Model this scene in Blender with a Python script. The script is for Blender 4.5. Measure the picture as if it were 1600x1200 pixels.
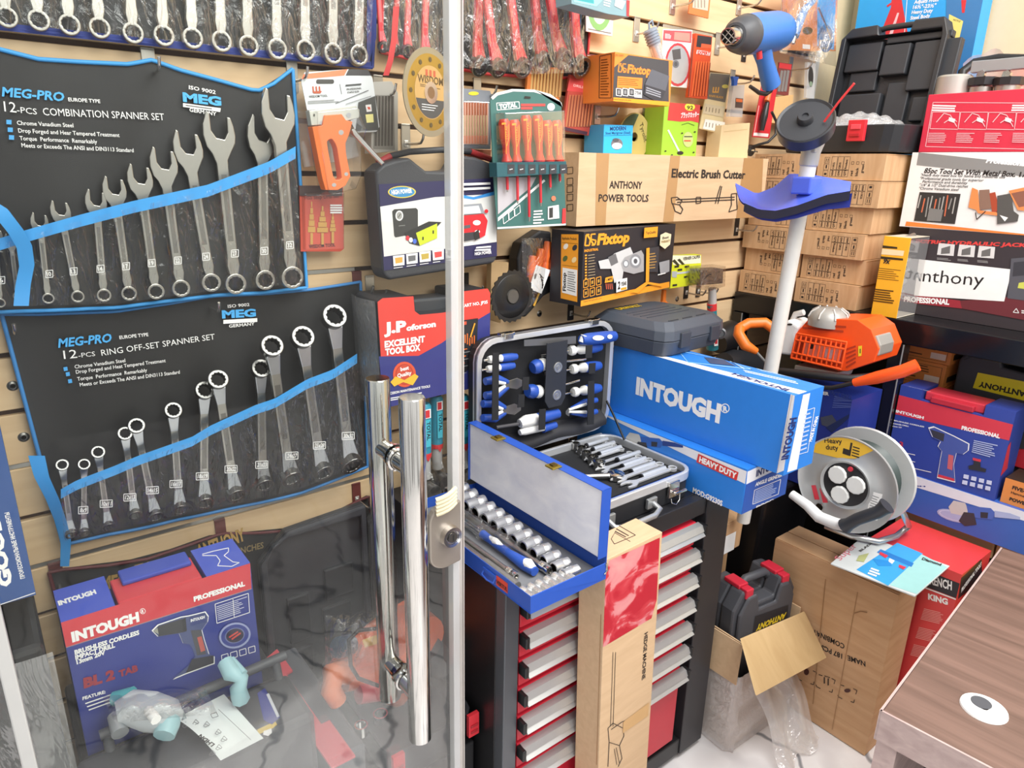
import bpy, bmesh, math, random
from math import sin, cos, pi, radians as R_, sqrt, atan2
from mathutils import Matrix, Vector as V
random.seed(7)
for o in list(bpy.data.objects): bpy.data.objects.remove(o)
SC = bpy.context.scene; COL = SC.collection
# ---------------------------------------------------------------- camera
FPX, YAW, PITCH, ROLL, D, H = 1084.19, .6663, .3029, .0197, 1.415, 1.55
fw = V((sin(YAW)*cos(PITCH), cos(YAW)*cos(PITCH), -sin(PITCH)))
r0 = V((cos(YAW), -sin(YAW), 0)); u0 = r0.cross(fw)
rt = cos(ROLL)*r0+sin(ROLL)*u0; up = -sin(ROLL)*r0+cos(ROLL)*u0
CAM = V((0, 0, H))
cd = bpy.data.cameras.new('camera'); cam = bpy.data.objects.new('camera', cd); COL.objects.link(cam)
cd.sensor_fit = 'HORIZONTAL'; cd.sensor_width = 36; cd.lens = FPX/1600*36; cd.clip_start = .05
cam.matrix_world = Matrix((rt, up, -fw)).transposed().to_4x4(); cam.location = CAM
SC.camera = cam
# ---------------------------------------------------------------- light
wd = bpy.data.worlds.new('world'); SC.world = wd; wd.use_nodes = True
nt = wd.node_tree; bg = nt.nodes['Background']
tc = nt.nodes.new('ShaderNodeTexCoord'); wv = nt.nodes.new('ShaderNodeTexNoise'); cr = nt.nodes.new('ShaderNodeValToRGB')
mp = nt.nodes.new('ShaderNodeMapping'); mp.inputs['Scale'].default_value = (7, 7, .5)
nt.links.new(tc.outputs['Generated'], mp.inputs['Vector']); nt.links.new(mp.outputs['Vector'], wv.inputs['Vector'])
wv.inputs['Scale'].default_value = 1.0; wv.inputs['Detail'].default_value = 1
nt.links.new(wv.outputs['Fac'], cr.inputs['Fac'])
sx = nt.nodes.new('ShaderNodeSeparateXYZ'); mrz = nt.nodes.new('ShaderNodeMapRange'); mxc = nt.nodes.new('ShaderNodeMix'); mxc.data_type = 'RGBA'
nt.links.new(tc.outputs['Generated'], sx.inputs[0]); nt.links.new(sx.outputs['Z'], mrz.inputs['Value']); mrz.inputs['From Min'].default_value = .15; mrz.inputs['From Max'].default_value = .4
nt.links.new(mrz.outputs[0], mxc.inputs[0]); nt.links.new(cr.outputs['Color'], mxc.inputs[6]); mxc.inputs[7].default_value = (.95, .95, .94, 1); nt.links.new(mxc.outputs[2], bg.inputs['Color'])
e = cr.color_ramp.elements; e[0].position = .38; e[0].color = (.36, .35, .34, 1); e[1].position = .6; e[1].color = (1, .99, .97, 1)
bg.inputs['Strength'].default_value = .8
def area(name, loc, size, power, rot=(0, 0, 0), col=(1, .98, .95), sy=None):
    l = bpy.data.lights.new(name, 'AREA'); l.energy = power; l.size = size; l.color = col
    if sy: l.shape = 'RECTANGLE'; l.size_y = sy
    o = bpy.data.objects.new(name, l); COL.objects.link(o); o.location = loc; o.rotation_euler = rot; return o
area('ceiling_lamp', (.9, -.1, 2.95), 1.8, 30, sy=.8)
area('ceiling_lamp', (1.6, .1, 2.95), 1.4, 26, sy=.8)
area('shop_front_daylight', (.9, -1.9, 3.2), 2.6, 55, rot=(R_(52), 0, R_(-8)), col=(1, 1, 1), sy=1.4)
SC.view_settings.view_transform = 'Standard'; SC.view_settings.look = 'None'
SC.view_settings.exposure = 0.33; SC.view_settings.gamma = 1; SC.view_settings.use_curve_mapping = False
# ---------------------------------------------------------------- pixel rays onto real planes of the room
def ray(x, y): return fw+rt*((x-800)/FPX)-up*((y-600)/FPX)
def wy(x, y, Y=D): d = ray(x, y); return CAM+d*(Y/d.y)
def wz(x, y, Z=0): d = ray(x, y); return CAM+d*((Z-H)/d.z)
def wx(x, y, X): d = ray(x, y); return CAM+d*(X/d.x)
def wp(x, y, P, n): d = ray(x, y); n = V(n); return CAM+d*((V(P)-CAM).dot(n)/d.dot(n))
# ---------------------------------------------------------------- materials
MC = {}
def lin(h):
    h = h.lstrip('#'); c = [int(h[i:i+2], 16)/255 for i in (0, 2, 4)]
    return tuple((x/12.92 if x <= .04045 else ((x+.055)/1.055)**2.4) for x in c)+(1,)
def m(h, rough=.45, metal=0, var=.05, bump=0, scale=40, spec=.5):
    k = (h, rough, metal, var, bump, scale, spec)
    if k in MC: return MC[k]
    M = bpy.data.materials.new('paint_'+h); M.use_nodes = True; n = M.node_tree.nodes; L = M.node_tree.links
    b = n['Principled BSDF']; b.inputs['Roughness'].default_value = rough; b.inputs['Metallic'].default_value = metal
    b.inputs['Specular IOR Level'].default_value = spec
    t = n.new('ShaderNodeTexCoord'); z = n.new('ShaderNodeTexNoise'); z.inputs['Scale'].default_value = scale; z.inputs['Detail'].default_value = 3
    L.new(t.outputs['Object'], z.inputs['Vector'])
    hs = n.new('ShaderNodeHueSaturation'); mr = n.new('ShaderNodeMapRange')
    mr.inputs['To Min'].default_value = 1-var; mr.inputs['To Max'].default_value = 1+var
    L.new(z.outputs['Fac'], mr.inputs['Value']); L.new(mr.outputs[0], hs.inputs['Value']); hs.inputs['Color'].default_value = lin(h)
    L.new(hs.outputs[0], b.inputs['Base Color'])
    if bump:
        bp = n.new('ShaderNodeBump'); bp.inputs['Strength'].default_value = bump; bp.inputs['Distance'].default_value = .003
        L.new(z.outputs['Fac'], bp.inputs['Height']); L.new(bp.outputs[0], b.inputs['Normal'])
    MC[k] = M; return M
def film(name, tint=(1, 1, 1, 1), gl=.12, rough=.08, bump=0, scale=30, milky=0, stretch=(1, 1, 1), cap=.35):
    """thin clear sheet: transparent with Fresnel gloss, optional crinkle and a milky share"""
    if name in MC: return MC[name]
    M = bpy.data.materials.new(name); M.use_nodes = True; n = M.node_tree.nodes; L = M.node_tree.links
    n.remove(n['Principled BSDF']); out = n['Material Output']
    tr = n.new('ShaderNodeBsdfTransparent'); tr.inputs[0].default_value = tint
    gs = n.new('ShaderNodeBsdfGlossy'); gs.inputs['Roughness'].default_value = rough
    fr = n.new('ShaderNodeFresnel'); fr.inputs[0].default_value = 1.45
    mt = n.new('ShaderNodeMath'); mt.operation = 'MULTIPLY'; mt.inputs[1].default_value = gl/.035; mt.use_clamp = True
    m0 = n.new('ShaderNodeMath'); m0.operation = 'MINIMUM'; m0.inputs[1].default_value = cap; L.new(fr.outputs[0], mt.inputs[0]); L.new(mt.outputs[0], m0.inputs[0]); mx = n.new('ShaderNodeMixShader')
    L.new(m0.outputs[0], mx.inputs[0]); L.new(tr.outputs[0], mx.inputs[1]); L.new(gs.outputs[0], mx.inputs[2])
    last = mx
    if bump:
        t = n.new('ShaderNodeTexCoord'); mp = n.new('ShaderNodeMapping'); mp.inputs['Scale'].default_value = stretch
        z = n.new('ShaderNodeTexNoise'); z.inputs['Scale'].default_value = scale; z.inputs['Detail'].default_value = 4; z.inputs['Distortion'].default_value = 1.5
        L.new(t.outputs['Object'], mp.inputs[0]); L.new(mp.outputs[0], z.inputs['Vector'])
        bp = n.new('ShaderNodeBump'); bp.inputs['Strength'].default_value = bump; bp.inputs['Distance'].default_value = .01
        L.new(z.outputs['Fac'], bp.inputs['Height']); L.new(bp.outputs[0], gs.inputs['Normal']); L.new(bp.outputs[0], fr.inputs['Normal'])
    if milky:
        df = n.new('ShaderNodeBsdfDiffuse'); df.inputs[0].default_value = (.9, .9, .9, 1); m2 = n.new('ShaderNodeMixShader'); m2.inputs[0].default_value = milky
        L.new(mx.outputs[0], m2.inputs[1]); L.new(df.outputs[0], m2.inputs[2]); last = m2
    L.new(last.outputs[0], out.inputs[0]); MC[name] = M; return M
def nodes(name):
    M = bpy.data.materials.new(name); M.use_nodes = True; n = M.node_tree.nodes; return M, n, M.node_tree.links, n['Principled BSDF']
def ramp(n, *st):
    r = n.new('ShaderNodeValToRGB'); e = r.color_ramp.elements
    while len(e) < len(st): e.new(.5)
    for q, (p, c) in zip(e, st): q.position = p; q.color = lin(c)
    return r
def wood(name, c1, c2, sc, rough=.4, bump=0):
    M, n, L, b = nodes(name); t = n.new('ShaderNodeTexCoord'); mp = n.new('ShaderNodeMapping'); mp.inputs['Scale'].default_value = sc
    z = n.new('ShaderNodeTexNoise'); z.inputs['Scale'].default_value = 1; z.inputs['Detail'].default_value = 6; z.inputs['Distortion'].default_value = .6
    r = ramp(n, (.3, c1), (.7, c2)); L.new(t.outputs['Object'], mp.inputs[0]); L.new(mp.outputs[0], z.inputs['Vector']); L.new(z.outputs['Fac'], r.inputs[0]); L.new(r.outputs[0], b.inputs['Base Color'])
    b.inputs['Roughness'].default_value = rough; return M
SLAT = wood('slat_maple', 'd9b78d', 'e8caa0', (3, 8, 40), .42)
DESKW = wood('desk_walnut', '5c463c', '7c6156', (3, 45, 20), .5)
DESKE = wood('desk_edge', 'a58e8a', 'c2aba6', (30, 5, 60), .5)
CARD = wood('cardboard', 'be956a', 'cda67d', (60, 60, 8), .8)
CARD2 = wood('cardboard_pale', 'c9a985', 'd3b48f', (8, 60, 60), .8)
CARD3 = wood('cardboard_brown', 'c2986f', 'd0a880', (6, 6, 50), .8)
def marble():
    M, n, L, b = nodes('marble_floor'); t = n.new('ShaderNodeTexCoord'); z = n.new('ShaderNodeTexNoise'); z.inputs['Scale'].default_value = 3; z.inputs['Detail'].default_value = 5
    w = n.new('ShaderNodeTexWave'); w.inputs['Scale'].default_value = 1.1; w.inputs['Distortion'].default_value = 22; w.inputs['Detail'].default_value = 5; w.inputs['Detail Scale'].default_value = .9
    r = ramp(n, (.0, '8b8c90'), (.03, 'e9e6e6'), (.6, 'eeecec'), (1, 'dfdcdd')); L.new(t.outputs['Object'], w.inputs['Vector']); L.new(w.outputs['Fac'], r.inputs[0]); L.new(r.outputs[0], b.inputs['Base Color'])
    b.inputs['Roughness'].default_value = .18; return M
MARBLE = marble()
BLK = m('1d1d1f', .38); BLKG = m('131315', .2); DKG = m('3a3b3f', .5, bump=.15, scale=300); CASE = m('3f4146', .5, bump=.1, scale=400)
WHT = m('f2f1ee', .5); CHR = m('d8d6d2', .12, 1); STL = m('b9b6ae', .33, 1); STD = m('8d8a84', .4, 1); SAT = m('c9ccd0', .3, 1)
RED = m('c8283a', .35); BLU = m('2455b5', .38); ORG = m('ee5a24', .35)
CLEAR = film('clear_blister', gl=.06); CRINK = film('crinkled_film', gl=.10, bump=.9, scale=22, rough=.1); GLASS = film('door_glass', tint=(.97, .98, .97, 1), gl=.014, rough=.01)
WRAP = film('stretch_wrap', gl=.2, bump=1, scale=60, milky=.12, rough=.15); POCK = film('pocket_film', gl=.05, bump=1.0, scale=20, rough=.04, stretch=(2.4, 1, .9), cap=.4)
# ---------------------------------------------------------------- mesh builder
TC = {}
def glyphs(s, bold=0):
    k = (s, bold)
    if k not in TC:
        def mk(t):
            c = bpy.data.curves.new('t', 'FONT'); c.body = t; c.resolution_u = 2; c.offset = bold; c.fill_mode = 'BOTH' if hasattr(c, 'fill_mode') else c.fill_mode
            o = bpy.data.objects.new('t', c); COL.objects.link(o); dg = bpy.context.evaluated_depsgraph_get(); me = o.evaluated_get(dg).to_mesh()
            r = ([(v.co.x, v.co.y) for v in me.vertices], [tuple(p.vertices) for p in me.polygons]); o.evaluated_get(dg).to_mesh_clear(); bpy.data.objects.remove(o); bpy.data.curves.remove(c); return r
        v, f = mk(s)
        if not v: v, f = [(0, 0), (.1, 0), (0, .1)], [(0, 1, 2)]
        x0 = min(a for a, b in v); x1 = max(a for a, b in v); CH = .729
        TC[k] = ([((a-x0)/CH, b/CH) for a, b in v], f, (x1-x0)/CH)
    return TC[k]
class MB:
    def __init__(s, M=None): s.v = []; s.f = []; s.mi = []; s.sm = []; s.mats = []; s.M = M or Matrix()
    def add(s, vs, fs, mat, smooth=False, M=None):
        T = s.M @ M if M else s.M; b = len(s.v); s.v += [T @ V(p) for p in vs]
        if mat not in s.mats: s.mats.append(mat)
        k = s.mats.index(mat)
        for f in fs: s.f.append([b+i for i in f]); s.mi.append(k); s.sm.append(smooth)
        return s
    def box(s, x0, x1, y0, y1, z0, z1, mat, M=None):
        vs = [(x, y, z) for x in (x0, x1) for y in (y0, y1) for z in (z0, z1)]
        return s.add(vs, [(0, 1, 3, 2), (4, 6, 7, 5), (0, 4, 5, 1), (2, 3, 7, 6), (0, 2, 6, 4), (1, 5, 7, 3)], mat, M=M)
    def frus(s, a, b, mat, M=None):  # two 4-corner loops
        return s.add(list(a)+list(b), [(3, 2, 1, 0), (4, 5, 6, 7)]+[(i, (i+1) % 4, 4+(i+1) % 4, 4+i) for i in range(4)], mat, M=M)
    def prism(s, poly, y0, y1, mat, M=None, smooth=False):  # polygon in x,z; y0 is the outer (viewer) face
        n = len(poly)
        return s.add([(x, y0, z) for x, z in poly]+[(x, y1, z) for x, z in poly], [tuple(range(n)), tuple(range(2*n-1, n-1, -1))]+[(i, n+i, n+(i+1) % n, (i+1) % n) for i in range(n)], mat, M=M, smooth=smooth)
    def ring(s, outer, inner, y0, y1, mat, M=None):
        n = len(outer); vs = [(x, y, z) for L, y in ((outer, y0), (inner, y0), (outer, y1), (inner, y1)) for x, z in L]; fs = []
        for i in range(n):
            j = (i+1) % n; fs += [(i, j, n+j, n+i), (2*n+j, 2*n+i, 3*n+i, 3*n+j), (j, i, 2*n+i, 2*n+j), (n+i, n+j, 3*n+j, 3*n+i)]
        return s.add(vs, fs, mat, M=M)
    def poly(s, pts, mat, y=-.0004, M=None): return s.add([(x, y, z) for x, z in pts], [tuple(range(len(pts)))], mat, M=M)
    def rect(s, x0, z0, x1, z1, mat, y=-.0004, M=None): return s.poly([(x0, z0), (x1, z0), (x1, z1), (x0, z1)], mat, y, M)
    def disc(s, x, z, r, mat, y=-.0006, n=24, rz=None, M=None): rz = rz or r; return s.poly([(x+r*cos(2*pi*i/n), z+rz*sin(2*pi*i/n)) for i in range(n)], mat, y, M)
    def frame(s, x0, z0, x1, z1, t, mat, y=-.0006, M=None):
        for a in ((x0, z0, x1, z0+t), (x0, z1-t, x1, z1), (x0, z0, x0+t, z1), (x1-t, z0, x1, z1)): s.rect(*a, mat, y, M)
        return s
    def lines(s, x0, z0, x1, z1, n, mat, y=-.0006, t=.45, var=.3, M=None):
        h = (z1-z0)/n
        for i in range(n):
            z = z1-h*(i+.5); s.rect(x0, z-h*t/2, x0+(x1-x0)*(1-var*random.random()), z+h*t/2, mat, y, M)
        return s
    def line(s, pts, w, mat, y=-.0007, M=None):  # flat printed line
        for (a, b), (c, d) in zip(pts, pts[1:]):
            l = sqrt((c-a)**2+(d-b)**2) or 1; nx, nz = -(d-b)/l*w/2, (c-a)/l*w/2
            s.poly([(a-nx, b-nz), (c-nx, d-nz), (c+nx, d+nz), (a+nx, b+nz)], mat, y, M)
        return s
    def text(s, t, x, z, h, mat, w=None, al='l', bold=0, y=-.0009, rot=0, sh=0, M=None):
        v, f, W = glyphs(t, bold); sx = (w/W) if w else h; ww = sx*W; ox = {'l': 0, 'c': -ww/2, 'r': -ww}[al]; c, n = cos(R_(rot)), sin(R_(rot)); vs = []
        for a, b in v:
            p, q = a*sx+ox+b*h*sh, b*h; vs.append((x+p*c-q*n, y, z+p*n+q*c))
        return s.add(vs, f, mat, M=M)
    def cyl(s, p0, p1, r0, mat, r1=None, n=16, cap=True, M=None, smooth=True):
        p0, p1 = V(p0), V(p1); r1 = r0 if r1 is None else r1; d = (p1-p0).normalized(); a = d.orthogonal().normalized(); b = d.cross(a); vs = []
        for p, r in ((p0, r0), (p1, r1)): vs += [p+(a*cos(2*pi*i/n)+b*sin(2*pi*i/n))*r for i in range(n)]
        s.add(vs, [(i, (i+1) % n, n+(i+1) % n, n+i) for i in range(n)], mat, smooth, M)
        if cap: s.add(vs, [tuple(range(n-1, -1, -1)), tuple(range(n, 2*n))], mat, False, M)
        return s
    def lathe(s, p0, p1, prof, mat, n=20, M=None, smooth=True):  # prof: (t along axis in metres, radius)
        p0, p1 = V(p0), V(p1); d = (p1-p0).normalized(); a = d.orthogonal().normalized(); b = d.cross(a); vs = []; k = len(prof)
        Q = []
        for j, (t, r) in enumerate(prof):
            Q.append((t, r))
            if smooth and 0 < j < k-1:
                a1 = atan2(r-prof[j-1][1], t-prof[j-1][0]); a2 = atan2(prof[j+1][1]-r, prof[j+1][0]-t); g = abs((a2-a1+pi) % (2*pi)-pi)
                if g > .7: Q.append(None); Q.append((t, r))
        R_g, fs, off = [], [], 0
        for j, q in enumerate(Q):
            if q is None: continue
            vs += [p0+d*q[0]+(a*cos(2*pi*i/n)+b*sin(2*pi*i/n))*max(q[1], 1e-5) for i in range(n)]
            if j+1 < len(Q) and Q[j+1] is not None: fs += [(off+i, off+(i+1) % n, off+n+(i+1) % n, off+n+i) for i in range(n)]
            off += n
        return s.add(vs, fs, mat, smooth, M)
        return s.add(vs, [(j*n+i, j*n+(i+1) % n, (j+1)*n+(i+1) % n, (j+1)*n+i) for j in range(k-1) for i in range(n)], mat, smooth, M)
    def tube(s, pts, r, mat, n=8, M=None, flat=None):  # swept tube; r number or list; flat: (scale) squashes along second axis
        pts = [V(p) for p in pts]; k = len(pts); rs = r if isinstance(r, (list, tuple)) else [r]*k; vs = []; a = None
        for i, p in enumerate(pts):
            d = (pts[min(i+1, k-1)]-pts[max(i-1, 0)]).normalized()
            a = d.orthogonal().normalized() if a is None else (a-d*a.dot(d)).normalized()
            b = d.cross(a); vs += [p+(a*cos(2*pi*j/n)+b*sin(2*pi*j/n)*(flat or 1))*rs[i] for j in range(n)]
        fs = [(i*n+j, i*n+(j+1) % n, (i+1)*n+(j+1) % n, (i+1)*n+j) for i in range(k-1) for j in range(n)]
        s.add(vs, fs, mat, True, M); s.add(vs, [tuple(range(n-1, -1, -1)), tuple(range((k-1)*n, k*n))], mat, False, M); return s
    def grid(s, fn, nu, nv, mat, M=None, smooth=True):
        vs = [fn(i/nu, j/nv) for j in range(nv+1) for i in range(nu+1)]; w = nu+1
        return s.add(vs, [(j*w+i, j*w+i+1, (j+1)*w+i+1, (j+1)*w+i) for j in range(nv) for i in range(nu)], mat, smooth, M)
    def build(s, name, parent=None, bev=0, seg=2, sub=0, label=None):
        me = bpy.data.meshes.new(name); me.from_pydata([tuple(v) for v in s.v], [], s.f)
        for q in s.mats: me.materials.append(q)
        me.polygons.foreach_set('material_index', s.mi); me.polygons.foreach_set('use_smooth', s.sm)
        if bev or sub:
            bm = bmesh.new(); bm.from_mesh(me); bmesh.ops.remove_doubles(bm, verts=bm.verts, dist=1e-5); bm.to_mesh(me); bm.free()
        me.update(); o = bpy.data.objects.new(name, me); COL.objects.link(o)
        if parent: o.parent = parent
        if bev:
            b = o.modifiers.new('bevel', 'BEVEL'); b.width = bev; b.segments = seg; b.limit_method = 'ANGLE'; b.angle_limit = R_(35)
        if sub: q = o.modifiers.new('sub', 'SUBSURF'); q.levels = sub; q.render_levels = sub
        if label: o['label'] = label
        return o
def tag(o, label, cat, group=None):
    o['label'] = label; o['category'] = cat
    if group: o['group'] = group
    return o
def struct(o): o['kind'] = 'structure'; return o
def thing(name, label, cat, M, group=None):
    o = bpy.data.objects.new(name, None); o.empty_display_size = .03; COL.objects.link(o)
    o.matrix_world = M if isinstance(M, Matrix) else Matrix.Translation(M); return tag(o, label, cat, group)
def copytree(o, M, label):
    c = o.copy(); COL.objects.link(c); c.matrix_world = M; c['label'] = label
    for ch in list(o.children):
        d = ch.copy(); COL.objects.link(d); d.parent = c
        for g in list(ch.children): h = g.copy(); COL.objects.link(h); h.parent = d
    return c
def fr(o, x, z=(0, 0, 1)):
    """frame: x right, z up, y into the thing"""
    x = V(x).normalized(); z = V(z); z = (z-x*z.dot(x)).normalized(); y = z.cross(x); M = Matrix((x, y, z)).transposed().to_4x4(); M.translation = V(o); return M
def fr3(bl, br, tl): return fr(bl, br-bl, tl-bl), (br-bl).length, (tl-bl).length
def wf(bl, br, tl, off=.01): return fr3(wy(*bl, D-off), wy(*br, D-off), wy(*tl, D-off))  # frame of something hanging flat before the slat wall
def rrect(x0, z0, x1, z1, r, n=5):
    P = []
    for cx, cz, a in ((x1-r, z1-r, 0), (x0+r, z1-r, 90), (x0+r, z0+r, 180), (x1-r, z0+r, 270)):
        P += [(cx+r*cos(R_(a+90*i/n)), cz+r*sin(R_(a+90*i/n))) for i in range(n+1)]
    return P
def SIDE(w): return fr((w, 0, 0), (0, 1, 0))          # right side face: its x runs back along local y
def LEFT(d): return fr((0, d, 0), (0, -1, 0))         # left side face
def TOP(h): return fr((0, 0, h), (1, 0, 0), (0, 1, 0))  # top face: z runs back
INK = m('2c2420', .7); INKW = m('f5f4f2', .5)
ORD = 'first second third fourth fifth sixth seventh eighth ninth tenth eleventh twelfth thirteenth fourteenth'.split()

class PF:
    """printing on a real plane of a thing; the marks are given where the photo shows them and land on that plane"""
    def __init__(s, mb, P, n, e=.0003, lim=None): s.lim = lim; s.b = mb; s.n = V(n).normalized(); s.P = V(P); s.e = e
    def pt(s, x, y): return s.cl(wp(x, y, s.P+s.n*s.e, s.n))
    def cl(s, p):
        if not s.lim: return p
        M, ext = s.lim; q = M.inverted() @ p; k = M.inverted().to_3x3() @ s.n
        for i in range(3):
            if abs(k[i]) < .5: q[i] = min(max(q[i], 0), ext[i])
        return M @ q
    def q(s, mat, *pts): s.e += .00012; s.b.add([s.pt(*p) for p in pts], [tuple(range(len(pts)))], mat); return s
    def t(s, txt, x0, y0, x1, y1, h, mat, bold=.02, sh=0):
        s.e += .00012; a, c = s.pt(x0, y0), s.pt(x1, y1); x = (c-a).normalized(); z = x.cross(-s.n)
        pz = proj(a+z*.01); k = sqrt((pz[0]-x0)**2+(pz[1]-y0)**2)*100; M = Matrix((x, -s.n, z)).transposed().to_4x4(); M.translation = a
        s.b.text(txt, 0, 0, h/k, mat, w=(c-a).length, bold=bold, y=0, sh=sh, M=M); return s
    def l(s, mat, w, *pts):
        s.e += .0001
        for p, q in zip(pts, pts[1:]):
            d = V((q[0]-p[0], q[1]-p[1])); L = d.length or 1; nx, ny = -d.y/L*w/2, d.x/L*w/2
            s.b.add([s.pt(p[0]+nx, p[1]+ny), s.pt(q[0]+nx, q[1]+ny), s.pt(q[0]-nx, q[1]-ny), s.pt(p[0]-nx, p[1]-ny)], [(0, 1, 2, 3)], mat)
        return s
    def bars(s, mat, tl, tr, br, bl, n, fill=.5, var=.3):
        s.e += .0001
        def bi(u, v): return [(tl[i]*(1-u)+tr[i]*u)*(1-v)+(bl[i]*(1-u)+br[i]*u)*v for i in (0, 1)]
        for i in range(n):
            u = 1-var*random.random(); a, c = (i+.5-fill/2)/n, (i+.5+fill/2)/n; s.b.add([s.pt(*bi(*k)) for k in ((0, a), (u, a), (u, c), (0, c))], [(0, 1, 2, 3)], mat)
        return s
    def box(s, mat, w, *p): return s.l(mat, w, *p, p[0])
    def el(s, mat, x, y, rx, ry, n=20, rot=0):
        c, k = cos(R_(rot)), sin(R_(rot)); return s.q(mat, *[(x+rx*cos(2*pi*i/n)*c-ry*sin(2*pi*i/n)*k, y+rx*cos(2*pi*i/n)*k+ry*sin(2*pi*i/n)*c) for i in range(n)])
def proj(P): d = V(P)-CAM; z = d.dot(fw); return (800+FPX*d.dot(rt)/z, 600-FPX*d.dot(up)/z)
def faces(b, M, w, d, h):
    c = [V(M.col[i][:3]) for i in range(4)]; L = (M, (w, d, h))
    return {'F': PF(b, c[3], -c[1], lim=L), 'L': PF(b, c[3], -c[0], lim=L), 'R': PF(b, c[3]+c[0]*w, c[0], lim=L), 'T': PF(b, c[3]+c[2]*h, c[2], lim=L), 'B': PF(b, c[3], -c[2], lim=L)}
def inv(o): return o.matrix_world.inverted()
def wpf(b, off): return PF(b, (0, D-off, 0), (0, -1, 0))
# ================================================================ the room
def build_room():
    X0, X1 = -.75, 2.40
    b = MB(); b.box(X0, X1, D+.012, D+.03, 0, 2.75, m('4a3222', .8))
    zs = [1.9296-.1*k for k in range(-8, 20)]
    for k, z in zip(range(-8, 20), zs):
        if z-.1 < 0: break
        b.box(X0, X1, D, D+.0125, z-.095, z-.005, SLAT)
        if k in (9, 11): b.box(X0, .9, D+.004, D+.014, z-.0052, z+.0052, m('a9a7a0', .3, .8))
        if k in (6,): b.box(X0, .67, D+.004, D+.014, z-.0052, z+.0052, m('a9a7a0', .3, .8))
        if k == 0: b.box(1.62, 2.06, D+.004, D+.014, z-.0052, z+.0052, m('c9c6bc', .3, .8))
    w = struct(b.build('wall_back', bev=.0012, seg=1))
    for px, py in ((20, 603), (37, 683), (1058, 467), (1190, 473), (843, 490)):
        p = wy(px, py); q = MB(); q.lathe((0, .002, 0), (0, -1, 0), [(0, .009), (.002, .009), (.004, .007), (.0045, .004), (.002, .0035), (.002, 0)], STD, n=14)
        o = q.build('screw', w); o.location = p
    b = MB(); b.box(X1, X1+.025, D-.004, D+.03, 0, 2.75, m('d9d3c6', .5)); struct(b.build('trim_1', bev=.002))
    b = MB(); b.box(X1+.0255, 2.66, D+.01, D+.03, 0, 2.75, m('dcc8a2', .6)); struct(b.build('wall_back_corner'))
    b = MB(); b.box(2.62, 2.66, -2.2, D+.0095, 0, 2.75, m('dcc8a2', .6)); struct(b.build('wall_right'))
    b = MB(); b.box(-2.2, 2.66, -2.6, D+.03, -.04, 0, MARBLE); struct(b.build('floor'))
build_room()
# ---------------------------------------------------------------- glass door with its pull handles
def build_door():
    Y = .96; pr = wy(690, 0, Y); pb = wy(714, 1200, Y); xe = wy(712, 800, Y).x
    g = thing('glass_door', 'frameless glass shop door with steel tube pulls standing open across the display', 'door', (0.03, Y, 0))
    b = MB(); b.box(wy(24, 1100, Y).x-.02, xe-.03-.006, -.005, .005, .03, 2.3, GLASS); b.build('pane', g)
    b = MB(); b.box(xe-.042, xe-.028, -.009, .009, .03, 2.3, film('seal_plastic', gl=.1, milky=.45)); b.box(xe-.0275, xe-.019, -.006, .006, .03, 2.3, m('b9b3ae', .25, var=.1)); b.box(xe-.0185, xe-.0165, -.009, .009, .03, 2.3, m('cdc6c0', .3)); b.build('edge_seal', g, bev=.001)
    b = MB(); sx = wy(24, 1100, Y).x-.03; b.box(sx-.008, sx+.008, -.012, .012, .03, 2.3, m('b4b4b2', .4)); b.build('edge_strip', g, bev=.002)
    for px, py0, py1, dy in ((650, 620, 1152, -.06), (600, 590, 1090, .06)):
        p0 = wy(px-7, py0, Y+dy); p1 = wy(px+7, py1, Y+dy); x = (p0.x+p1.x)/2-.03
        q = MB(); q.lathe((x, dy, p0.z), (x, dy, 0), [(0, 0), (0, .0195), (.002, .021), (.2, .021)]+[(p0.z-p1.z-.002, .021), (p0.z-p1.z, .0195), (p0.z-p1.z, 0)], CHR, n=32)
        h = q.build('pull_handle', g)
        for zz in (wy(600, 695, Y+.06).z, wy(617, 1025, Y+.06).z):
            q = MB(); s = 1 if dy > 0 else -1
            q.cyl((x, s*.006, zz), (x, s*.05, zz), .0165, CHR, n=24); q.lathe((x, s*.0052, zz), (x, s*1, zz), [(0, 0), (0, .0205), (.006, .0205), (.008, .0175)], CHR, n=28); q.build('standoff', h)
    # lock body on the free edge
    c = wy(693, 832, Y-.012); x = c.x-.03; q = MB()
    pl = [(x-.036, c.z+.03)]+[(x-.036+.036*(1-cos(R_(a))), c.z+.03+.032*sin(R_(a))) for a in range(15, 91, 15)]+[(x+.03, c.z+.06), (x+.03, c.z-.062), (x, c.z-.066)]+[(x-.036+.036*(1-cos(R_(a))), c.z-.036-.03*sin(R_(a))) for a in range(75, -1, -15)]
    q.prism(pl, -.024, -.0095, m('a39a90', .35, .6)); lk = q.build('lock_case', g, bev=.003)
    k = wy(705, 838, Y-.03); q = MB(); q.lathe((k.x-.03, -.024, k.z), (k.x-.03, -1, k.z), [(0, .02), (.012, .019), (.012, .013), (.009, .0125), (.009, .011), (.013, .0105), (.013, 0)], CHR, n=28); q.disc(k.x-.03, k.z, .0095, m('55514d', .4, .7), -.0372); q.rect(k.x-.0315, k.z-.006, k.x-.0285, k.z+.006, BLK, -.0376); q.build('key_cylinder', lk)
    q = MB(); P = wy(690, 785, Y-.014)
    for i in range(5): q.tube([(P.x-.03-.02+.04*t, -.028-.006*sin(pi*t), P.z-.012+.007*i+.012*t) for t in (0, .25, .5, .75, 1)], .0045, m('ddd3b4', .8, bump=.3), n=7)
    q.build('tape_wrap', lk)
build_door()
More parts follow.
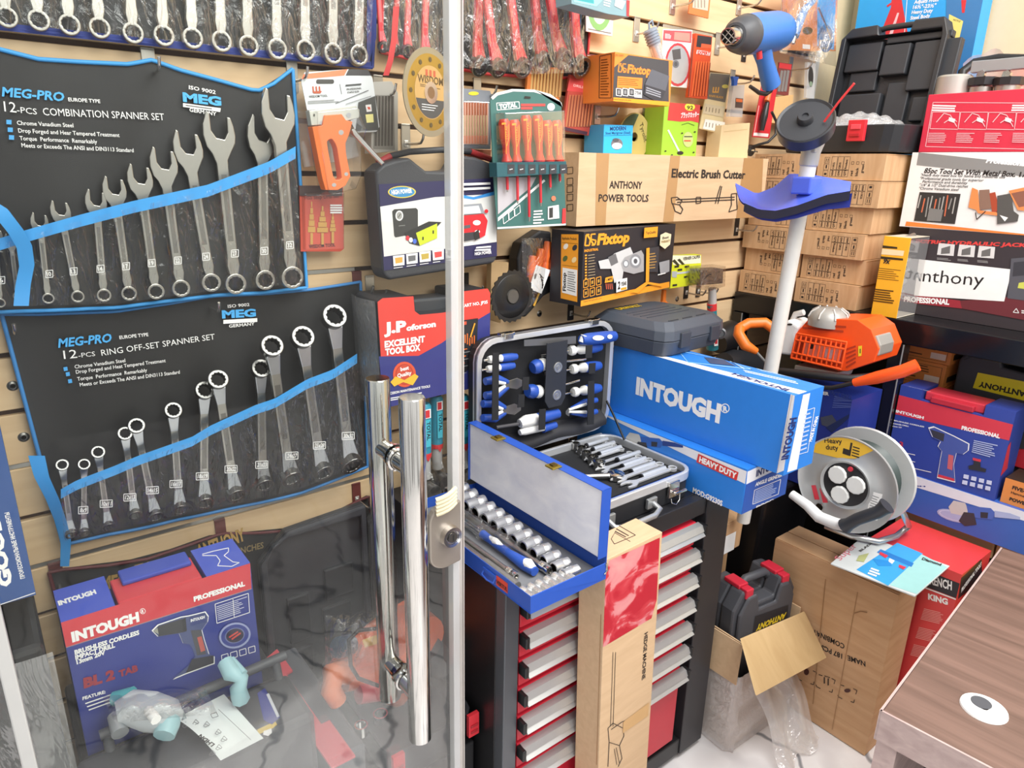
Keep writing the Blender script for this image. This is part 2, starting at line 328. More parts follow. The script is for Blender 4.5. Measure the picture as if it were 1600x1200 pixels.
# ---------------------------------------------------------------- roller tool cabinet
def build_cabinet():
    x0, x1, y0, y1, zt = .70, 1.41, .897, 1.38, .80
    t = thing('tool_cabinet', 'black steel tool cabinet with seven red drawers and silver drawer pulls', 'tool cabinet', ((x0+x1)/2, (y0+y1)/2, 0)); W = (x1-x0)/2; G = (y1-y0)/2
    b = MB(); b.box(-W, W, -G+.03, G, .02, zt, BLK); b.box(-W, -W+.035, -G, -G+.03, .02, zt-.001, m('55585d', .3, .3)); b.box(W-.095, W, -G, -G+.03, .02, zt-.001, m('2b2b2f', .4)); b.box(-W+.035, W-.095, -G+.004, -G+.03, .02, .07, BLK); b.box(-W+.035, W-.095, -G+.004, -G+.03, zt-.045, zt, m('232327', .35)); b.build('body', t, bev=.002)
    for sx in (-1, 1):
        for sy in (-1, 1):
            q = MB(); q.lathe((sx*(W-.08)-.015, sy*(G-.08), .021), (sx*(W-.08)+1, sy*(G-.08), .021), [(0, 0), (0, .02), (.03, .02), (.03, 0)], BLK); q.build('caster', t)
    hs = [.055]*5+[.06, .11]; z = zt-.056; k = .07 
    for i in range(7):
        h = k if i < 6 else z-.078; z0 = z-h
        d = MB(); d.box(-W+.042, W-.125, -G+.006, -G+.029, z0+.004, z-.004, RED); dr = d.build('drawer', t, bev=.002)
        q = MB(); a, c = -W+.05, W-.118; zc = z-.006
        q.add([(x, y, zz) for x in (a, c) for y, zz in ((-G+.006, zc), (-G-.008, zc-.003), (-G-.015, zc-.017), (-G-.012, zc-.02), (-G-.02, zc-.027), (-G-.018, zc-.03), (-G+.006, zc-.026))], [tuple(range(7)), tuple(range(13, 6, -1))]+[(j, 7+j, 7+(j+1) % 7, (j+1) % 7) for j in range(7)], m('c3c4c4', .32, .55))
        hd = q.build('drawer_pull', dr)
        for xx, s in ((a, -1), (c, 1)):
            q = MB(); q.box(min(xx, xx+s*.01), max(xx, xx+s*.01), -G-.018, -G+.006, zc-.027, zc-.001, BLK); q.build('end_cap', hd, bev=.002)
        z = z0
build_cabinet()
# ---------------------------------------------------------------- desk in the lower right
def build_desk():
    A = wz(1380, 1110, .75); B = wz(1520, 925, .75); C = wz(1600, 1225, .75)
    M = fr((A.x, A.y, .75), (A.y-B.y+.0, -(A.x-B.x)+.0, 0)) if False else fr((A.x, A.y, 0), (C-A).normalized())
    t = thing('desk', 'walnut-topped desk with pinkish edge in the lower right corner', 'desk', M); L = .95; dep = (B-A).length+.25
    b = MB(); b.box(0, L, 0, dep, .722, .75, DESKW); b.build('desk_top', t, bev=.001)
    b = MB(); b.box(-.003, L, -.004, -.0005, .695, .7505, DESKE); b.box(-.004, -.0005, -.004, dep, .695, .7505, DESKE); b.build('edge_band', t)
    b = MB(); b.box(.0, .03, .0, dep-.01, 0, .7215, DESKE); b.build('leg', t)
    b = MB(); b.box(L-.04, L, .0, dep-.01, 0, .7215, DESKE); b.build('leg', t)
    b = MB(); b.box(.031, L-.041, .25, .27, .1, .7215, m('3c3c40', .5)); b.build('modesty_panel', t)
    p = M.inverted() @ wz(1537, 1108, .75); q = MB(); q.lathe((p.x, p.y, .7502), (p.x, p.y, 2), [(0, .033), (.003, .032), (.004, .03), (.003, .006)], m('eeeeec', .4), n=32); q.lathe((p.x-.006, p.y+.008, .754), (p.x-.006, p.y+.008, 2), [(0, 0), (0, .0145), (.0004, .0145), (.0004, 0)], m('4a4c52', .6), n=24); q.build('cable_grommet', t, label='round white cable grommet with dark opening')
build_desk()
# ================================================================ spanner rolls on the slat wall
def plerp(P, u):
    L = [0]
    for a, b in zip(P, P[1:]): L.append(L[-1]+sqrt((b[0]-a[0])**2+(b[1]-a[1])**2))
    t = u*L[-1]
    for i in range(len(P)-1):
        if t <= L[i+1]+1e-9: k = (t-L[i])/((L[i+1]-L[i]) or 1); return (P[i][0]*(1-k)+P[i+1][0]*k, P[i][1]*(1-k)+P[i+1][1]*k)
    return P[-1]
BAG = m('262525', .55, bump=.25, scale=25)
def pouch(name, label, top, bot, piping, off=.012, film_top=None, film_bot=None, amp=.004, prints=None, foff=.03, labs=()):
    t = thing(name, label, 'tool roll', wy(*plerp(bot, .5), D-off)); b = MB(inv(t))
    ph = random.random()*6
    def rip(u, v): return amp*(sin(u*9+ph+v*2)+.7*sin(u*21+v*5+ph))*(.3+v*.7)*(1-v*.3)
    def f(u, v):
        p, q = plerp(top, u), plerp(bot, u); P = wy(p[0]*(1-v)+q[0]*v, p[1]*(1-v)+q[1]*v, D-off); P.y += -abs(rip(u, v))*.8-.002; return P
    b.grid(f, 48, 14, BAG); b.grid(lambda u, v: V((f(u, v).x, D-off+.006, f(u, v).z)), 8, 4, BAG)
    if prints: prints(b, wpf(b, off+.0075))
    b.build('fabric', t)
    b = MB(inv(t))
    for e in ([f(i/40, 0) for i in range(41)], [f(i/40, 1) for i in range(41)], [f(0, i/10) for i in range(11)], [f(1, i/10) for i in range(11)]): b.tube([p+V((0, -.002, 0)) for p in e], .0035, piping, n=6)
    b.build('piping', t)
    if film_top:
        b = MB(inv(t)); b.grid(lambda u, v: wy(*[plerp(film_top, u)[i]*(1-v)+plerp(film_bot, u)[i]*v for i in (0, 1)], D-off-foff+.003*sin(u*60)*sin(v*5)), 60, 10, POCK)
        for L in labs: num(b, off+foff+.0042, *L)
        b.build('clear_pocket', t)
    return t
def ring12(r, ri, n=24): return [(r*cos(2*pi*i/n), r*sin(2*pi*i/n)) for i in range(n)], [(ri*(1 if i % 2 else .9)*cos(2*pi*i/n), ri*(1 if i % 2 else .9)*sin(2*pi*i/n)) for i in range(n)]
def combo_mesh():
    b = MB(); o, i = ring12(.074, .054); b.ring(o, i, -.03, .03, STL)
    b.prism([(-.03, .062), (.03, .062), (.043, .13), (.036, .2), (.038, .84), (.07, .9), (.098, .95), (.105, 1.0), (.098, 1.06), (.083, 1.115), (.06, 1.12), (.056, 1.02), (.03, .975), (-.022, .985), (-.05, 1.03), (-.05, 1.14), (-.066, 1.155), (-.1, 1.07), (-.105, 1.0), (-.09, .93), (-.06, .885), (-.038, .82), (-.036, .2), (-.043, .13)], -.018, .018, STL)
    b.rect(-.018, .3, .018, .75, STD, -.0184); return b.build('combination_spanner', bev=.006)
def offset_mesh(shank, name='offset_ring_spanner'):
    b = MB()
    for z, y, s in ((0, -.03, 1), (1, .0, -1)):
        A = V((0, -.32, .95*s)).normalized() if s < 0 else V((0, -.85, -.45)).normalized()
        n = 24; a = V((1, 0, 0)); c = A.cross(a) if s > 0 else A.cross(a); P0 = V((0, y, z))
        A2 = V((0, -.85, .5*(-1 if s > 0 else 1))).normalized(); c = a.cross(A2); vs = []
        for k, (h, rr) in enumerate(((-.035, .074), (.035, .078), (.035, 0), (-.035, 0))):
            for i in range(n):
                r = rr or (.055 if i % 2 else .048); vs.append(P0+A2*h+(a*cos(2*pi*i/n)+c*sin(2*pi*i/n))*r)
        b.add(vs, [(k*n+i, k*n+(i+1) % n, ((k+1) % 4)*n+(i+1) % n, ((k+1) % 4)*n+i) for k in range(4) for i in range(n)], m('8f8e8b', .3, 1))
    def bar(zs, mat):
        vs = []
        for z, y, w, t in zs: vs += [(-w, y-t, z), (w, y-t, z), (w, y+t, z), (-w, y+t, z)]
        b.add(vs, [(4*k+i, 4*k+(i+1) % 4, 4*k+4+(i+1) % 4, 4*k+4+i) for k in range(len(zs)-1) for i in range(4)]+[(3, 2, 1, 0), tuple(range(len(vs)-4, len(vs)))], mat)
    bar([(.055, -.03, .055, .02), (.19, .0, .036, .018)], SAT if shank is STL else shank); bar([(.19, .0, .036, .018), (.8, .0, .034, .018)], shank); bar([(.8, .0, .034, .018), (.94, .0, .05, .02)], SAT if shank is STL else shank)
    b.rect(-.02, .3, .02, .72, STD if shank is STL else m('e06a6a'), -.0186); return b.build(name, bev=.005)
def place_spanner(proto, bp, tp, off, label, cat, group, first, name):
    a, c = wy(*bp, D-off), wy(*tp, D-off); L = (c-a).length; z = (c-a)/L; x = V((0, 1, 0)).cross(z)
    M = Matrix((x*L, V((0, L, 0)), z*L)).transposed().to_4x4(); M.translation = a
    o = proto if first else proto.copy()
    if not first: COL.objects.link(o)
    o.name = name; o.matrix_world = M; return tag(o, label, cat, group)
def num(b, off, x, y, s, w=11):
    F = wpf(b, off); F.box(INKW, 1, (x-w/2, y-5), (x+w/2, y-6), (x+w/2, y+5), (x-w/2, y+6)); F.t(s, x-w/2+2, y+3.5, x+w/2-2, y+3, 7, INKW)
SPAN = []
def build_rolls():
    combo = combo_mesh(); used = [0]
    # roll at the top of the picture
    NV = m('2f3f8f', .6)
    t1 = pouch('spanner_roll', 'black spanner roll with navy blue edging along the top left of the wall', [(-14, -260), (596, -230)], [(-14, 42), (580, 106)], NV, film_top=[(-12, -200), (592, -180)], film_bot=[(-12, 34), (578, 98)], foff=.034, prints=lambda b, F: (F.q(NV, (-12, 34), (580, 96), (580, 108), (-12, 46)), F.q(NV, (575, -240), (592, -240), (588, 60), (573, 108))))
    R1 = [(10, 27), (60, 32), (108, 39), (155, 44), (207, 52), (255, 56), (300, 60), (345, 65), (387, 72), (432, 77), (476, 79), (519, 84), (559, 87)]
    for i, (x, y) in enumerate(R1):
        place_spanner(combo, (x, y), (x-25+i*2.4, y-238), .031, f'silver ring end spanner, {ORD[i]} from the left in the navy-edged roll along the top', 'spanner', 'spanners in the navy-edged roll', i == 0, 'combination_spanner')
    # combination set
    LB = m('3f9be0', .5)
    top = [(-25, 70), (0, 78), (60, 93), (120, 97), (200, 101), (237, 94), (280, 110), (340, 126), (400, 143), (425, 132), (456, 108)]; bot = [(-25, 492), (0, 487), (180, 480), (330, 461), (400, 457), (478, 449)]
    strap = [(-20, 388), (37, 370), (125, 345), (210, 323), (325, 298), (420, 262), (462, 238)]
    def pr2(b, F):
        F.t('MEG-PRO', 3, 150, 100, 158, 15, m('4fb0f0'), .03, .2); F.t('EUROPE TYPE', 107, 158, 157, 161, 6, INKW); F.t('12', 7, 174, 26, 176, 17, INKW, 0); F.t('-PCS', 27, 176, 58, 179, 10, INKW, 0); F.t('COMBINATION SPANNER SET', 68, 180, 257, 188, 12.5, INKW, 0)
        for i, (s, x0, x1, y) in enumerate((('Chrome Vanadium Steel', 27, 115, 195), ('Drop Forged and Hear Tempered Treatment', 29, 187, 207), ('Torque  Performance  Remarkably', 31, 152, 219), ('Meets or Exceeds The ANSI and DIN3113 Standard', 34, 209, 230))):
            F.t(s, x0, y, x1, y+(x1-x0)*.045, 7, INKW, .01)
            if i < 3: F.q(m('4fa8e8'), (10+i*2, y-8), (18+i*2, y-7.5), (18+i*2, y-.5), (10+i*2, y-1))
        F.t('ISO 9002', 295, 139, 337, 147, 6, INKW); F.t('MEG', 286, 158, 346, 165, 14, m('4fb0f0'), .05); F.q(INKW, (286, 161), (345, 169), (344, 175), (286, 167)); F.t('GERMANY', 296, 174, 338, 181, 6, INKW); F.bars(m('55524e'), (290, 163), (341, 170), (341, 173), (290, 166), 1)
    S2 = [((0, 473), (-8, 372), '6'), ((27, 462), (17, 378), ''), ((75, 466), (62, 350), '10'), ((121, 463), (95, 333), '13'), ((162, 461), (150, 318), '14'), ((201, 458), (179, 300), '17'), ((243, 455), (219, 283), '19'), ((282, 450), (256, 260), '22'), ((329, 441), (294, 236), '24'), ((367, 443), (342, 212), '27'), ((413, 437), (409, 216), '30'), ((455, 433), (434, 180), '32')]
    lab = [(2, 438), None, (77, 428), (115, 424), (157, 420), (197, 416), (237, 411), (278, 407), (322, 401), (367, 396), (413, 392), (453, 383)]
    t2 = pouch('spanner_roll', 'black roll lettered 12-PCS COMBINATION SPANNER SET with light blue edging', top, bot, LB, film_top=strap, film_bot=[(-20, 480), (180, 474), (330, 455), (472, 443)], off=.03, foff=.052, prints=pr2, labs=[(*lab[i], q[2]) for i, q in enumerate(S2) if q[2]])
    def strp(P, w, off, mat, par, n=60):
        b = MB(inv(par)); b.grid(lambda u, v: wy(*(lambda p: (p[0], p[1]+w*(v-.5)))(plerp(P, u)), D-off-.005*abs(sin(u*pi*11))), n, 3, mat); b.build('elastic_strap', par)
    strp(strap, 19, .078, LB, t2)
    b = MB(inv(t2)); P = [(-30, 312), (0, 330), (25, 362), (38, 385), (42, 415), (36, 445), (33, 478)]
    b.grid(lambda u, v: wy(*(lambda p: (p[0]+(v-.5)*24, p[1]-(v-.5)*8*(1-u)))(plerp(P, u)), D-.095-.008*sin(u*6)), 40, 2, LB); b.build('tie_ribbon', t2)
    for i, (bp, tp, s) in enumerate(S2):
        place_spanner(combo, bp, tp, .049+.02*(i == 11), f'grey steel combination spanner, {ORD[i]} from the left in the COMBINATION SPANNER SET roll', 'spanner', 'spanners in the combination set roll', False, 'combination_spanner')
    # ring offset set
    top = [(2, 490), (60, 490), (180, 486), (260, 474), (330, 462), (420, 458), (485, 452), (562, 440)]; bot = [(98, 850), (150, 838), (300, 806), (400, 785), (470, 769), (573, 728)]
    strap = [(95, 772), (120, 758), (180, 735), (215, 720), (300, 690), (330, 672), (400, 640), (430, 630), (480, 600), (520, 585), (558, 560)]
    def pr3(b, F):
        F.t('MEG-PRO', 91, 543, 174, 534, 14, m('4fb0f0'), .03, .2); F.t('EUROPE TYPE', 187, 530, 232, 525, 5.5, INKW); F.t('12', 100, 561, 121, 559, 14, INKW, 0); F.t('-PCS', 123, 559, 149, 556, 7.5, INKW, 0); F.t('RING OFF-SET SPANNER SET', 159, 556, 336, 530, 10, INKW, 0)
        for i, (s, x0, x1, y) in enumerate((('Chrome Vanadium Steel', 117, 196, 576), ('Drop Forged and Heat Tempered Treatment', 119, 259, 584), ('Torque  Performance  Remarkably', 121, 230, 595), ('Meets or Exceeds The ANSI and DIN3113 Standard', 125, 281, 604))):
            F.t(s, x0, y, x1, y-(x1-x0)*.13, 6, INKW, .01)
            if i < 3: F.q(m('4fa8e8'), (99+i*3.5, y-2), (105+i*3.5, y-3), (106+i*3.5, y+3), (100+i*3.5, y+4))
        F.t('ISO 9002', 356, 481, 390, 478, 5, INKW); F.t('MEG', 347, 497, 400, 494, 12, m('4fb0f0'), .05); F.q(INKW, (349, 500), (402, 497), (402, 503), (349, 506)); F.t('GERMANY', 358, 512, 398, 508, 5, INKW)
    S3 = [((111, 832), (97, 727), ''), ((131, 830), (131, 726), '8x9'), ((169, 820), (153, 707), '10x11'), ((210, 801), (195, 678), '12x13'), ((242, 803), (213, 666), '14x15'), ((280, 792), (270, 642), '16x17'), ((318, 781), (319, 611), '18x19'), ((366, 769), (340, 594), '20x22'), ((410, 753), (407, 577), '21x23'), ((452, 742), (424, 542), '24x27'), ((501, 733), (472, 528), '25x28'), ((545, 721), (521, 496), '30x32')]
    lab = [None, (130, 797), (166, 787), (203, 777), (238, 766), (275, 756), (316, 744), (361, 733), (409, 726), (456, 712), (499, 696), (544, 681)]
    t3 = pouch('spanner_roll', 'black roll lettered 12-PCS RING OFF-SET SPANNER SET hanging below the combination set', top, bot, m('3f86c8', .5), film_top=strap, film_bot=[(100, 845), (150, 834), (300, 801), (400, 780), (470, 764), (570, 723)], foff=.098, prints=pr3, labs=[(*lab[i], q[2], 8+2.2*len(q[2])) for i, q in enumerate(S3) if q[2]])
    strp(strap, 15, .073, LB, t3)
    b = MB(inv(t3)); P = [(57, 712), (65, 745), (82, 780), (95, 815), (103, 845), (101, 885)]
    b.grid(lambda u, v: wy(*(lambda p: (p[0]+(v-.5)*(26-12*u), p[1]))(plerp(P, u)), D-.05-.012*sin(u*5)-.008*v), 30, 2, LB); b.build('tie_ribbon', t3)
    off = offset_mesh(STL)
    for i, (bp, tp, s) in enumerate(S3):
        place_spanner(off, bp, tp, .047+.02*(i in (7, 9)), f'chrome cranked ring spanner, {ORD[i]} from the left in the RING OFF-SET SPANNER SET roll', 'spanner', 'spanners in the ring offset roll', i == 0, 'offset_ring_spanner')
    # maroon edged roll low on the wall, mostly hidden
    MR = m('5a1f22', .6); top = [(76, 893), (100, 888), (170, 882), (230, 872), (290, 852), (345, 832), (400, 832), (450, 828), (510, 808), (560, 780), (575, 775)]; bot = [(150, 1160), (600, 1010)]
    GO = m('b08d4a', .5)
    def pr4(b, F):
        F.t('MEG', 158, 922, 198, 914, 20, GO, .05); F.t('TOOLS', 212, 903, 276, 886, 20, GO, .05); F.t('ANTHONY', 310, 872, 384, 843, 20, GO, .04); F.t('WRENCHES', 350, 872, 412, 856, 10, m('8c7a52', .5), .02)
    t4 = pouch('spanner_roll', 'black tool roll with maroon edging and gold lettering behind the boxed impact drill', top, bot, MR, amp=.003, prints=pr4)
    # red spanners top centre
    RB = m('c23535', .5); top = [(600, -160), (930, -120)]; bot = [(594, 82), (640, 93), (700, 106), (760, 116), (830, 121), (880, 122), (914, 118)]
    t5 = pouch('spanner_roll', 'black roll of red spanners with red edging at the top centre', top, bot, RB, foff=.115, film_top=[(602, -100), (915, -80)], film_bot=[(597, 78), (700, 102), (830, 116), (912, 113)])
    redp = offset_mesh(m('d4343c', .4), 'ring_spanner')
    R5 = [(597, 73, 590, -30, 7), (615, 78, 622, -30, 7), (635, 80, 640, -60, 8), (662, 86, 668, -80, 9), (711, 97, 722, -60, 11), (745, 103, 750, -70, 12), (774, 106, 752, -70, 12), (812, 106, 788, -75, 12.5), (844, 97, 828, -90, 13), (874, 92, 846, -90, 13), (901, 104, 892, -90, 14)]
    for i, (x, y, x1, y1, r) in enumerate(R5):
        d = V((x1-x, y1-y)).normalized()*r/.054; place_spanner(redp, (x, y), (x+d.x, y+d.y), .047+.03*(i in (2, 6, 9)), f'red shank ring spanner with bright ring, {ORD[i]} from the left in the red-edged roll', 'spanner', 'red spanners in the red-edged roll', i == 0, 'ring_spanner')
    b = MB(inv(t5)); P = [(619, 10), (616, 60), (610, 95), (603, 118)]
    b.grid(lambda u, v: wy(*(lambda p: (p[0]+(v-.5)*9, p[1]))(plerp(P, u)), D-.132), 16, 1, RB); b.build('tie_ribbon', t5)
build_rolls()
# ---------------------------------------------------------------- steel hooks clipped into the grooves
def build_hooks():
    ST = m('c9c6c0', .22, .9); MR = m('6a3430', .4)
    def proto(pl):
        t = thing('slatwall_hook', 'x', 'hook', Matrix()); b = MB(); b.box(-.011, .011, -.003, .0, -.055, .004, pl); b.box(-.011, .011, -.003, .008, .001, .006, pl); b.box(-.005, .005, -.0045, -.002, -.042, -.028, m('e5e2dc', .3, .6)); b.build('back_plate', t, bev=.001)
        b = MB(); b.tube([(0, -.003, -.035), (0, -.02, -.036), (0, -.05, -.036), (0, -.066, -.034), (0, -.074, -.026), (0, -.078, -.016)], .0028, ST, n=8); b.build('prong', t); return t
    ps = {'s': proto(m('b9b4aa', .3, .7)), 'm': proto(MR), 'd': proto(m('2c2724', .5))}; used = set()
    for k, x, y, lab in (('s', 230, 80, 'steel hook through the top edge of the COMBINATION SPANNER SET roll'), ('s', 455, 96, 'steel hook at the top right corner of the COMBINATION SPANNER SET roll'),
        ('s', 13, 478, 'steel hook at the top left corner of the RING OFF-SET SPANNER SET roll'), ('s', 322, 450, 'steel hook between the two light blue edged rolls'), ('m', 557, 428, 'maroon hook at the top right corner of the RING OFF-SET SPANNER SET roll'),
        ('m', 86, 884, 'maroon hook at the left corner of the maroon-edged roll'), ('m', 343, 815, 'maroon hook at the middle of the maroon-edged roll'), ('m', 556, 758, 'maroon hook at the right end of the maroon-edged roll'),
        ('s', 590, 122, 'steel hook under the red tie ribbon left of the cutting disc'), ('s', 633, 198, 'steel hook just under the gold cutting disc'), ('d', 726, 430, 'dark hook under the black HIGH POWER case'),
        ('s', 995, 30, 'steel hook holding the grey ribbed torch'), ('s', 1052, -12, 'steel hook plate alone at the top edge of the wall'), ('s', 1122, 54, 'steel hook just left of the blue heat gun nozzle'), ('d', 1164, 66, 'dark hook under the blue heat gun barrel'),
        ('s', 1156, -8, 'steel wire hook at the top near the heat gun'), ('d', 1152, 342, 'dark hook under the right end of the brush cutter carton'), ('d', 1073, 440, 'dark hook under the yellow caliper box, left one'), ('d', 1092, 438, 'dark hook under the yellow caliper box, right one'),
        ('d', 892, 470, 'dark hook under the left end of the black pipe welder box'), ('s', 934, 160, 'steel hook under the left end of the orange tool box carton'), ('s', 1008, 172, 'steel hook above the printed lime green carton'), ('s', 1236, 92, 'steel hook above the screw bit card'), ('s', 577, 434, 'steel hook above the red EXCELLENT TOOL BOX'),
        ('d', 808, 412, 'dark hook above the black saw blade'), ('s', 745, 126, 'steel hook holding the copper drill bit pack'), ('s', 1145, 112, 'steel hook holding the clear tube')):
        M = Matrix.Translation(wy(x, y, D-.0005)); t = ps[k]
        if k in used: copytree(t, M, lab)['group'] = 'slatwall hooks'
        else: t.matrix_world = M; t['label'] = lab; t['group'] = 'slatwall hooks'; used.add(k)
build_hooks()
# ================================================================ goods hanging on the middle of the wall
def ext(b, pts, Y0, Y1, mat):
    P = [wy(*p, Y0) for p in pts]; n = len(P)
    return b.add(P+[V((p.x, Y1, p.z)) for p in P], [tuple(range(n)), tuple(range(2*n-1, n-1, -1))]+[(i, n+i, n+(i+1) % n, (i+1) % n) for i in range(n)], mat)
def pth(name, label, cat, px, Y, group=None): return thing(name, label, cat, wy(*px, Y), group)
def flat(name, label, cat, pts, Y, th, mat, prints=None, part='card', bev=.0006, t=None, group=None):
    c = (sum(p[0] for p in pts)/len(pts), max(p[1] for p in pts))
    t = t or pth(name, label, cat, c, Y, group); b = MB(inv(t)); ext(b, pts, Y, Y+th, mat)
    if prints: prints(PF(b, (0, Y, 0), (0, -1, 0)))
    b.build(part, t, bev=bev, seg=1); return t
def blist(t, base, Y0, Y1, k=.9, mat=None, name='blister'):
    b = MB(inv(t)); cx = sum(p[0] for p in base)/len(base); cy = sum(p[1] for p in base)/len(base)
    P = [wy(*p, Y0) for p in base]; Q = [wy(cx+(p[0]-cx)*k, cy+(p[1]-cy)*k, Y0) for p in base]; n = len(P)
    b.add(P+[V((q.x, Y1, q.z)) for q in Q], [(i, (i+1) % n, n+(i+1) % n, n+i) for i in range(n)]+[tuple(range(n, 2*n))], mat or CLEAR); b.build(name, t, bev=.002); return t
def prr(x0, y0, x1, y1, r, n=4):  # rounded rect in pixels
    P = []
    for cx, cy, a in ((x1-r, y0+r, -90), (x1-r, y1-r, 0), (x0+r, y1-r, 90), (x0+r, y0+r, 180)):
        P += [(cx+r*cos(R_(a+90*i/n)), cy+r*sin(R_(a+90*i/n))) for i in range(n+1)]
    return P
def wbox(name, label, cat, bl, br, tl, Y, d, mat, prints=None, part='carton', hz=False, bev=.0015):
    P = wy(*bl, Y)
    if hz: Q = wz(*br, P.z); n = V((0, 0, 1)).cross((Q-P).normalized()); T = wp(*tl, P, n); M, w, h = fr3(P, Q, T)
    else: M, w, h = fr3(P, wy(*br, Y), wy(*tl, Y))
    t = thing(name, label, cat, M); b = MB(); b.box(0, w, 0, d, 0, h, mat); b.M = inv(t)
    if prints:
        prints(faces(b, M, w, d, h), b, (w, d, h))
    b.M = Matrix(); b.build(part, t, bev=bev); t['_s'] = (w, d, h); del t['_s']; return t, (w, d, h)
def build_wall_left_goods():
    # staple gun on its blister card
    Y = 1.355; WP = m('dfe3e4', .5); OR = m('f07a3c', .4)
    def pr(F):
        F.q(m('f08a62'), (474, 116), (543, 108), (538, 118), (471, 124)); F.q(m('4c4a4a'), (545, 108), (575, 109), (580, 118), (540, 118)); F.q(m('4a4844'), *prr(494, 124, 522, 131, 3))
        for x in (489, 494, 499): F.l(m('b85a3c'), 2.4, (x, 135), (x+1, 145))
        F.q(m('b85a3c'), (488, 143), (503, 142), (501, 146), (490, 146)); F.t('WISDOM TOOL', 483, 153, 512, 151, 4, m('444444')); F.l(m('777777'), .8, (531, 131), (534, 147)); F.t('PROFESSIONAL', 542, 141, 565, 139, 3, INK); F.t('STAPLE GUN', 543, 146, 561, 144, 3, INK); F.bars(m('555555'), (540, 131), (565, 129), (565, 134), (540, 136), 1); F.bars(m('999999'), (481, 157), (530, 154), (530, 160), (481, 163), 2)
        F.q(m('555552'), (560, 160), (586, 150), (592, 203), (556, 205)); F.q(m('efe79a'), (571, 179), (583, 178), (584, 191), (573, 192)); F.q(m('e8e4e0'), (571, 164), (580, 163), (581, 174), (573, 175)); F.q(m('d0563c'), (574, 167), (578, 167), (579, 171), (575, 171)); F.l(m('555555'), 1, (524, 162), (576, 141)); F.l(m('777777'), .8, (540, 163), (580, 150))
    pts = [(471, 128), (476, 113), (545, 108), (574, 109), (582, 122), (593, 198), (588, 206), (556, 207), (540, 170), (480, 172)]
    t = flat('staple_gun', 'orange staple gun with chrome lever sealed on a white blister card', 'staple gun', pts, Y, .002, WP, pr)
    b = MB(inv(t)); ext(b, [(483, 173), (556, 164), (562, 172), (561, 184), (537, 190), (507, 180), (503, 195), (487, 196)], Y-.03, Y-.012, m('cfd0c6', .3, .3)); F = PF(b, (0, Y-.03, 0), (0, -1, 0)); F.el(SAT, 502, 192, 3, 3); F.el(SAT, 545, 180, 4, 4); F.q(INK, (490, 178), (492, 178), (492, 182), (490, 182)); b.build('magazine', t, bev=.001)
    b = MB(inv(t)); out = [(488, 198), (504, 196), (507, 180), (534, 178), (541, 188), (551, 190), (545, 212), (540, 224), (541, 240), (548, 275), (540, 290), (528, 297), (509, 297), (504, 280)]
    inn = [(511, 222), (513, 219), (517, 217), (520, 218), (524, 224), (527, 232), (529, 245), (533, 268), (534, 278), (530, 281), (525, 281), (521, 276), (518, 262), (513, 236)]
    n = len(out); P = [[wy(*p, Y-.034) for p in L] for L in (out, inn)]; vs = P[0]+P[1]+[p+V((0, .024, 0)) for p in P[0]]+[p+V((0, .024, 0)) for p in P[1]]; fs = []
    for i in range(n): j = (i+1) % n; fs += [(i, j, n+j, n+i), (i, 2*n+i, 2*n+j, j), (n+j, 3*n+j, 3*n+i, n+i), (2*n+j, 2*n+i, 3*n+i, 3*n+j)]
    b.add(vs, fs, OR); F = PF(b, (0, Y-.034, 0), (0, -1, 0)); F.el(CHR, 533, 207, 4, 4); F.el(CHR, 541, 272, 3, 3); F.el(CHR, 522, 289, 3.5, 3); b.build('grip', t, bev=.002)
    b = MB(inv(t)); p, q = wy(551, 206, Y-.022), wy(599, 257, 1.272); b.tube([p, p.lerp(q, .15), p.lerp(q, .9), q], [.008, .006, .0045, .0045], CHR, n=10); b.build('lever', t)
    blist(t, [(478, 172), (545, 165), (560, 200), (550, 235), (552, 275), (543, 298), (500, 308), (495, 285), (480, 200)], Y, Y-.045, .93)
    flat('blister_pack', 'clear empty-looking blister pack behind the staple gun card', 'blister pack', [(455, 132), (472, 130), (500, 205), (555, 215), (562, 245), (500, 258), (475, 262), (462, 200)], 1.395, .003, film('clear_pack', gl=.12, milky=.12), part='blister')
    # step drill card
    def pr(F):
        F.t('HSS Step Drill Set', 476, 312, 530, 309, 6, m('7a2a22')); F.t('WISDOM TOOL', 483, 388, 524, 385, 5.5, m('4a1a18'), .03); G = m('d8a95e', .3, .6)
        for x, w, y0, y1 in ((487, 6, 315, 364), (504, 9, 322, 364), (520, 5, 332, 362)):
            for i in range(5): k = i/5; F.q(G, (x-w*(k+.15), y0+(y1-y0)*k), (x+w*(k+.15), y0+(y1-y0)*k), (x+w*(k+.15), y0+(y1-y0)*(k+.18)), (x-w*(k+.15), y0+(y1-y0)*(k+.18)))
            F.q(G, (x-2, y1), (x+2, y1), (x+2, y1+18), (x-2, y1+18))
        F.bars(WHT, (516, 319), (535, 319), (535, 334), (516, 334), 4, .7, .1)
        F.q(m('4a3a38'), (468, 290), (535, 290), (535, 306), (468, 306))
    t = flat('step_drill_set', 'red carded set of three gold step drills below the staple gun', 'drill set', [(468, 290), (536, 290), (537, 389), (532, 393), (470, 393)], 1.375, .004, m('c9523f', .5), pr); blist(t, [(470, 300), (535, 298), (535, 390), (472, 391)], 1.3745, 1.36, .95)
    # grey drill bit case
    def pr(F):
        F.q(m('8f8d86'), (585, 148), (616, 150), (617, 234), (583, 233))
        for i in range(6): F.l(m('5a554f', .4), 3.6, (588+i*5, 150), (587+i*5, 228)); F.l(m('9a958c'), 1, (590.5+i*5, 150), (590+i*5, 230))
